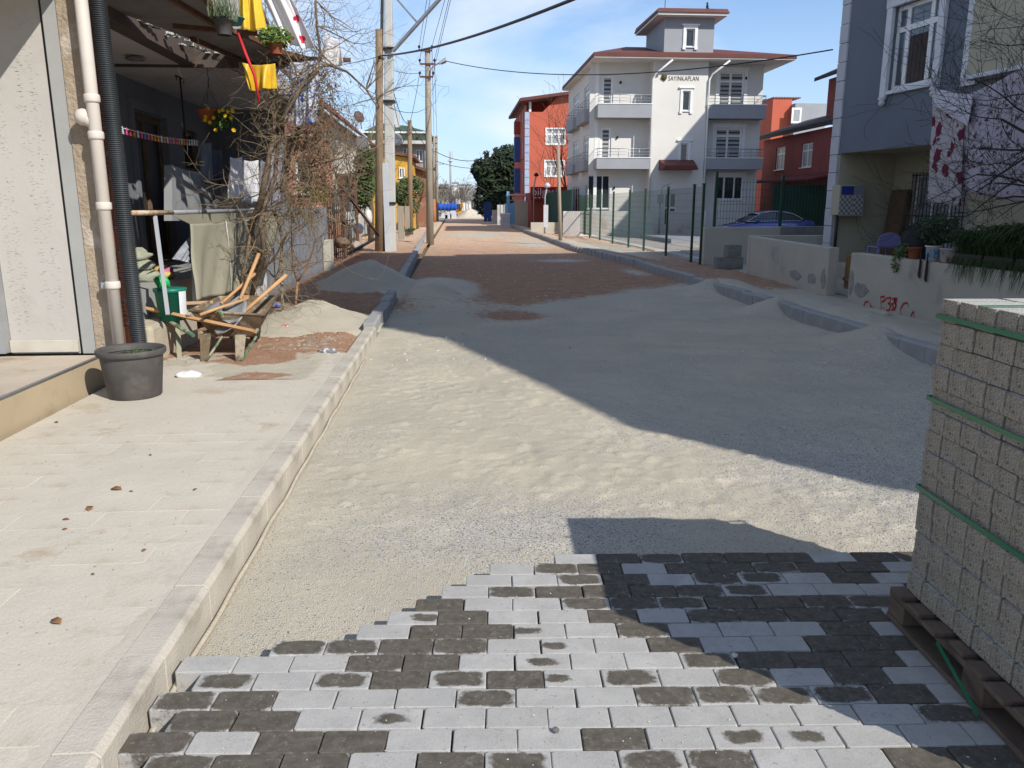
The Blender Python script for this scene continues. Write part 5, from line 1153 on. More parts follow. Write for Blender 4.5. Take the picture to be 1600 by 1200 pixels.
# awning
AZ=3.5
def az(px,py,z=AZ): return atZ(px,py,z)
ot=[(165,-30),(318,-8),(361,46),(432,78),(480,91),(545,95),(440,96),(385,104),(150,-4)]
aw=MB(); aw.prism([az(*p) for p in [(150,-30),(314,-8),(358,46),(300,62),(150,6)]],(0,0,.012)); aw.build('awning_sheet',mat('awning_underside',(.20,.18,.17),(.15,.135,.13),scale=3,c3=(.11,.09,.08),s3=2),lh)
aw=MB(); aw.prism([az(*p) for p in [(300,62.5),(358,46.5),(378,56),(432,79),(482,93),(440,108),(400,110)]],(0,0,.012)); aw.build('awning_sheet',bpy.data.materials['awning_underside'],lh)
for l in ([(312,-14),(362,48),(378,56)],[(378,52),(432,79),(482,92),(548,94)],[(222,-30),(352,48)],[(270,40),(362,49),(402,52)],[(300,60),(400,103),(470,96)]):
    b=MB()
    for p,q in zip(l,l[1:]): b.bar(az(*p,AZ-.02),az(*q,AZ-.02),.045,.05)
    b.build('awning_frame',M['rust'],lh)
b=MB(); r=random.Random(9)
for k in range(44):
    t_=k/44; p=az(150+(400-150)*t_+r.uniform(-3,3),(14+(128-14)*t_)*.93+r.uniform(-9,2),AZ+.02)
    b.box(p.x-.02,p.x+.03,p.y-.04,p.y+.04,p.z,p.z+r.uniform(.01,.04))
stuff_part(b.build('gap_bits',mat('gap_light',(.5,.5,.48),(.05,.05,.05),scale=14,contrast=(.48,.52)),lh))  # pale and black bits painted for light showing through the gap above the beam
box_part(lh,'porch_beam',M['ceiling'],-5.2,-2.72,10.9,PY1+.4,PC-.02,PC+.30)  # wider porch slab, added to keep the sun off the far porch walls
box_part(lh,'porch_beam',bpy.data.materials['beam_brown'],-5.2,-2.70,10.84,10.895,PC-.03,PC+.31)
# ---- things on the front
def lathe_ring(b,x,y,z,rad,h): b.lathe((x,y,z),[(rad,0),(rad,h)],14)
# downpipe
dp=T('downpipe','cream plastic downpipe with a side branch running down beside the rough column','downpipe',(-2.9,6.8,.4))
M['pvc']=mat('cream_pvc',(.62,.56,.50),(.55,.49,.43),rough=.5,scale=3,c3=(.45,.36,.28),s3=2.5,r3=(.6,.8))
px_=-2.84; b=MB(); b.tube([(px_-.0,6.79,.43),(px_,6.79,5.4)],.049,16); b.build('pipe',M['pvc'],dp)
for z in (2.17,2.45,1.62,.98):
    b=MB(); b.lathe((px_,6.79,z),[(.049,-.002),(.057,0),(.060,.012),(.060,.05),(.056,.06),(.049,.062)],18); b.build('collar',M['pvc'],dp)
b=MB(); b.tube([(px_-.02,6.80,2.3),(px_-.085,6.80,2.34)],.052,14); b.build('branch',M['pvc'],dp)
b=MB(); b.lathe((px_-.085,6.80,2.34),[(0,.06),(.04,.055),(.062,.03),(.068,0),(.062,-.03),(.04,-.055),(0,-.06)],14,ax=Matrix.Rotation(R(90),3,'Y')); b.build('end_cap',M['pvc'],dp)
b=MB(); b.box(px_-.10,px_-.058,6.80,6.90,.98,1.03); b.build('bracket',M['steel'],dp)
# corrugated hose
hs_=T('drain_hose','black corrugated drain hose hanging beside the cream downpipe down into the big pot','hose',(-2.75,6.75,.4)); b=MB(); prof=[]; z0,z1=.17,4.2; n=250
path=lambda t:(Vector((-2.715-.09*t, 6.90+.08*t, z0+(z1-z0)*t)))
pts=[];rr=[]
for k in range(n*4+1):
    t=k/(n*4); pts.append(path(t)); rr.append(.062+.005*(1 if (k%4) in (1,2) else -1))
b.tube(pts,rr,16); b.build('hose',mat('hose_black',(.045,.05,.055),(.035,.04,.042),rough=.45,scale=3),hs_)
# flower pot
pt=T('plant_pot','big round black-grey plastic flower pot standing on the dusty pavement','plant pot',(-2.60,6.42,.15)); M['potgrey']=mat('grey_pot_plastic',(.085,.08,.075),(.06,.056,.052),rough=.6,scale=2.5,c3=(.15,.135,.12),s3=3,r3=(.5,.75),bump=.1)
c0=(-2.60,6.42,.15); b=MB(); b.lathe(c0,[(0,.004),(.19,.0),(.20,.01),(.235,.33),(.235,.338),(.25,.34),(.26,.352),(.262,.385),(.255,.392),(.24,.39),(.232,.36),(.225,.34)],40); b.build('pot',M['potgrey'],pt)
b=MB(); b.lathe(c0,[(0,.335),(.12,.33),(.226,.325)],30); b.build('soil',mat('soil',(.05,.038,.028),(.03,.022,.016),scale=20,bump=1),pt)
b=MB(); rg=random.Random(3)
for _ in range(110):
    p=Vector((c0[0]+rg.gauss(.05,.05),c0[1]+rg.gauss(-.05,.06),.48)); d=Vector((rg.uniform(-.05,.05),rg.uniform(-.05,.05),rg.uniform(.03,.075))); s_=Vector((rg.uniform(-1,1),rg.uniform(-1,1),0)).normalized()*.006; b.q(p-s_,p+s_,p+d)
stuff_part(b.build('weeds',M['leaf'],pt))
# railing
rl=T('porch_rail','rusty and grey pipe railing on posts in front of the porch','railing',(-3.0,10,0)); RXX=-3.0
rp_=lambda px,py,X=RXX: atX(px,py,X)
b=MB(); b.tube([rp_(190,333),rp_(269,332)],.024,8); b.build('rusty_pipe',mat('rusty_pipe',(.40,.24,.13),(.55,.48,.38),scale=9,contrast=(.4,.6)),rl)
b=MB(); b.tube([rp_(269,332),rp_(440,327)],.024,8); b.build('grey_pipe',M['steel'],rl)
a,c=rp_(242,338),rp_(262,492,-2.86); b=MB(); b.bar(a,c,.04,.04); b.build('post',M['aptgrey'],rl)
b=MB(); a,c=rp_(277,497,-2.9),rp_(281,566,-2.78); b.bar(a,(c.x,c.y,.1),.045,.045); b.build('post',mat('greenish_post',(.30,.30,.20)),rl)
for px in (300,438): a=rp_(px,335); b=MB(); b.bar(a,(a.x-.05,a.y,.5),.05,.05); b.build('post',M['steel'],rl)
# tarp
tp=T('tarpaulin','khaki tarpaulin sheet hung from the porch railing down to the ground','tarpaulin',tuple(rp_(370,335)))
M['khaki']=mat('khaki_canvas',(.30,.285,.215),(.27,.255,.19),rough=.85,scale=1.5,bump=.1,c3=(.23,.22,.165),s3=2)
tl=[(300,340),(440,330),(306,470),(398,440)]
cs=[rp_(px,py,-2.93) for px,py in tl]
tpc=cloth('canvas',[rp_(296,350,-2.93),rp_(438,338,-2.93),rp_(302,470,-2.90),rp_(408,446,-2.90)],M['khaki'],parent=tp,nx=40,ny=30,amp=.035,waves=3,seed=2)
b=MB(); cl=[rp_(268,336,-2.93),rp_(440,330,-2.93),rp_(438,338,-2.94),rp_(300,352,-2.94)]; b.prism(cl,(.006,0,0)); b.build('top_fold',M['khaki'],tp)
b=MB(); b.tube([rp_(353,345,-2.905),rp_(360,400,-2.9),rp_(362,455,-2.89)],.004,5); b.build('seam',M['paintwhite'],tp)
cs=cloth('curtain_sheet',[rp_(322,338,-2.97),rp_(326,338,-2.97),rp_(273,405,-3.0),rp_(300,412,-2.95)],mat('shiny_plastic_sheet',(.34,.36,.40),(.20,.21,.24),scale=7,rough=.25),'crumpled translucent plastic strip tied between the khaki tarpaulin and the porch','plastic sheet',amp=.03)
# bucket, bags, bottle
LY=8.35
ledge=T('stone_step','rough stone step carrying the green bucket','step',(-3.2,8.6,.1)); box_part(ledge,'stone',M['mortar'],-3.5,-2.98,7.9,9.3,.08,.50,bevel=.04)
a=atY(268,480,LY); bk=T('bucket','green plastic bucket with a bright green bag on its lid behind the white post','bucket',(a.x,LY,.50)); M['greenb']=plain('green_bucket',(.012,.18,.12),.4)
b=MB(); b.lathe((a.x,LY,.50),[(0,0),(.125,0),(.15,.29),(.162,.292),(.164,.325),(.15,.33),(0,.335)],24); b.build('pail',M['greenb'],bk)
b=MB()
for k in range(7):
    th=.1+k*.09; b.q((a.x+.153*math.cos(-th-.1)*.98+.004,LY+.153*math.sin(-th-.1),.56),(a.x+.153*math.cos(-th-.0)*.98+.004,LY+.153*math.sin(-th),.56),(a.x+.16*math.cos(-th)+.004,LY+.16*math.sin(-th),.80),(a.x+.16*math.cos(-th-.1)+.004,LY+.16*math.sin(-th-.1),.80))
b.build('label',M['paintwhite'],bk)
b=MB()
for k in range(3): b.tube([(a.x-.06+.05*math.cos(t*.6+k),LY-.02*k,.84+.09*abs(math.sin(t*.6))) for t in range(7)],[.02,.026,.03,.026,.03,.026,.02],7)
one(b,'plastic_bag',plain('bright_green_bag',(.02,.40,.10),.4),'bright green plastic bag lying on the bucket lid','bag',(a.x-.05,LY,.83))
p=atX(312,425,-3.36); p.y=p.y; b=MB(); b.lathe((p.x,p.y,.80),[(0,0),(.045,0),(.048,.05),(.046,.16),(.018,.23),(.016,.25)],14); bo=T('bottle','clear drinks bottle with a bright red cap beside the tarpaulin edge','bottle',(p.x,p.y,.8)); b.build('body',glassy('bottle_plastic',(.20,.20,.20),(.07,.03,.03),.1),bo); b=MB(); b.lathe((p.x,p.y,1.05),[(.018,0),(.02,0),(.02,.03),(0,.03)],12); b.build('cap',plain('red_cap',(.5,.02,.02)),bo)
M['bagcloth']=mat('sack_green_grey',(.36,.37,.28),(.27,.28,.21),scale=6,rough=.9,bump=.5,bscale=14)
for k,(px,py,s_,lb) in enumerate(((214,438,.17,'bottom pale sack of the pile on the porch floor'),(210,422,.15,'middle pale sack of the pile on the porch floor'),(209,408,.13,'topmost pale folded sack of the pile on the porch floor'))):
    p=atZ(px,440,PF); bag('sack',(p.x,p.y+.03*k,PF+.06+k*.115),.26-.03*k,.20,.085,M['bagcloth'],lb,11+k,'sack','sacks piled on the porch')
p=atZ(240,440,PF); b=MB(); rg=random.Random(2)
bag('rubbish_bag',(p.x,p.y+.3,PF+.07),.14,.14,.09,mat('pink_bag',(.45,.12,.25),(.5,.4,.1),scale=14,contrast=(.45,.55)),'small pink and yellow bag on the porch floor behind the bucket',15)
# rubble stones under the porch
stone_m=mat('rubble_stone',(.40,.35,.29),(.28,.24,.20),scale=5,bump=.6,bscale=20)
rg=random.Random(14); lbs=['small pale stone at the foot of the porch by the pot','flat stone under the wheelbarrow handle','pale broken stone under the porch edge','grey broken block behind the wheelbarrow leg','stone lump near the greenish post','rounded stone below the green bucket','thin stone slab beside the big pot','stone piece right behind the big pot']
for k,(px,py,s_) in enumerate(((232,520,.16),(215,505,.2),(225,540,.10),(250,512,.13),(300,548,.07),(262,530,.12),(268,545,.06),(247,500,.15))):
    p=atZ(px,py+10,.2); p.y=max(p.y,7.4); b=MB(); V=[]
    for q in ((-1,-1,0),(1,-1,0),(1,1,0),(-1,1,0),(-1,-1,1),(1,-1,1),(1,1,1),(-1,1,1)): V.append((p.x+q[0]*s_*rg.uniform(.6,1),p.y+q[1]*s_*.7*rg.uniform(.6,1),.12+q[2]*s_*rg.uniform(.5,1)))
    b.hexa(V); one(b,'stone',stone_m,lbs[k],'stone',(p.x,p.y,.12),'stones under the porch edge',bevel=.02)
# ---- wheelbarrow
wb=T('wheelbarrow','old mud-caked wheelbarrow with green handles loaded with planks and tool handles','wheelbarrow',(-2.3,8.5,.13))
M['tray']=mat('muddy_tray',(.20,.14,.085),(.11,.08,.05),scale=7,rough=.9,bump=.5,c3=(.34,.29,.21),s3=4,r3=(.5,.62))
M['greenpaint']=mat('worn_green_paint',(.06,.12,.07),(.30,.28,.20),scale=14,contrast=(.45,.6),rough=.7)
cx,cyy=-2.32,8.55
top=[(-.36,-.42,.62),(.36,-.36,.56),(.33,.45,.66),(-.30,.45,.66)]; bot=[(-.20,-.25,.33),(.20,-.22,.31),(.18,.22,.36),(-.18,.22,.36)]
b=MB(); P=[Vector((cx+x,cyy+y,z)) for x,y,z in bot+top]; i=0; b.v=[tuple(p) for p in P]; b.f=[(0,3,2,1),(0,1,5,4),(1,2,6,5),(2,3,7,6),(3,0,4,7)]; b.sm=[False]*5; b.build('tray',M['tray'],wb,solid=.012,bevel=.02)
b=MB(); b.tube([P[4],P[5],P[6],P[7],P[4]],.014,8); b.build('tray_rim',M['tray'],wb)
for s,a,c in ((-1,atY(236,488,8.55),atY(302,524,7.95)),(1,atY(362,527,8.45),atY(343,485,8.1))):
    b=MB(); b.tube([a,(a+c)/2+Vector((0,0,.01)),c],.021,10); b.build('handle',M['greenpaint'],wb)
b=MB(); b.tube([(cx-.3,cyy-.35,.38),(cx-.12,cyy+.3,.34),(cx,cyy+.62,.32),(cx+.12,cyy+.3,.34),(cx+.28,cyy-.35,.40)],.018,8); b.build('frame',M['greenpaint'],wb)
for x,px in ((-1,319),(1,374)):
    t1=atZ(px,567,.14); b=MB(); b.hexa([(t1.x-.035,t1.y-.01,.13),(t1.x+.035,t1.y-.01,.13),(t1.x+.03,t1.y+.02,.13),(t1.x-.03,t1.y+.02,.13),(t1.x-.06,t1.y+.12,.40),(t1.x+.05,t1.y+.12,.40),(t1.x+.05,t1.y+.15,.40),(t1.x-.06,t1.y+.15,.40)]); b.build('leg',M['tray'],wb,bevel=.006)
    b=MB(); b.tube([(t1.x+.02,t1.y,.16),(t1.x+.12,t1.y+.25,.36)],.014,6); b.build('strut',M['greenpaint'],wb)
ax=Matrix.Rotation(R(90),3,'Y'); b=MB(); b.lathe((cx,cyy+.66,.31),[(.09,-.03),(.17,-.035),(.185,0),(.17,.035),(.09,.03)],20,ax=ax); b.build('wheel',M['black'],wb)
b=MB(); b.lathe((cx+.0,cyy+.66,.31),[(0,-.04),(.09,-.03),(.09,.03),(0,.04)],14,ax=ax); b.build('hub',M['rust'],wb)
# load
def longbox(name,a,c,w_,h,m,label,cat,group=None,up=(0,0,1),bevel=.003): b=MB(); b.bar(a,c,w_,h,up); return one(b,name,m,label,cat,tuple(a),group,bevel=bevel)
M['plank']=mat('orange_plank',(.55,.32,.16),(.46,.26,.12),scale=4,rough=.8)
longbox('plank',atY(232,483,8.35),atY(398,518,8.05),.03,.11,M['plank'],'long fresh orange plank laid across the wheelbarrow','plank','wood in the wheelbarrow',up=(0,-1,.35))
longbox('plank',atY(262,475,8.6),atY(333,472,8.7),.05,.03,M['wood'],'short pale batten lying behind the long orange plank','plank','wood in the wheelbarrow')
longbox('plank',atY(215,487,8.9),atY(255,470,9.2),.08,.03,M['oldwood'],'thin old board lying left of the bucket','plank','wood in the wheelbarrow')
longbox('plank',atY(200,492,8.7),atY(262,472,9.3),.05,.03,M['wood'],'narrow batten pointing at the white post foot','plank','wood in the wheelbarrow')
longbox('plank',atY(366,483,8.5),atY(384,462,8.7),.09,.02,M['plank'],'small orange offcut standing among the tool handles','plank','wood in the wheelbarrow')
def tool(a,c,r_,label,blade=True,bm=None):
    t=T('shovel',label,'shovel',tuple(c),'tools in the wheelbarrow'); b=MB(); b.tube([a,(a*.6+c*.4)+Vector((.004,0,.004)),c],[r_*1.1,r_,r_*.95],10); b.build('handle',M['plank'],t)
    if blade:
        d=(c-a).normalized(); s_=d.cross(Vector((0,0,1))).normalized(); u=s_.cross(d); b=MB(); V=[]
        for k,(l,w_) in enumerate(((-.04,.02),(.06,.10),(.20,.125),(.30,.09),(.34,.0))):
            for j in (-1,-.5,0,.5,1): V.append(tuple(c+d*l+s_*w_*j+u*(.025*j*j-.01)))
        b.v=V
        for k in range(4):
            for j in range(4): i=k*5+j; b.f.append((i,i+1,i+6,i+5)); b.sm.append(True)
        b.build('blade',M['steel'],t,solid=.004)
    return t
tool(atY(404,397,8.9),atY(375,468,8.4),.019,'steepest shovel with its orange wooden handle leaning to the bare trunk')
tool(atY(447,430,8.8),atY(376,492,8.3),.020,'shovel whose long handle sticks out furthest right of the wheelbarrow')
tool(atY(398,428,9.0),atY(345,475,8.5),.017,'shovel with the middle wooden handle in the wheelbarrow')
tool(atY(312,492,8.0),atY(388,466,8.4),.015,'old grey stick handle lying flat over the orange plank',False)
# ---- hanging things in the porch
b=MB(); a,c=atX(182,198,-3.35),atX(311,221,-3.35); b.tube([a,(a+c)/2-Vector((0,0,.03)),c],.004,5); one(b,'peg_line',M['paintwhite'],'thin white line holding coloured pegs in front of the dark door','clothes line',tuple(a))
cols={'pink':(.65,.06,.28),'orange':(.70,.22,.03),'yellow':(.65,.45,.04),'white':(.6,.6,.62),'blue':(.15,.22,.45),'red':(.5,.03,.03)}
cm={k:plain('peg_'+k,v,.4) for k,v in cols.items()}
rg=random.Random(6)
def peg_label(k,cn):
    ords=['first','second','third','fourth','fifth','sixth','seventh','eighth','ninth','tenth','eleventh','twelfth','thirteenth']
    return ('%s plastic clothes peg, %s from the left end of the porch line'%(cn,ords[k])) if k<13 else ('%s plastic clothes peg, %s from the right end of the porch line'%(cn,ords[25-k]))
for k in range(26):
    cn=rg.choice(('pink','orange','yellow','pink','white','orange','yellow','red','blue')) if k<22 else 'white'
    t_=(k+.5)/26*.98; p=a.lerp(c,t_)-Vector((0,0,.03*math.sin(t_*3.14))); s_=rg.choice((-1,1)); b=MB()
    b.bar(p+Vector((0,-.004,.018)),p+Vector((0,-.016*s_,-.055)),.012,.008,up=(1,0,0)); b.bar(p+Vector((0,.004,.018)),p+Vector((0,.018*s_,-.052)),.012,.008,up=(1,0,0))
    one(b,'clothes_peg',cm[cn],peg_label(k,cn),'clothes peg',tuple(p),'clothes pegs on the porch line')
# ring lamp
p=atZ(211,92,2.95) if False else atX(211,92,-3.75); lm=T('ceiling_lamp','round dish lamp hanging on a wire from the porch ceiling','lamp',tuple(p)); b=MB(); b.lathe(tuple(p),[(.10,.015),(.115,.0),(.10,-.015),(.085,0),(.10,.015)],24); b.lathe(tuple(p),[(0,-.03),(.05,-.02),(.07,0)],16); b.build('dish',mat('dusty_shade',(.22,.19,.18)),lm); b=MB(); b.tube([p,(p.x,p.y,PC)],.004,5); b.build('wire',M['iron'],lm)
# T hanger
p=atX(281,121,-3.7); q=atX(289,222,-3.7); th_=T('clothes_hook_bar','dark T-shaped metal bar hanging under the porch ceiling','hook bar',tuple(p)); b=MB(); b.tube([p,(p.x,p.y+.03,q.z)],.012,6); b.bar(p+Vector((0,-.17,0)),p+Vector((0,.17,0)),.02,.02); b.build('bar',M['iron'],th_)
for s in (-.15,.15): b=MB(); b.tube([p+Vector((0,s,0)),p+Vector((0,s,-.06))],.007,5); b.build('hook',M['iron'],th_)
# hanging basket
p=atX(327,182,-3.1); hb=T('hanging_basket','terracotta hanging basket with yellow flowers under the porch ceiling','hanging basket',tuple(p)); b=MB(); b.lathe((p.x,p.y,p.z-.07),[(0,0),(.09,0),(.135,.13),(.15,.13),(.15,.15),(.12,.15),(0,.12)],20); b.build('basket',mat('basket_orange',(.40,.11,.05),(.33,.09,.04),scale=4),hb)
hk=atX(325,125,-3.1)
b=MB()
for k in range(3):
    a_=k*2.1; b.tube([(hk.x,hk.y,hk.z-.06),(p.x+.14*math.cos(a_),p.y+.14*math.sin(a_),p.z+.07)],.003,4)
b.tube([hk+Vector((0,0,-.08)),hk+Vector((0,.0,-.02)),hk+Vector((0,.03,.01)),hk+Vector((0,.03,.04)),hk+Vector((0,0,.05)),hk+Vector((0,0,.4))],.006,6); b.build('hanger',M['iron'],hb)
b=MB(); rg=random.Random(12); fp=atY(346,186,p.y); leaves(b,tuple(fp),(.15,.14,.13),420,rg,.026,.5); stuff_part(b.build('foliage',mat('basket_leaf',(.10,.17,.05),(.06,.10,.03),scale=12),hb))
b=MB()
for k in range(16):
    c_=fp+Vector((rg.uniform(-.17,.19),-.14,rg.uniform(-.15,.15)))
    for j in range(6):
        a_=j*1.05; v=Vector((math.cos(a_),-.3,math.sin(a_)))*.026; w_=Vector((-math.sin(a_),0,math.cos(a_)))*.011; b.q(c_,c_+v*.6+w_,c_+v,c_+v*.6-w_)
stuff_part(b.build('flowers',plain('yellow_flower',(.75,.48,.01),.6),hb))
# washing in the porch
def shirt(px0,py0,px1,py1,X,m,label,seed,group='washing in the left porch',name='shirt',cat='shirt'):
    a_=atX(px0,py0,X); c_=atX(px1,py0,X); d_=atX(px0-2,py1,X); e_=atX(px1+2,py1,X); return cloth(name,[a_,c_,d_,e_],m,label,cat,group,nx=12,ny=14,amp=.03,waves=1.6,seed=seed,hem=.03)
wc=mat('white_cotton',(.74,.73,.74),(.68,.67,.69)); gc_=mat('grey_cotton',(.22,.23,.26),(.17,.18,.2)); lc=mat('lilac_cotton',(.34,.32,.40))
shirt(316,222,330,285,-3.55,gc_,'grey garment leftmost on the porch washing line',1,name='garment',cat='garment')
shirt(331,232,347,288,-3.55,mat('dark_cotton',(.07,.075,.09)),'dark blue garment second from left on the porch line',2,name='garment',cat='garment')
shirt(358,245,378,312,-3.15,wc,'white shirt left of the pair in the sun on the porch line',3)
shirt(381,250,403,318,-3.15,wc,'white shirt right of the pair in the sun on the porch line',4)
shirt(408,250,420,312,-3.1,gc_,'grey striped garment right of the white shirts',5,name='garment',cat='garment')
shirt(424,240,442,318,-3.05,lc,'lilac garment rightmost on the porch line behind the trunk',6,name='garment',cat='garment')
# stuff on the awning
pm=lambda px,py,Y: atY(px,py,Y)
CY=10.0
cloth('yellow_cloth',[pm(368,-40,9.2),pm(400,-40,9.2),pm(376,46,9.2),pm(416,50,9.2)],mat('yellow_fabric',(.72,.50,.05),(.60,.40,.03),scale=6),'bright yellow cloth hanging above the awning next to the floral sheet','cloth',amp=.05,waves=2,seed=8)
M['redfloral']=floral('red_floral',(.76,.74,.76),(.55,.03,.06),5.5,.2)
cloth('sheet',[pm(398,-30,9.6),pm(440,-30,9.6),pm(446,70,9.9),pm(497,78,9.9)],M['redfloral'],'white sheet with red flowers draped over the top of the awning','sheet','washing on the left house',amp=.05,waves=2,seed=9)
cloth('yellow_bag',[pm(378,98,8.6),pm(430,99,8.6),pm(392,142,8.6),pm(432,138,8.6)],mat('yellow_plastic',(.66,.42,.03),(.52,.30,.02),scale=7,rough=.35),'yellow plastic bag hanging from the awning frame with a red ribbon','bag',amp=.05,waves=1.5,seed=10)
b=MB(); b.tube([pm(372,52,8.55),pm(384,85,8.5),pm(398,118,8.5),pm(405,160,8.5)],[.012,.016,.014,.01],6); one(b,'red_ribbon',plain('red_ribbon',(.55,.02,.03)),'red ribbon twisting down from the awning corner past the yellow bag','ribbon',tuple(pm(372,52,8.55)))
cloth('sheet',[pm(452,96,10.6),pm(497,94,10.6),pm(458,200,10.6),pm(497,190,10.6)],floral('blue_dots',(.52,.56,.66),(.03,.10,.45),9,.25),'pale cloth with blue dots hanging below the awning behind the twigs','sheet','washing on the left house',amp=.03,waves=2,seed=12)
cloth('sheet',[pm(508,50,10.8),pm(530,62,10.8),pm(503,98,10.8),pm(538,104,10.8)],wc,'plain white bulging cloth caught at the right of the bare branches','sheet','washing on the left house',amp=.05,waves=1,seed=13)
p=pm(430,58,9.0); t=T('potted_plant','leafy green potted plant on the awning below the floral sheet','plant',tuple(p)); b=MB(); rg=random.Random(33); leaves(b,tuple(p),(.17,.2,.11),420,rg,.028,.5); stuff_part(b.build('foliage',mat('fresh_leaf',(.13,.20,.03),(.07,.11,.02),scale=12),t)); pot_part(t,(p.x,p.y,p.z-.17),.08,.13,M['terra'])
p=pm(347,4,8.0); t=T('potted_plant','spiky grey-green plant at the near corner of the awning','plant',tuple(p)); b=MB()
for _ in range(160):
    a_=rg.uniform(0,6.28); L_=rg.uniform(.12,.3); q_=p+Vector((rg.uniform(-.1,.1),rg.uniform(-.15,.15),-.14)); e_=q_+Vector((math.cos(a_)*.4,math.sin(a_)*.4,.9))*L_; w_=Vector((-math.sin(a_),math.cos(a_),0))*.007; b.q(q_-w_,q_+w_,e_)
stuff_part(b.build('foliage',mat('sage_leaf',(.16,.19,.12),(.09,.12,.06),scale=12),t)); pot_part(t,(p.x,p.y,p.z-.28),.09,.14,M['potgrey'])
p=pm(366,34,8.3); b=MB(); b.lathe((p.x,p.y,p.z-.03),[(0,0),(.06,.0),(.095,.06),(.10,.06),(.10,.065),(.055,.02)],18); one(b,'bowl',plain('teal_bowl',(.05,.20,.20)),'small teal bowl standing on the awning edge','bowl',tuple(p))
# ---- vine thicket
vt=T('bare_vine','old bare climbing vine with twisted trunks in front of the porch','vine',(-2.75,10.6,.12)); rg=random.Random(17)
def vp(px,py,Y): return atY(px,py,Y)
VY=10.6; tr=MB()
trunks=[[(383,462),(388,430),(400,400),(392,360),(404,320),(412,280),(420,240),(432,200),(428,150),(420,100),(424,55),(405,0)],
 [(395,460),(402,425),(412,392),(404,350),(418,318),(432,270),(438,225),(436,170),(430,120),(436,90)],
 [(378,455),(384,400),(390,370),(380,330)],[(440,300),(452,250),(470,200),(490,150),(498,80),(496,0)],[(430,330),(442,370),(436,420),(420,455)],[(432,200),(455,160),(480,120),(510,100),(545,112),(575,140),(590,170)],[(404,320),(425,300),(450,282),(485,262),(520,250)],[(380,470),(395,440),(430,400),(450,365),(480,345)]]
for k,l in enumerate(trunks):
    P=[vp(x+rg.uniform(-3,3),y,VY+.25*math.sin(i*.9+k*2)) for i,(x,y) in enumerate(l)]; n=len(P); r0=(.055,.045,.03,.035,.025,.025,.02,.02)[k]
    Q=[]
    for i in range(n-1): Q+= [P[i],(P[i]+P[i+1])/2+Vector((rg.uniform(-.02,.02),rg.uniform(-.02,.02),0))]
    Q.append(P[-1]); tr.tube(Q,[r0*(1-.72*i/len(Q)) for i in range(len(Q))],7)
    trunks[k]=Q
tr.build('trunk',mat('vine_bark',(.20,.145,.10),(.12,.09,.065),scale=15,rough=.95,bump=.6),vt)
c=MB(); rg=random.Random(23)
for k,Q in enumerate(trunks):
    for _ in range((26,24,6,26,8,22,16,10)[k]):
        p=Q[rg.randrange(3 if k!=2 else 1,len(Q))]; d=Vector((rg.gauss(.35,.8),rg.gauss(-.1,.5),rg.gauss(.15,.7)))
        sprout(c,p,d,rg.uniform(.35,.95),rg.uniform(.005,.011),2,rg,spread=.6,up=.05,seg=6,wob=.35,nch=(2,4),taper=.4,n=4,minr=.0016,lr=(.4,.8))
for _ in range(330):   # dense hanging mass
    p=vp(rg.gauss(478,27),rg.uniform(70,330),VY+rg.uniform(-.3,.6)); sprout(c,p,Vector((rg.gauss(0,.5),rg.gauss(0,.5),rg.gauss(-.7,.5))),rg.uniform(.3,.7),.005,1,rg,wob=.4,up=-.1,nch=(2,3),minr=.0016)
for _ in range(70):
    p=vp(rg.gauss(497,10),rg.uniform(0,140),VY+rg.uniform(-.2,.3)); sprout(c,p,Vector((rg.gauss(0,.6),rg.gauss(0,.5),rg.gauss(-.3,.6))),rg.uniform(.2,.5),.004,1,rg,wob=.4,up=-.1,nch=(2,3),minr=.0016)
stuff_part(c.build('twigs',M['twiglight'],vt))
c=MB(); 
for _ in range(900):
    p=vp(rg.gauss(490,22),rg.uniform(110,310),VY+rg.uniform(-.2,.5)); a_=Vector((rg.uniform(-1,1),rg.uniform(-1,1),rg.uniform(-1,1))).normalized(); q_=a_.orthogonal()*.012; c.q(p-a_*.02,p+q_,p+a_*.02,p-q_)
stuff_part(c.build('dry_leaves',mat('dry_leaf_brown',(.15,.07,.035),(.09,.05,.03),scale=6),vt))
# sapling
sp=T('sapling','thin reddish bare sapling standing in the pale sand heap','sapling',(-2.0,10.9,.3)); b=MB(); SY=10.9
def pl(l,Y=SY,r0=.02,r1=.008): P=[atY(x,y,Y) for x,y in l]; b.tube(P,[r0+(r1-r0)*i/(len(P)-1) for i in range(len(P))],7); return P
A=pl([(460,498),(462,470),(465,440)],r0=.022,r1=.018); B1=pl([(465,440),(458,418),(456,385),(455,350),(460,310)],r0=.015,r1=.006); B2=pl([(465,440),(478,422),(487,398),(494,372),(488,345),(484,318)],r0=.015,r1=.006)
b.build('trunk',mat('sapling_bark',(.30,.17,.10),(.22,.12,.07),scale=9),sp); c=MB(); rg=random.Random(40)
for P in (B1,B2):
    for _ in range(11): sprout(c,P[rg.randrange(1,len(P))],Vector((rg.gauss(.2,.9),rg.gauss(0,.4),rg.uniform(.2,1))),rg.uniform(.25,.55),.006,1,rg,spread=.6,minr=.002)
stuff_part(c.build('twigs',M['twiglight'],sp))
st_=longbox('stake',atY(440,398,10.7),(atY(441,482,10.7).x,10.7,.15),.03,.03,mat('stake_wood',(.30,.28,.18)),'thin upright wooden stake between the wheelbarrow and the sapling','stake')
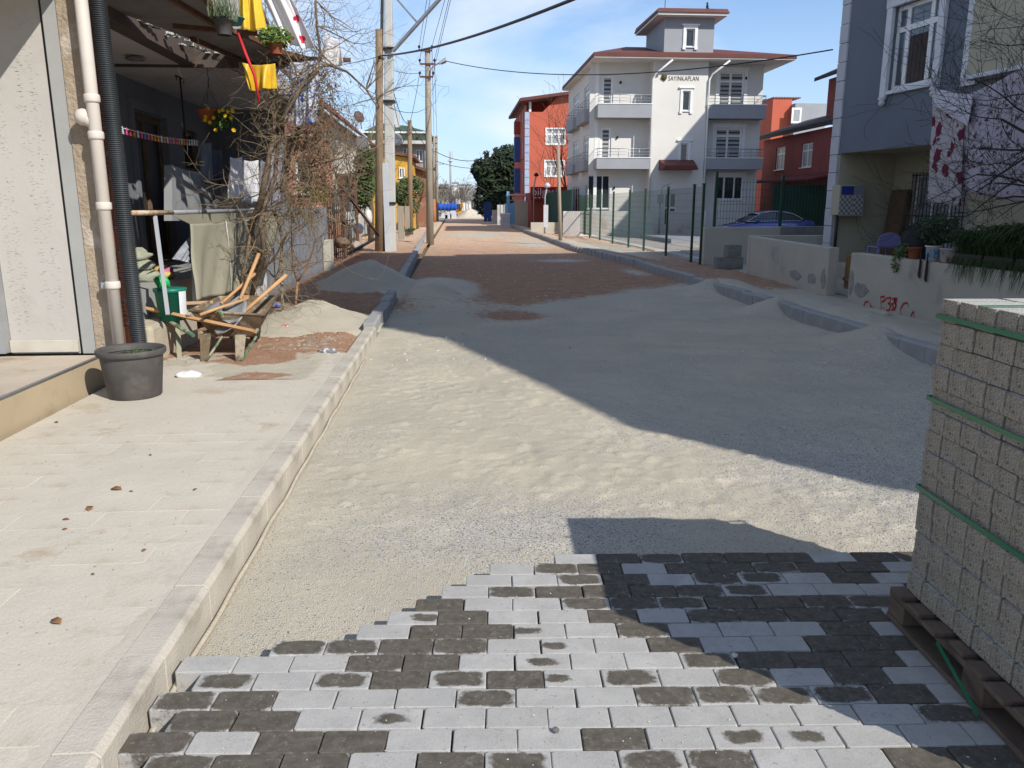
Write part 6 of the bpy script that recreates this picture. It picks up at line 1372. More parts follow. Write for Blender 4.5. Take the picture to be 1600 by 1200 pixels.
# ---- grey garden wall
gw=T('garden_wall','blue-grey rendered garden wall beyond the vine on the left','wall',(-3.2,17,0)); M['gwblue']=mat('blue_grey_render',(.22,.235,.26),(.18,.19,.215),scale=1.5,rough=.9,c3=(.28,.275,.26),s3=1.3,r3=(.55,.7))
box_part(gw,'wall_section',M['gwblue'],-3.4,-3.2,13.6,20.6,0,1.62,bevel=.01); box_part(gw,'pier',M['whitewall'],-3.42,-3.15,13.0,13.55,0,1.62,bevel=.01); box_part(gw,'pier',M['gwall'],-3.19,-3.0,19.6,20.1,0,.85,bevel=.02)
b=MB()
for i in range(2):
    for j in range(5): b.box(-3.149,-3.13,13.08+i*.21,13.22+i*.21,.7+j*.17,.82+j*.17)
stuff_part(b.build('lattice_hole',M['black'],gw))
# ================================================================ POLES AND WIRES
M['polewood']=mat('pole_wood',(.27,.19,.12),(.18,.125,.08),scale=3,rough=.9,stretch=(6,6,.5),bump=.3)
M['poleconc']=mat('pole_concrete',(.50,.49,.46),(.44,.43,.40),scale=2,rough=.9,bump=.15,c3=(.36,.34,.30),s3=1.2,r3=(.6,.8))
M['greyconc']=mat('pole_greybrown',(.33,.29,.23),(.26,.23,.18),scale=2,rough=.9,stretch=(4,4,.5),bump=.2)
M['box']=mat('cable_box_grey',(.50,.52,.54),(.44,.46,.48),scale=2,rough=.5)
wp1=atY(592,398,27.6); t=T('wooden_pole','old brown wooden utility pole standing close left of the tall concrete pole','utility pole',(wp1.x,27.6,0)); b=MB(); e=atY(592,46,27.6); b.tube([(wp1.x,27.6,-.2),((wp1.x+e.x)/2+.02,27.6,3.6),(e.x,27.6,e.z)],[.15,.135,.11],14); b.build('pole',M['polewood'],t)
b=MB(); b.lathe((e.x+.005,27.6,e.z-.9),[(.13,0),(.13,.05)],14); b.build('clamp',M['iron'],t); WP=Vector((e.x,27.6,e.z-.8))
cp=atY(609,399,27.9); t=T('concrete_pole','tall tapered pale concrete utility pole with grey cable duct and steel lamp arm','utility pole',(cp.x,27.9,0)); b=MB(); e=atY(606,-120,27.9)
def taper(b,x0,y,z0,w0,x1,z1,w1,d0=.5,d1=.2): b.hexa([(x0-w0/2,y-d0/2,z0),(x0+w0/2,y-d0/2,z0),(x0+w0/2,y+d0/2,z0),(x0-w0/2,y+d0/2,z0),(x1-w1/2,y-d1/2,z1),(x1+w1/2,y-d1/2,z1),(x1+w1/2,y+d1/2,z1),(x1-w1/2,y+d1/2,z1)])
taper(b,cp.x+.02,27.9,-.2,.40,e.x+.0,e.z,.20); b.build('pole',M['poleconc'],t,bevel=.03)
b=MB(); q=atY(603,398,27.6); q2=atY(609,265,27.6); b.box(q.x-.02,q.x+.17,27.52,27.63,0,3.05); b.build('cable_duct',M['box'],t,bevel=.01)
b=MB()
for dx in (-.20,-.16,-.12): b.tube([(cp.x+dx,27.62,0),(cp.x+dx+.01,27.68,4),(e.x+dx*.6-.04,27.8,e.z)],.022,6)
b.build('cable',M['iron'],t)
b=MB(); a=atY(614,80,27.6); c=atY(690,-5,26.6); b.bar(a,c+(c-a)*.3,.11,.08); b.build('lamp_arm',M['steel'],t); b=MB(); b.bar(atY(618,-4,27.7),atY(651,34,27.15),.05,.05); b.build('arm_brace',M['steel'],t)
for yy_ in (78,160,318):
    z=atY(605,yy_,27.9).z; b=MB(); k=z/e.z; w_=.42*(1-k)+.22*k; b.box(cp.x+(e.x-cp.x)*k-w_/2-.03,cp.x+(e.x-cp.x)*k+w_/2+.05,27.6,28.2,z,z+.05); b.build('clamp',M['iron'],t)
def line(name,pts,r,label,mat_=None,group='overhead wires',sag=0,loc=None):
    P=[]; A=pts[0]
    if len(pts)==2:
        for k in range(21): u=k/20; q=pts[0].lerp(pts[1],u); P.append(q-Vector((0,0,sag*4*u*(1-u))))
    else: P=pts
    b=MB(); b.tube(P,r,5); return one(b,name,mat_ or M['iron'],label,'wire',tuple(pts[0]),group)
# second concrete pole with crossarms and street lamp
PY2=34.7; p2=atY(672,383,PY2); e2=atY(668,76,PY2); t=T('concrete_pole','round grey utility pole with three crossarms and a street lamp beside the left kerb','utility pole',(p2.x,PY2,0)); b=MB(); b.tube([(p2.x,PY2,-.2),(e2.x,PY2,e2.z)],[.165,.11],16); b.build('pole',M['greyconc'],t)
arms=[]
for k,(y_,x0_,x1_) in enumerate(((79,655,675),(100,656,679),(120,656,677))):
    a=atY(x0_,y_,PY2-.12); c=atY(x1_,y_,PY2-.12); b=MB(); b.bar(a,c,.06,.07); b.build('crossarm',M['rust'],t)
    for q in (a,c):
        b=MB(); b.lathe(tuple(q+Vector((0,0,.03))),[(0,.0),(.02,0),(.02,.06),(.05,.08),(.055,.13),(.035,.17),(0,.18)],8); b.build('insulator',plain('insulator_brown%d%d'%(k,int(q.x*10)),(.06,.03,.02),.3),t); arms.append(q+Vector((0,0,.15)))
b=MB(); a=atY(670,127,PY2-.1); b.tube([a,atY(673,108,PY2-.15),atY(681,101,PY2-.2),atY(690,97,PY2-.3)],.03,8); b.build('lamp_arm',M['steel'],t)
hd=T('street_lamp','grey street lamp head on the arm of the round utility pole','street lamp',tuple(atY(692,96,PY2-.3))); b=MB(); a=atY(686,99,PY2-.3); c=atY(698,93,PY2-.4); b.hexa([a+Vector((0,-.1,-.05)),c+Vector((0,-.14,-.06)),c+Vector((0,.14,-.06)),a+Vector((0,.1,-.05)),a+Vector((0,-.05,.07)),c+Vector((-.03,-.08,.10)),c+Vector((-.03,.08,.10)),a+Vector((0,.05,.07))]); b.build('housing',M['box'],hd,bevel=.02)
b=MB(); d=(c-a); b.hexa([a+d*.3+Vector((0,-.08,-.09)),a+d*.95+Vector((0,-.11,-.10)),a+d*.95+Vector((0,.11,-.10)),a+d*.3+Vector((0,.08,-.09)),a+d*.3+Vector((0,-.08,-.055)),a+d*.95+Vector((0,-.11,-.063)),a+d*.95+Vector((0,.11,-.063)),a+d*.3+Vector((0,.08,-.055))]); b.build('lens',M['glass'],hd)
# third wooden pole, fourth pole, far pole
for (px,yb,yt,Y,r_,lb,mt) in ((641,360,188,44,.15,'plain brown wooden pole between the concrete fence slabs and the round pole',M['polewood']),(683,347,212,82,.16,'grey far pole just right of the orange-based crossarm pole',M['greyconc'])):
    a=atY(px,yb,Y); e=atY(px-1,yt,Y); t=T('wooden_pole' if Y<50 else 'concrete_pole',lb,'utility pole',(a.x,Y,0)); b=MB(); b.tube([(a.x,Y,-.2),(e.x,Y,e.z)],[r_,r_*.75],12); b.build('pole',mt,t)
    if Y<50: P3=Vector((e.x,Y,e.z-.1))
Y=78; a=atY(678.5,347,Y); e=atY(678,213,Y); t=T('concrete_pole','far utility pole with orange painted base and several short crossarms','utility pole',(a.x,Y,0)); b=MB(); b.tube([(a.x,Y,2.3),(e.x,Y,e.z)],[.17,.12],12); b.build('pole',M['greyconc'],t); b=MB(); b.tube([(a.x,Y,-.1),(a.x,Y,2.3)],[.2,.18],12); b.build('painted_base',mat('orange_paint',(.42,.17,.08)),t)
for y_ in (215,224,233): p,q=atY(673,y_,Y),atY(683,y_,Y); b=MB(); b.bar(p,q,.09,.1); b.build('crossarm',M['rust'],t)
P5=Vector((e.x,Y,e.z-.2))
p,q=atY(679,258,Y),atY(688,256,Y-.5); b=MB(); b.tube([p,q],.05,6); b.bar(q-Vector((.3,0,.05)),q+Vector((.35,0,.02)),.25,.12); b.build('lamp_arm',M['box'],t)
# right thin pole and short lamps
a=atY(876,377,34.8); e=atY(872,226,34.8); t=T('wooden_pole','thin pale wooden pole in front of the green fence on the right','utility pole',(a.x,34.8,.1)); b=MB(); b.tube([(a.x,34.8,-.1),(e.x,34.8,e.z)],[.085,.065],10); b.build('pole',mat('pale_pole',(.36,.31,.24),(.28,.24,.18),scale=2,stretch=(5,5,.5)),t)
b=MB(); b.box(a.x-.75,a.x-.55,34.9,34.95,.75,1.7); sgn=one(b,'notice_board',M['quoin'],'narrow pale notice board left of the thin wooden pole','sign',(a.x-.65,34.9,.75)); 
for (px,yt,lb) in ((855,291,'curved grey lamp post left of the thin wooden pole'),(838,274,'small black lamp on a stalk left of the red sign')):
    Y=44 if px==855 else 58; a=atY(px-4,365 if Y==44 else 320,Y); e=atY(px,yt,Y); t=T('lamp_post',lb,'lamp post',(a.x,Y,0)); b=MB(); b.tube([(a.x,Y,0),(a.x,Y,e.z*.8),(e.x,Y,e.z)],.045,8); b.build('post',M['aptgrey'],t); b=MB(); b.lathe((e.x,Y,e.z),[(0,-.1),(.16,-.05),(.18,.05),(.08,.18),(0,.2)],10); b.build('shade',M['box'] if Y==44 else M['black'],t)
# wires
line('cable',[WP,atY(843,0,14.0)+(atY(843,0,14.0)-WP)*.35],.028,'thick black cable rising from the wooden pole to the upper right',sag=.25)
line('cable',[WP,atY(380,100,11)+Vector((-1,0,0))],.010,'thin cable running left from the wooden pole behind the bare vine',sag=.2)
line('cable',[arms[3]+Vector((.3,0,0)),FX.p(0,0,.2).to_2d().to_3d()+Vector((0,0,atY(1300,78,18.4).z))],.016,'long wire from the street lamp pole across to the blue-grey house',sag=.55)
line('cable',[atY(600,104,27.8),arms[4]],.010,'short wire between the tall concrete pole and the lowest crossarm',sag=.1)
line('cable',[atY(606,240,27.8),atY(655,118,PY2)],.011,'wire rising from the concrete pole to the lowest crossarm',sag=.9)
line('cable',[atY(610,125,27.8),P3],.016,'drooping wire from the concrete pole to the brown wooden pole',sag=.5)
line('cable',[atY(611,135,27.8),P3-Vector((0,0,.3))],.012,'lower drooping wire from the concrete pole to the brown wooden pole',sag=1.1)
line('cable',[P3,P5-Vector((0,0,1.2))],.022,'wire from the brown wooden pole towards the far crossarm pole',sag=.3)
line('cable',[P5-Vector((0,0,1.1)),atY(795,232,72)],.03,'upper wire crossing the street to the red apartment building',sag=1.0)
line('cable',[P5-Vector((0,0,2.0)),atY(822,247,72)],.025,'lower wire crossing the street to the red apartment building',sag=.8)
tg=[(667,0),(672,0),(695,0),(701,0),(704,0)]
lbw=['leftmost thin wire climbing from the crossarms to the top edge','second thin wire climbing from the crossarms to the top edge','third thin wire climbing from the crossarms to the top edge','fourth thin wire climbing from the crossarms to the top edge','rightmost thin wire climbing from the crossarms to the top edge']
for k,(px,py) in enumerate(tg):
    q=atY(px,py,26.5); A=arms[(0,2,1,3,5)[k]]; line('cable',[A,q+(q-A)*1.6],.0095,lbw[k],sag=.0)
for k in range(2): line('cable',[arms[(1,3)[k]],P5+Vector((.3*k,0,.2-.4*k))],.011,('wire' if k else 'upper wire')+' dropping down behind the round pole to the far crossarm pole',sag=.8)
# ================================================================ LEFT ROW OF HOUSES
M['whiteold']=mat('old_white_wall',(.56,.55,.52),(.48,.47,.44),scale=.7,rough=.9,c3=(.38,.35,.31),s3=.8,r3=(.55,.72))
M['rooftile']=mat('old_red_tiles',(.22,.085,.06),(.14,.06,.045),scale=3,rough=.9,bump=.4,bscale=8)
def roof_tiles(par,A,B,C,D,n,m,th=.1):
    "ribbed sheet between eave A-B and ridge D-C"
    A,B,C,D=[Vector(v) for v in (A,B,C,D)]; b=MB()
    for k in range(n):
        p,q,r_,s_=A.lerp(B,k/n),A.lerp(B,(k+.82)/n),D.lerp(C,(k+.82)/n),D.lerp(C,k/n); nr=(q-p).cross(s_-p).normalized()*th
        b.hexa([p,q,r_,s_,p+nr,q+nr,r_+nr,s_+nr])
    b.prism([A,B,C,D],(0,0,.03)); return stuff_part(b.build('roof_tiles',m,par))
h=T('house','old white house with sloping red tiled roof and satellite dishes on the left','house',(-5.5,40,0)); FL=Fac(-5.2,31,90)
hz_=lambda px,py: atX(px,py,-5.2)
def wl(px0,px1,y0,y1): a=hz_(px0,(y0+y1)/2);c=hz_(px1,(y0+y1)/2); return a.y-31,c.y-31,hz_((px0+px1)/2,y1).z,hz_((px0+px1)/2,y0).z
ws_=[wl(556,566,215,245),wl(573,579,225,245)]
wall(FL,h,0,19,0,5.3,ws_,M['whiteold'],reveal=.3)
for k in ws_: window(FL,h,*k,cols=(1,1),fm=M['oldwood'])
b=MB(); b.q((-9.5,31,0),(-5.2,31,0),(-5.2,31,5.3),(-7.3,31,7.3),(-9.5,31,5.4)); b.build('gable_wall',M['whiteold'],h)
window(Fac(0,30.97,0),h,-7.4,-6.2,3.2,4.6,cols=(1,1),d=.03)
roof_tiles(h,(-4.7,30.3,5.15),(-4.7,50.4,5.15),(-7.3,50.4,7.4),(-7.3,30.3,7.4),60,M['rooftile'])
roof_tiles(h,(-4.3,44,3.5),(-4.3,50.0,3.5),(-5.2,50.0,4.2),(-5.2,44,4.2),20,M['rooftile'])
b=MB(); b.box(-5.19,-4.2,36.2,43,3.05,3.2); b.box(-4.28,-4.2,36.2,43,3.2,3.9); b.box(-5.19,-4.28,36.2,36.3,3.2,3.9); b.build('balcony',M['whiteold'],h)
b=MB(); b.tube([(-4.25,36.3,0),(-4.25,36.3,3.05)],.1,8); b.build('post',M['whiteold'],h)
b=MB(); b.box(-7.0,-6.5,41,41.5,7.0,8.0); b.build('chimney',M['rooftile'],h)
def dish(px,py,Y,r_,lb):
    p=atY(px,py,Y); t=T('satellite_dish',lb,'satellite dish',tuple(p),'satellite dishes on the left houses'); ax=Matrix.Rotation(R(118),3,'X')@Matrix.Rotation(R(-25),3,'Y'); b=MB(); b.lathe(tuple(p),[(0,0),(r_*.5,.03),(r_,.12),(r_,.13),(r_*.5,.045),(0,.015)],20,ax=ax); b.build('reflector',M['white'],t); b=MB(); b.tube([p,p+Vector((.0,.3,-.6))],.025,6); b.tube([p+Vector((0,0,-r_*.8)),p+Vector((.05,-.45,-.05))],.012,5); b.build('bracket',M['steel'],t)
dish(568,222,36.1,.33,'larger white satellite dish on the balcony of the old white house'); dish(516,224,29.5,.40,'white satellite dish behind the bare twigs beside the salmon wall'); dish(563,181,42,.3,'small satellite dish on top of the red tiled roof'); dish(621,217,69,.55,'satellite dish on the pale green wall under the green roof')
h=T('house','small salmon pink outbuilding behind the bare vine on the left','house',(-6,24,0)); a,c=atY(440,250,23).x,atY(506,250,23).x; M['salmon']=mat('salmon_plaster',(.46,.23,.16),(.40,.20,.14),scale=1.3,rough=.9,c3=(.30,.16,.11),s3=1.2)
FA2=Fac(0,23,0); wwh=(a+.35,a+.8,2.0,2.9); wall(FA2,h,a-2,c,0,atY(470,212,23).z,[wwh],M['salmon']); window(FA2,h,*wwh,cols=(1,)); b=MB(); zt=atY(470,212,23).z; b.q((c,23,0),(c,24.6,0),(c,24.6,zt),(c,23,zt)); b.build('wall',M['salmon'],h); roof_tiles(h,(a-2.2,22.6,zt),(c+.1,22.6,zt),(c+.1,24.6,zt+.5),(a-2.2,24.6,zt+.5),26,M['rooftile'],.06)
h=T('house','yellow flat-topped house between the white one and the green-roofed one','house',(-5,54,0)); Y=54; M['yellow']=mat('yellow_plaster',(.62,.37,.06),(.56,.33,.055),scale=.8,rough=.9,c3=(.45,.27,.07),s3=.7)
a,c=atY(558,250,Y).x,atY(642,250,Y).x; z1_,z2_=atY(560,232,Y).z,atY(640,247,Y).z; b=MB(); b.prism([(a,Y,0),(c,Y,0),(c,Y,z2_),(a,Y,z1_)],(0,7,0)); b.build('wall',M['yellow'],h)
yv=[rect(572,255,584,272,Y),rect(624,262,632,278,Y)]
for k in yv: window(Fac(0,Y-.03,0),h,*k,cols=(1,1),d=.03)
b=MB(); b.prism([(a-.2,Y-.3,z1_+.01),(c+.3,Y-.3,z2_+.01),(c+.3,Y-.3,z2_+.2),(a-.2,Y-.3,z1_+.2)],(0,7.6,0)); b.build('roof',M['rooftile'],h)
Y=72; h=T('house','pale green topped apartment house with a dark green roof behind the poles','house',(-5,Y,0)); q=rect(578,226,664,320,Y); FGr=Fac(0,Y,0); z2_=q[3]; ztp=atY(640,208,Y).z
M['palegreen']=mat('pale_green_wall',(.42,.52,.32),(.38,.47,.29),scale=.6); M['greyold']=mat('grey_block_wall',(.33,.31,.28),(.24,.22,.20),scale=2.2,rough=.95,c3=(.44,.40,.36),s3=1)
hs=[rect(630,232,641,250,Y),rect(650,234,660,252,Y),rect(632,262,642,278,Y)]
wall(FGr,h,q[0],q[1],0,z2_,hs,M['greyold']); 
for k in hs: window(FGr,h,*k,cols=(1,1))
hs=[rect(648,212,655,223,Y)]; wall(FGr,h,q[0],q[1],z2_+.3,ztp,hs,M['palegreen'],'upper_wall'); [window(FGr,h,*k,cols=(1,)) for k in hs]
box_part(h,'floor_slab',M['whiteold'],q[0]-.2,q[1]+.4,Y-.8,Y+9,z2_+.01,z2_+.28); b=MB(); b.q((q[1],Y,0),(q[1],Y+9,0),(q[1],Y+9,ztp),(q[1],Y,ztp)); b.build('wall',M['greyold'],h)
b=MB(); zz=ztp; b.hexa([(q[0]-.4,Y-.9,zz),(q[1]+.6,Y-.9,zz),(q[1]+.6,Y+10,zz),(q[0]-.4,Y+10,zz),(q[0]+1,Y+3,zz+1.1),(q[1]-1.8,Y+3,zz+.9),(q[1]-1.8,Y+6,zz+.9),(q[0]+1,Y+6,zz+1.1)]); b.build('roof',mat('dark_green_roof',(.06,.10,.065),(.045,.08,.05)),h); box_part(h,'chimney',M['whiteold'],atY(615,195,Y).x,atY(622,195,Y).x,Y+2,Y+3,zz,zz+2.0); box_part(h,'eaves',M['white'],q[0]-.42,q[1]+.62,Y-.93,Y-.905,zz-.08,zz+.06)
b=MB(); b.tube([(q[1]+.2,Y-.4,ztp),(q[1]+.2,Y-.3,.5)],.06,6); b.build('downpipe',M['white'],h)
Y=60; h=T('house','low house of bare brown brick under a small red roof right of the yellow house','house',(-3.8,Y,0)); q=rect(640,268,665,345,Y); M['brownbrick']=mat('brown_brick_wall',(.27,.13,.09),(.20,.10,.07),scale=9,rough=.95,c3=(.34,.25,.2),s3=1.5)
hb_=rect(648,285,655,300,Y); wall(Fac(0,Y,0),h,q[0],q[1],0,q[3],[hb_],M['brownbrick']); window(Fac(0,Y,0),h,*hb_,cols=(1,)); b=MB(); b.q((q[1],Y,0),(q[1],Y+8,0),(q[1],Y+8,q[3]),(q[1],Y,q[3])); b.build('wall',M['brownbrick'],h); b=MB(); b.hexa([(q[0]-.3,Y-.4,q[3]+.5),(q[1]+.3,Y-.4,q[3]-.1),(q[1]+.3,Y+8,q[3]-.1),(q[0]-.3,Y+8,q[3]+.5),(q[0]-.3,Y-.4,q[3]+.7),(q[1]+.3,Y-.4,q[3]+.1),(q[1]+.3,Y+8,q[3]+.1),(q[0]-.3,Y+8,q[3]+.7)]); b.build('roof',M['rooftile'],h)
# fences along the left
ir=T('iron_fence','rusty black iron garden fence with a leaning bar in front of the orange wall','fence',(-3.25,23.5,0))
y=20.8
while y<27.2: b=MB(); b.box(-3.265,-3.24,y,y+.025,.0,2.1+.15*math.sin(y*3)); b.build('bar',M['iron'],ir); y+=.38
for z in (.35,1.2,1.95): b=MB(); b.box(-3.28,-3.255,20.7,27.2,z,z+.03); b.build('cross_bar',M['iron'],ir)
for y in (20.7,24,27.2): b=MB(); b.box(-3.3,-3.2,y-.05,y+.05,0,2.5); b.build('post',M['rust'],ir)
b=MB(); b.bar(atY(528,285,21.5),atY(592,368,26.5),.06,.06); b.build('leaning_bar',M['rust'],ir)
ow=T('garden_wall','faded orange low wall behind the black iron fence','wall',(-3.6,24,0)); box_part(ow,'wall_section',mat('orange_wall',(.42,.18,.09),(.34,.15,.08),scale=1.2,c3=(.45,.35,.26),s3=1.3),-3.9,-3.7,21,27,0,1.55); box_part(ow,'coping',M['whiteold'],-3.95,-3.65,21,27,1.552,1.63)
junk=[((545,345),.35,.28,'white crumpled sack lying on the junk behind the iron fence',M['whiteold']),((560,358),.3,.2,'bluish white bundle at the foot of the iron fence',mat('blue_white',(.35,.42,.55),(.5,.5,.5),scale=6)),((575,340),.28,.35,'pale bag leaning on the brown wooden pole side of the fence',M['whiteold']),((535,380),.35,.15,'dark rag heap at the end of the blue-grey wall',M['oldwood']),((558,385),.3,.15,'grey broken slab heap in front of the iron fence',stone_m)]
for k,((px,py),rr,hh,lb,mt) in enumerate(junk):
    p=atX(px,py,-3.45 if py<370 else -3.0); bag('junk_bundle',(p.x,p.y,max(.15,p.z)),rr*.6,rr,hh,mt,lb,30+k,'bundle','junk by the iron fence')
b=MB(); b.tube([atY(545,396,22),atY(588,372,26)],.045,7); one(b,'black_bar',M['black'],'black bar lying on the ground in front of the iron fence','bar',tuple(atY(545,396,22)))
cfz=T('slab_fence','upright weathered concrete slabs forming a fence behind the concrete pole','fence',(-3.9,40,0))
for k,(x0_,x1_) in enumerate(((621,631),(632,640))):
    Y=38+3*k; a=atY(x0_,340,Y).x; c=atY(x1_,340,Y).x; box_part(cfz,'slab',M['greyconc'],a,c,Y,Y+.1,0,1.65,bevel=.02)
for k in range(9): b=MB(); b.box(-3.9,-3.82,43.5+k*1.1,44.4+k*1.1,0,1.45); b.build('slab',M['greyconc'],cfz)
b=MB(); b.box(-3.2,-3.05,52,60,0,1.25); one(b,'orange_wall',bpy.data.materials['orange_wall'],'short orange roadside wall just left of the round pole','wall',(-3.2,56,0))
# green plants on the left
def bush(name,label,px,py,Y,rad,n,size,m,seed,stem=True,cat='tree',group=None,flat=.3):
    p=atY(px,py,Y); t=T(name,label,cat,(p.x,Y,0),group); rg=random.Random(seed); b=MB()
    k=10
    for i in range(k):
        v=Vector((rg.uniform(-1,1),rg.uniform(-1,1),rg.uniform(-1,1)))*.62; s_=rg.uniform(.35,.6); leaves(b,(p.x+v.x*rad[0],Y+v.y*rad[1],p.z+v.z*rad[2]),(rad[0]*s_,rad[1]*s_,rad[2]*s_),n//k,rg,size,flat)
    stuff_part(b.build('crown',m,t))
    if stem: b=MB(); b.tube([(p.x,Y,0),(p.x+.1,Y,p.z*.5),(p.x,Y,p.z)],[.13,.1,.07],8); [sprout(b,(p.x,Y,p.z*.6),(rg.uniform(-1,1),rg.uniform(-1,1),1),rad[2]*1.0,.05,1,rg) for _ in range(4)]; b.build('trunk',M['bark'],t)
    return t
M['broadleaf']=mat('broad_leaf',(.10,.13,.045),(.06,.085,.03),scale=1.5)
bush('green_tree','drooping green tree between the wooden pole and the yellow house',575,275,35,(.85,.8,1.3),1500,.16,M['broadleaf'],51)
bush('green_tree','drooping green tree behind the brown wooden pole right of the concrete pole',634,300,47,(1.05,.9,1.2),1500,.18,M['broadleaf'],52)
bush('shrub','yellow-green low shrub glowing behind the vine by the blue-grey wall',492,302,19,(.45,.4,.25),600,.05,mat('yellow_leaf',(.28,.22,.03),(.12,.13,.02),scale=5),53,stem=False,cat='shrub')
bush('shrub','tuft of grass at the foot of the concrete slab fence',636,358,41,(.5,.3,.12),400,.07,M['leaf'],54,stem=False,cat='shrub')
bare_tree('bare brown tree above the orange wall beside the round pole',(atY(652,340,55).x,55,0),4.2,.08,61,n0=5,depth=3,minr=.012)
for k,(px,Y,h_) in enumerate(((545,33,5.2),(560,40,5))): bare_tree(('bare tree in front of the old white house','bare tree next to the green drooping tree on the left')[k],(atY(px,340,Y).x,Y,0),h_,.07,65+k,n0=5,depth=3,minr=.008,group=None)
# ================================================================ RIGHT SIDE, FURTHER
dt=bush('evergreen_tree','big dark evergreen tree leaning over the street before the red building',772,284,96,(3.0,3.0,3.5),6500,.36,mat('evergreen',(.016,.028,.015),(.040,.062,.028),scale=1.1),71,flat=.4)
p=atY(780,262,96); b=MB(); rg=random.Random(5); leaves(b,(p.x+1.2,96,p.z),(2.6,2.4,2.6),2600,rg,.36,.4); leaves(b,(p.x+.4,96,p.z-3.5),(2.2,2.2,2.2),1600,rg,.34,.4)
for k in range(9): q=atY(rg.uniform(742,792),rg.uniform(236,268),96); leaves(b,tuple(q),(.35,.3,.5),60,rg,.25,.4)
stuff_part(b.build('crown',bpy.data.materials['evergreen'],dt))
x_=atY(884,330,62).x; bare_tree('tall bare tree between the red and the white apartment buildings',(x_,62,0),9.5,.10,81,trunk_h=.3,n0=5,depth=3,minr=.010,spread=.5)
bare_tree('thin bare tree in front of the red apartment wall',(atY(862,330,66).x,66,0),6.5,.06,82,n0=4,depth=2,minr=.01)
M['blue']=mat('blue_sheet',(.03,.07,.20),(.025,.055,.16),scale=1); M['lightblue']=mat('light_blue_wall',(.20,.42,.62),(.17,.36,.54),scale=.8,c3=(.3,.42,.5),s3=1)
bl=T('painted_wall','light blue painted wall with a raised pillar on the right of the street','wall',(5.2,66,0)); q=rect(793,318,806,352,66); box_part(bl,'wall_section',M['lightblue'],q[0],q[0]+1.5,66,70,0,q[3]); q2=rect(792,299,796,352,66.0); box_part(bl,'pillar',M['lightblue'],q2[0]-.01,q2[1],65.9,66.2,0,q2[3])
gb=T('cabinet','grey white street cabinet standing at the right kerb far down the street','cabinet',(4.6,60,0)); q=rect(783,335,797,352,60); box_part(gb,'body',M['box'],q[0],q[1],60,60.7,.12,q[3],bevel=.03); box_part(gb,'lid',M['white'],q[0]-.03,q[1]+.03,59.97,60.75,q[3]+.004,q[3]+.08)
for z in (.5,.75): box_part(gb,'panel_line',M['aptgrey'],q[0]+.04,q[1]-.04,59.985,59.997,z,z+.03)
pf=T('panel_fence','white panel fence between the blue doors and the light blue wall','fence',(5.3,74,0))
for k,(x0_,x1_) in enumerate(((777,781),(782,786),(787,791))): a=atY(x0_,330,72).x; c=atY(x1_,330,72).x; box_part(pf,'panel',M['whiteold'],a,c,72,72.1,0,atY(780,320,72).z)
bd=T('blue_doors','dark blue sheet doors under the dark evergreen tree','gate',(5,88,0))
for x0_,x1_ in ((756,761.5),(762,768)): a=atY(x0_,330,88).x; c=atY(x1_,330,88).x; box_part(bd,'door',M['blue'],a,c,88,88.1,0,atY(760,316,88).z)
b=MB(); q=rect(769,328,776,338,80); b.box(q[0],q[1]+.3,80,80.3,0,q[3]); one(b,'low_wall',M['whiteold'],'low white wall piece below the dark evergreen tree','wall',(q[0],80,0))
pl_=T('portal','beige gate wall with steel rail at the left end of the green sheet fence','gate wall',(6.2,63,0)); q=rect(805,315,829,350,63.5); box_part(pl_,'wall_section',M['cream'],q[0],q[1],63.5,63.8,0,q[3]); b=MB(); b.bar((q[0]-.5,63.4,q[3]+.5),(q[1]-.3,63.4,q[3]+.5),.05,.05); b.bar((q[0]-.5,63.4,q[3]+.1),(q[1]-.3,63.4,q[3]+.1),.04,.04); b.build('rail',M['steel'],pl_)
b=MB(); q=rect(827,347,876,361,49); b.box(q[0],q[1],48,48.25,0,q[3]); one(b,'low_wall',M['gwall'],'low beige kerb wall at the foot of the dark green sheet fence','wall',(q[0],48,0),bevel=.02)
# crow on the roof-top room
p=atY(1105,14,49); b=MB(); b.lathe((p.x,49,p.z),[(0,-.02),(.07,.05),(.08,.16),(.05,.26),(.055,.31),(.03,.37),(0,.38)],10); b.prism([(p.x-.04,48.95,p.z+.30),(p.x-.14,48.97,p.z+.29),(p.x-.04,49,p.z+.33)],(0,.04,0)); b.prism([(p.x,48.97,p.z+.12),(p.x+.22,48.97,p.z-.06),(p.x+.05,48.97,p.z+.02)],(0,.06,0)); one(b,'crow',M['black'],'black bird perched on the roof edge of the roof-top room','bird',(p.x,49,p.z-.02))
b=MB(); a=atY(1039,12,50); b.tube([(a.x,50,a.z-.3),(a.x,50,a.z+1.6)],.02,5); one(b,'antenna',M['iron'],'thin antenna mast on the roof-top room','antenna',(a.x,50,a.z-.3))
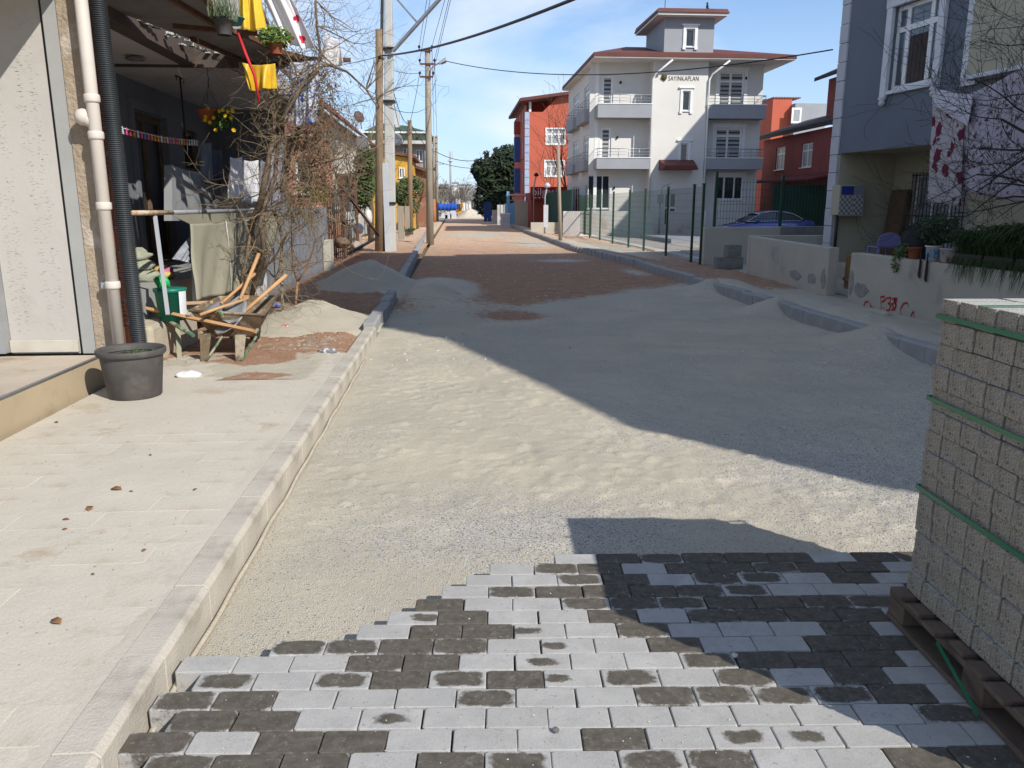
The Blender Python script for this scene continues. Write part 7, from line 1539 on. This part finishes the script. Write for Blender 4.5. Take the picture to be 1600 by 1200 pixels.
# ================================================================ END OF THE STREET
b=MB(); bc=mat('blue_tarp',(.02,.09,.42),(.02,.07,.33),scale=.6,bump=.2,bscale=2); q=rect(684,316,714,331,128)
t=T('tarp_shelter','bright blue tarpaulin shelter across the far end of the street','tarpaulin',((q[0]+q[1])/2,128,0)); n=16; V=[]
b=MB()
for j in range(2):
    for i in range(n+1): u=i/n; V.append((q[0]+(q[1]-q[0])*u,128+3*j,q[3]-.35*math.sin(u*5)*.5-.1*j-.25*u))
for i in range(n+1): u=i/n; V.append((q[0]+(q[1]-q[0])*u,128+.1*math.sin(i*2),q[2]+.2))
b.v=V
for i in range(n): b.f.append((i,i+1,n+2+i,n+1+i)); b.sm.append(True); b.f.append((2*n+2+i,2*n+3+i,i+1,i)); b.sm.append(True)
b.build('sheet',bc,t,solid=.03)
for u in (0,.5,1): b=MB(); x=q[0]+(q[1]-q[0])*u; b.tube([(x,128.1,0),(x,128.1,q[3]-.2)],.05,6); b.build('pole',M['iron'],t)
ex=T('digger','small orange-yellow digger parked by the far sand heap','digger',(atY(718,330,124).x,124,0)); x=atY(718,330,124).x; yl=plain('digger_yellow',(.60,.28,.03),.5)
b=MB(); b.box(x-.5,x+.4,123.5,125,.5,1.1); b.build('body',yl,ex,bevel=.05); b=MB(); b.box(x-.4,x+.2,123.8,124.7,1.1,1.95); b.build('cab',M['glass'],ex,bevel=.05); b=MB(); b.box(x-.45,x+.25,123.7,124.8,1.96,2.05); b.build('cab_roof',yl,ex)
for s in (-.42,.38): b=MB(); b.box(x+s-.12,x+s+.12,123.2,125.3,0,.5); b.build('track',M['black'],ex,bevel=.1)
b=MB(); b.bar((x+.2,123.6,1.0),(x+.5,122.2,2.1),.16,.2); b.bar((x+.5,122.2,2.1),(x+.6,121.4,.7),.14,.16); b.build('arm',yl,ex); b=MB(); b.box(x+.35,x+.85,121.2,121.6,.3,.75); b.build('bucket',M['iron'],ex)
for k,(px,y0_,y1_) in enumerate(((694,323,333),(700,325,332),(708,326,332))):
    q=atY(px,y1_,108); b=MB(); b.box(q.x-.4,q.x+.45,108,109,0,.5+.15*k); b.box(q.x-.35,q.x+.35,108.1,108.9,.51+.15*k,.75+.15*k); one(b,'paver_pile',M['box'],('leftmost','middle','rightmost')[k]+' of the pale paver piles at the far left kerb','paver pile',(q.x,108,0))
# person
def person(px,yb,Y):
    p=atY(px,yb,Y); p.z=0; V=[(0,0,.92),(0,0,1.15),(0,0,1.42),(0,-.02,1.52),(0,-.02,1.66),(-.2,0,1.42),(-.25,.0,1.15),(-.22,-.08,.9),(.2,0,1.42),(.26,.03,1.16),(.25,-.02,.9),(-.1,0,.88),(-.12,-.12,.48),(-.12,-.05,.06),(-.12,-.2,.03),(.1,0,.88),(.12,.1,.48),(.12,.22,.07),(.12,.1,.03)]
    E_=[(0,1),(1,2),(2,3),(3,4),(2,5),(5,6),(6,7),(2,8),(8,9),(9,10),(0,11),(11,12),(12,13),(13,14),(0,15),(15,16),(16,17),(17,18)]; rr=[.16,.15,.17,.06,.11,.07,.05,.04,.07,.05,.04,.11,.075,.05,.04,.11,.075,.05,.04]
    me=bpy.data.meshes.new('person'); me.from_pydata(V,E_,[]); o=bpy.data.objects.new('person',me); sc.collection.objects.link(o); o.location=(p.x,Y,0.02); m=o.modifiers.new('skin','SKIN'); m.use_smooth_shade=True
    for i,d in enumerate(me.skin_vertices[0].data): d.radius=(rr[i],rr[i]); d.use_root=(i==0)
    s_=o.modifiers.new('sub','SUBSURF'); s_.levels=1; s_.render_levels=1; me.materials.append(plain('dark_clothes',(.02,.022,.03),.9)); tag(o,'person in dark clothes walking on the far right side of the street','person'); return o
person(741,338,122)
p=atY(741,338,122)
# far trees, hill, mast and white buildings
for k in range(13):
    px=690+k*5.2+rnd.uniform(-2,2); Y=rnd.uniform(150,230); x=atY(px,330,Y).x
    bare_tree('bare far tree at the end of the street, number %s from the left in the row'%('one two three four five six seven eight nine ten eleven twelve thirteen'.split()[k]) if False else ['greyish bare tree behind the blue tarpaulin, leftmost','bare tree behind the left end of the blue tarpaulin','bare tree behind the middle of the blue tarpaulin','bare tree above the right end of the blue tarpaulin','bare tree right above the digger','bare tree behind the far sand heap, left side','bare tree behind the far sand heap, right side','bare tree left of the walking person','bare tree right behind the walking person','bare tree right of the walking person','bare tree left of the evergreen crown','bare tree touching the evergreen crown','bare tree half hidden by the evergreen crown'][k],(x,Y,0),rnd.uniform(4.5,6.5),.09,100+k,n0=6,depth=3,minr=.02,group='bare trees at the end of the street',mats=(M['bark'],mat('far_twig_%d'%k,(.17,.14,.12),(.13,.11,.09)) if k==0 else bpy.data.materials['far_twig_0']))
hill=MB(); pts=[]
for i in range(61):
    x=-260+i*9; pts.append((x,300,-2)); 
for j in range(6):
    for i in range(61):
        x=-260+i*9; v=j/5; hill.v.append((x,300+120*v,-1+ (5.5+2.2*noise.noise(Vector((x*.02,0,0))))*math.sin(v*1.5)))
for j in range(5):
    for i in range(60): a=j*61+i; hill.f.append((a,a+1,a+62,a+61)); hill.sm.append(True)
hill.org=Vector((0,0,0)); struct(hill.build('hill',mat('hill_brown',(.15,.125,.105),(.10,.09,.075),scale=.12,c3=(.20,.17,.14),s3=.05)))
for k,(x0_,x1_,y0_,y1_,Y,mt,lb) in enumerate(((690,700,289,300,290,M['whitewall'],'far white building left of the mast on the horizon'),(706,716,286,298,340,M['whitewall'],'far white building right of the mast'),(716,736,289,298,290,M['whitewall'],'long low far white building on the horizon'),(684,698,294,302,200,M['cream'],'tan roofed far shed behind the blue tarpaulin'))):
    q=rect(x0_,y0_,x1_,340,Y); h=T('building',lb,'building',(q[0],Y,0)); box_part(h,'wall',mt,q[0],q[1],Y,Y+12,0,q[3])
    b=MB()
    for i in range(4): b.box(q[0]+(q[1]-q[0])*(.1+.22*i),q[0]+(q[1]-q[0])*(.2+.22*i),Y-.1,Y-.02,q[3]-1.6,q[3]-.9)
    stuff_part(b.build('windows',M['glass'],h)); box_part(h,'roof',M['redroof'] if k==3 else M['aptgrey'],q[0]-.3,q[1]+.3,Y-.3,Y+12.3,q[3]+.01,q[3]+.35)
Y=300; a=atY(704.5,300,Y); e=atY(704.5,237,Y); t=T('mobile_mast','tall slim mobile phone mast with antenna panels on the horizon','mast',(a.x,Y,0)); b=MB(); b.tube([(a.x,Y,0),(a.x,Y,e.z)],[.5,.3],10); b.build('mast',M['aptgrey'],t)
for k in range(3):
    an=k*2.1; b=MB(); b.box(a.x+.7*math.cos(an)-.2,a.x+.7*math.cos(an)+.2,Y+.7*math.sin(an)-.1,Y+.7*math.sin(an)+.1,e.z-2.6,e.z+.2); b.build('antenna_panel',M['box'],t)
b=MB(); b.lathe((a.x,Y,e.z-3.6),[(.3,0),(1.0,.2),(1.0,.35),(.3,.5)],12); b.build('platform',M['box'],t)
# ================================================================ LITTER
lf=mat('fallen_leaf',(.27,.14,.06),(.19,.10,.045),scale=20); 
spots=[(182,765,.035,'largest curled brown leaf in the middle of the pavement'),(140,795,.03,'light brown dead leaf below the largest leaf'),(88,972,.03,'brown leaf lying nearest the lower left corner'),(101,827,.012,'dark leaf fragment left of centre on the pavement'),(103,812,.018,'small tan leaf just above the dark fragment'),(235,711,.014,'dark tiny leaf near the kerb side of the pavement'),(205,768,.012,'dark leaf scrap right of the largest leaf'),(305,765,.016,'grey leaf scrap close to the kerb'),(225,860,.014,'brown leaf scrap low on the pavement'),(88,660,.02,'tan leaf scrap below the terrace step'),(145,897,.010,'tiny dark scrap above the lower left leaf')]
for px,py,s_,lb in spots:
    p=atZ(px,py,.152); rg=random.Random(px); a_=rg.uniform(0,6.28); u=Vector((math.cos(a_),math.sin(a_),0)); v=Vector((-u.y,u.x,0)); b=MB(); b.v=[tuple(p+u*x*s_+v*y*s_+Vector((0,0,z*s_))) for x,y,z in ((-1,0,.1),(-.4,.5,.3),(.3,.55,.25),(1,.1,.05),(.4,-.45,.4),(-.4,-.5,.35),(0,0,.02))]; b.f=[(0,6,1),(1,6,2),(2,6,3),(3,6,4),(4,6,5),(5,6,0)]; b.sm=[True]*6
    one(b,'fallen_leaf',lf,lb,'leaf',tuple(p),'dead leaves on the pavement',solid=.002)
for px,py,s_,lb,m_ in ((295,588,.11,'crumpled clear white plastic bag in front of the wheelbarrow',M['white']),(512,551,.10,'crumpled white and dark paper scrap near the kerb',mat('paper',(.6,.6,.62),(.15,.15,.17),scale=18,contrast=(.45,.5))),(450,512,.09,'red and white wrapper at the foot of the sapling',mat('wrapper',(.6,.08,.05),(.6,.6,.6),scale=16,contrast=(.47,.52))),(427,478,.12,'colourful crumpled packaging behind the wheelbarrow',mat('packaging',(.5,.2,.06),(.15,.2,.4),scale=14,contrast=(.45,.5)))):
    p=atZ(px,py,.15); bag('litter',(p.x,p.y,.16),s_,s_*.7,s_*.35,m_,lb,int(px),'litter','litter on the left pavement')
for px,py,s_,lb in ((1148,1026,.012,'small pale pebble on the laid pavers near the shade edge'),(868,1143,.012,'small dark stone wedged between two pavers')): 
    p=atZ(px,py,.082); b=MB(); b.lathe(tuple(p),[(0,0),(s_,.2*s_),(s_*.9,s_*.8),(0,s_)],7,sm=False); one(b,'pebble',pale if px>1000 else darkp,lb,'pebble',tuple(p))
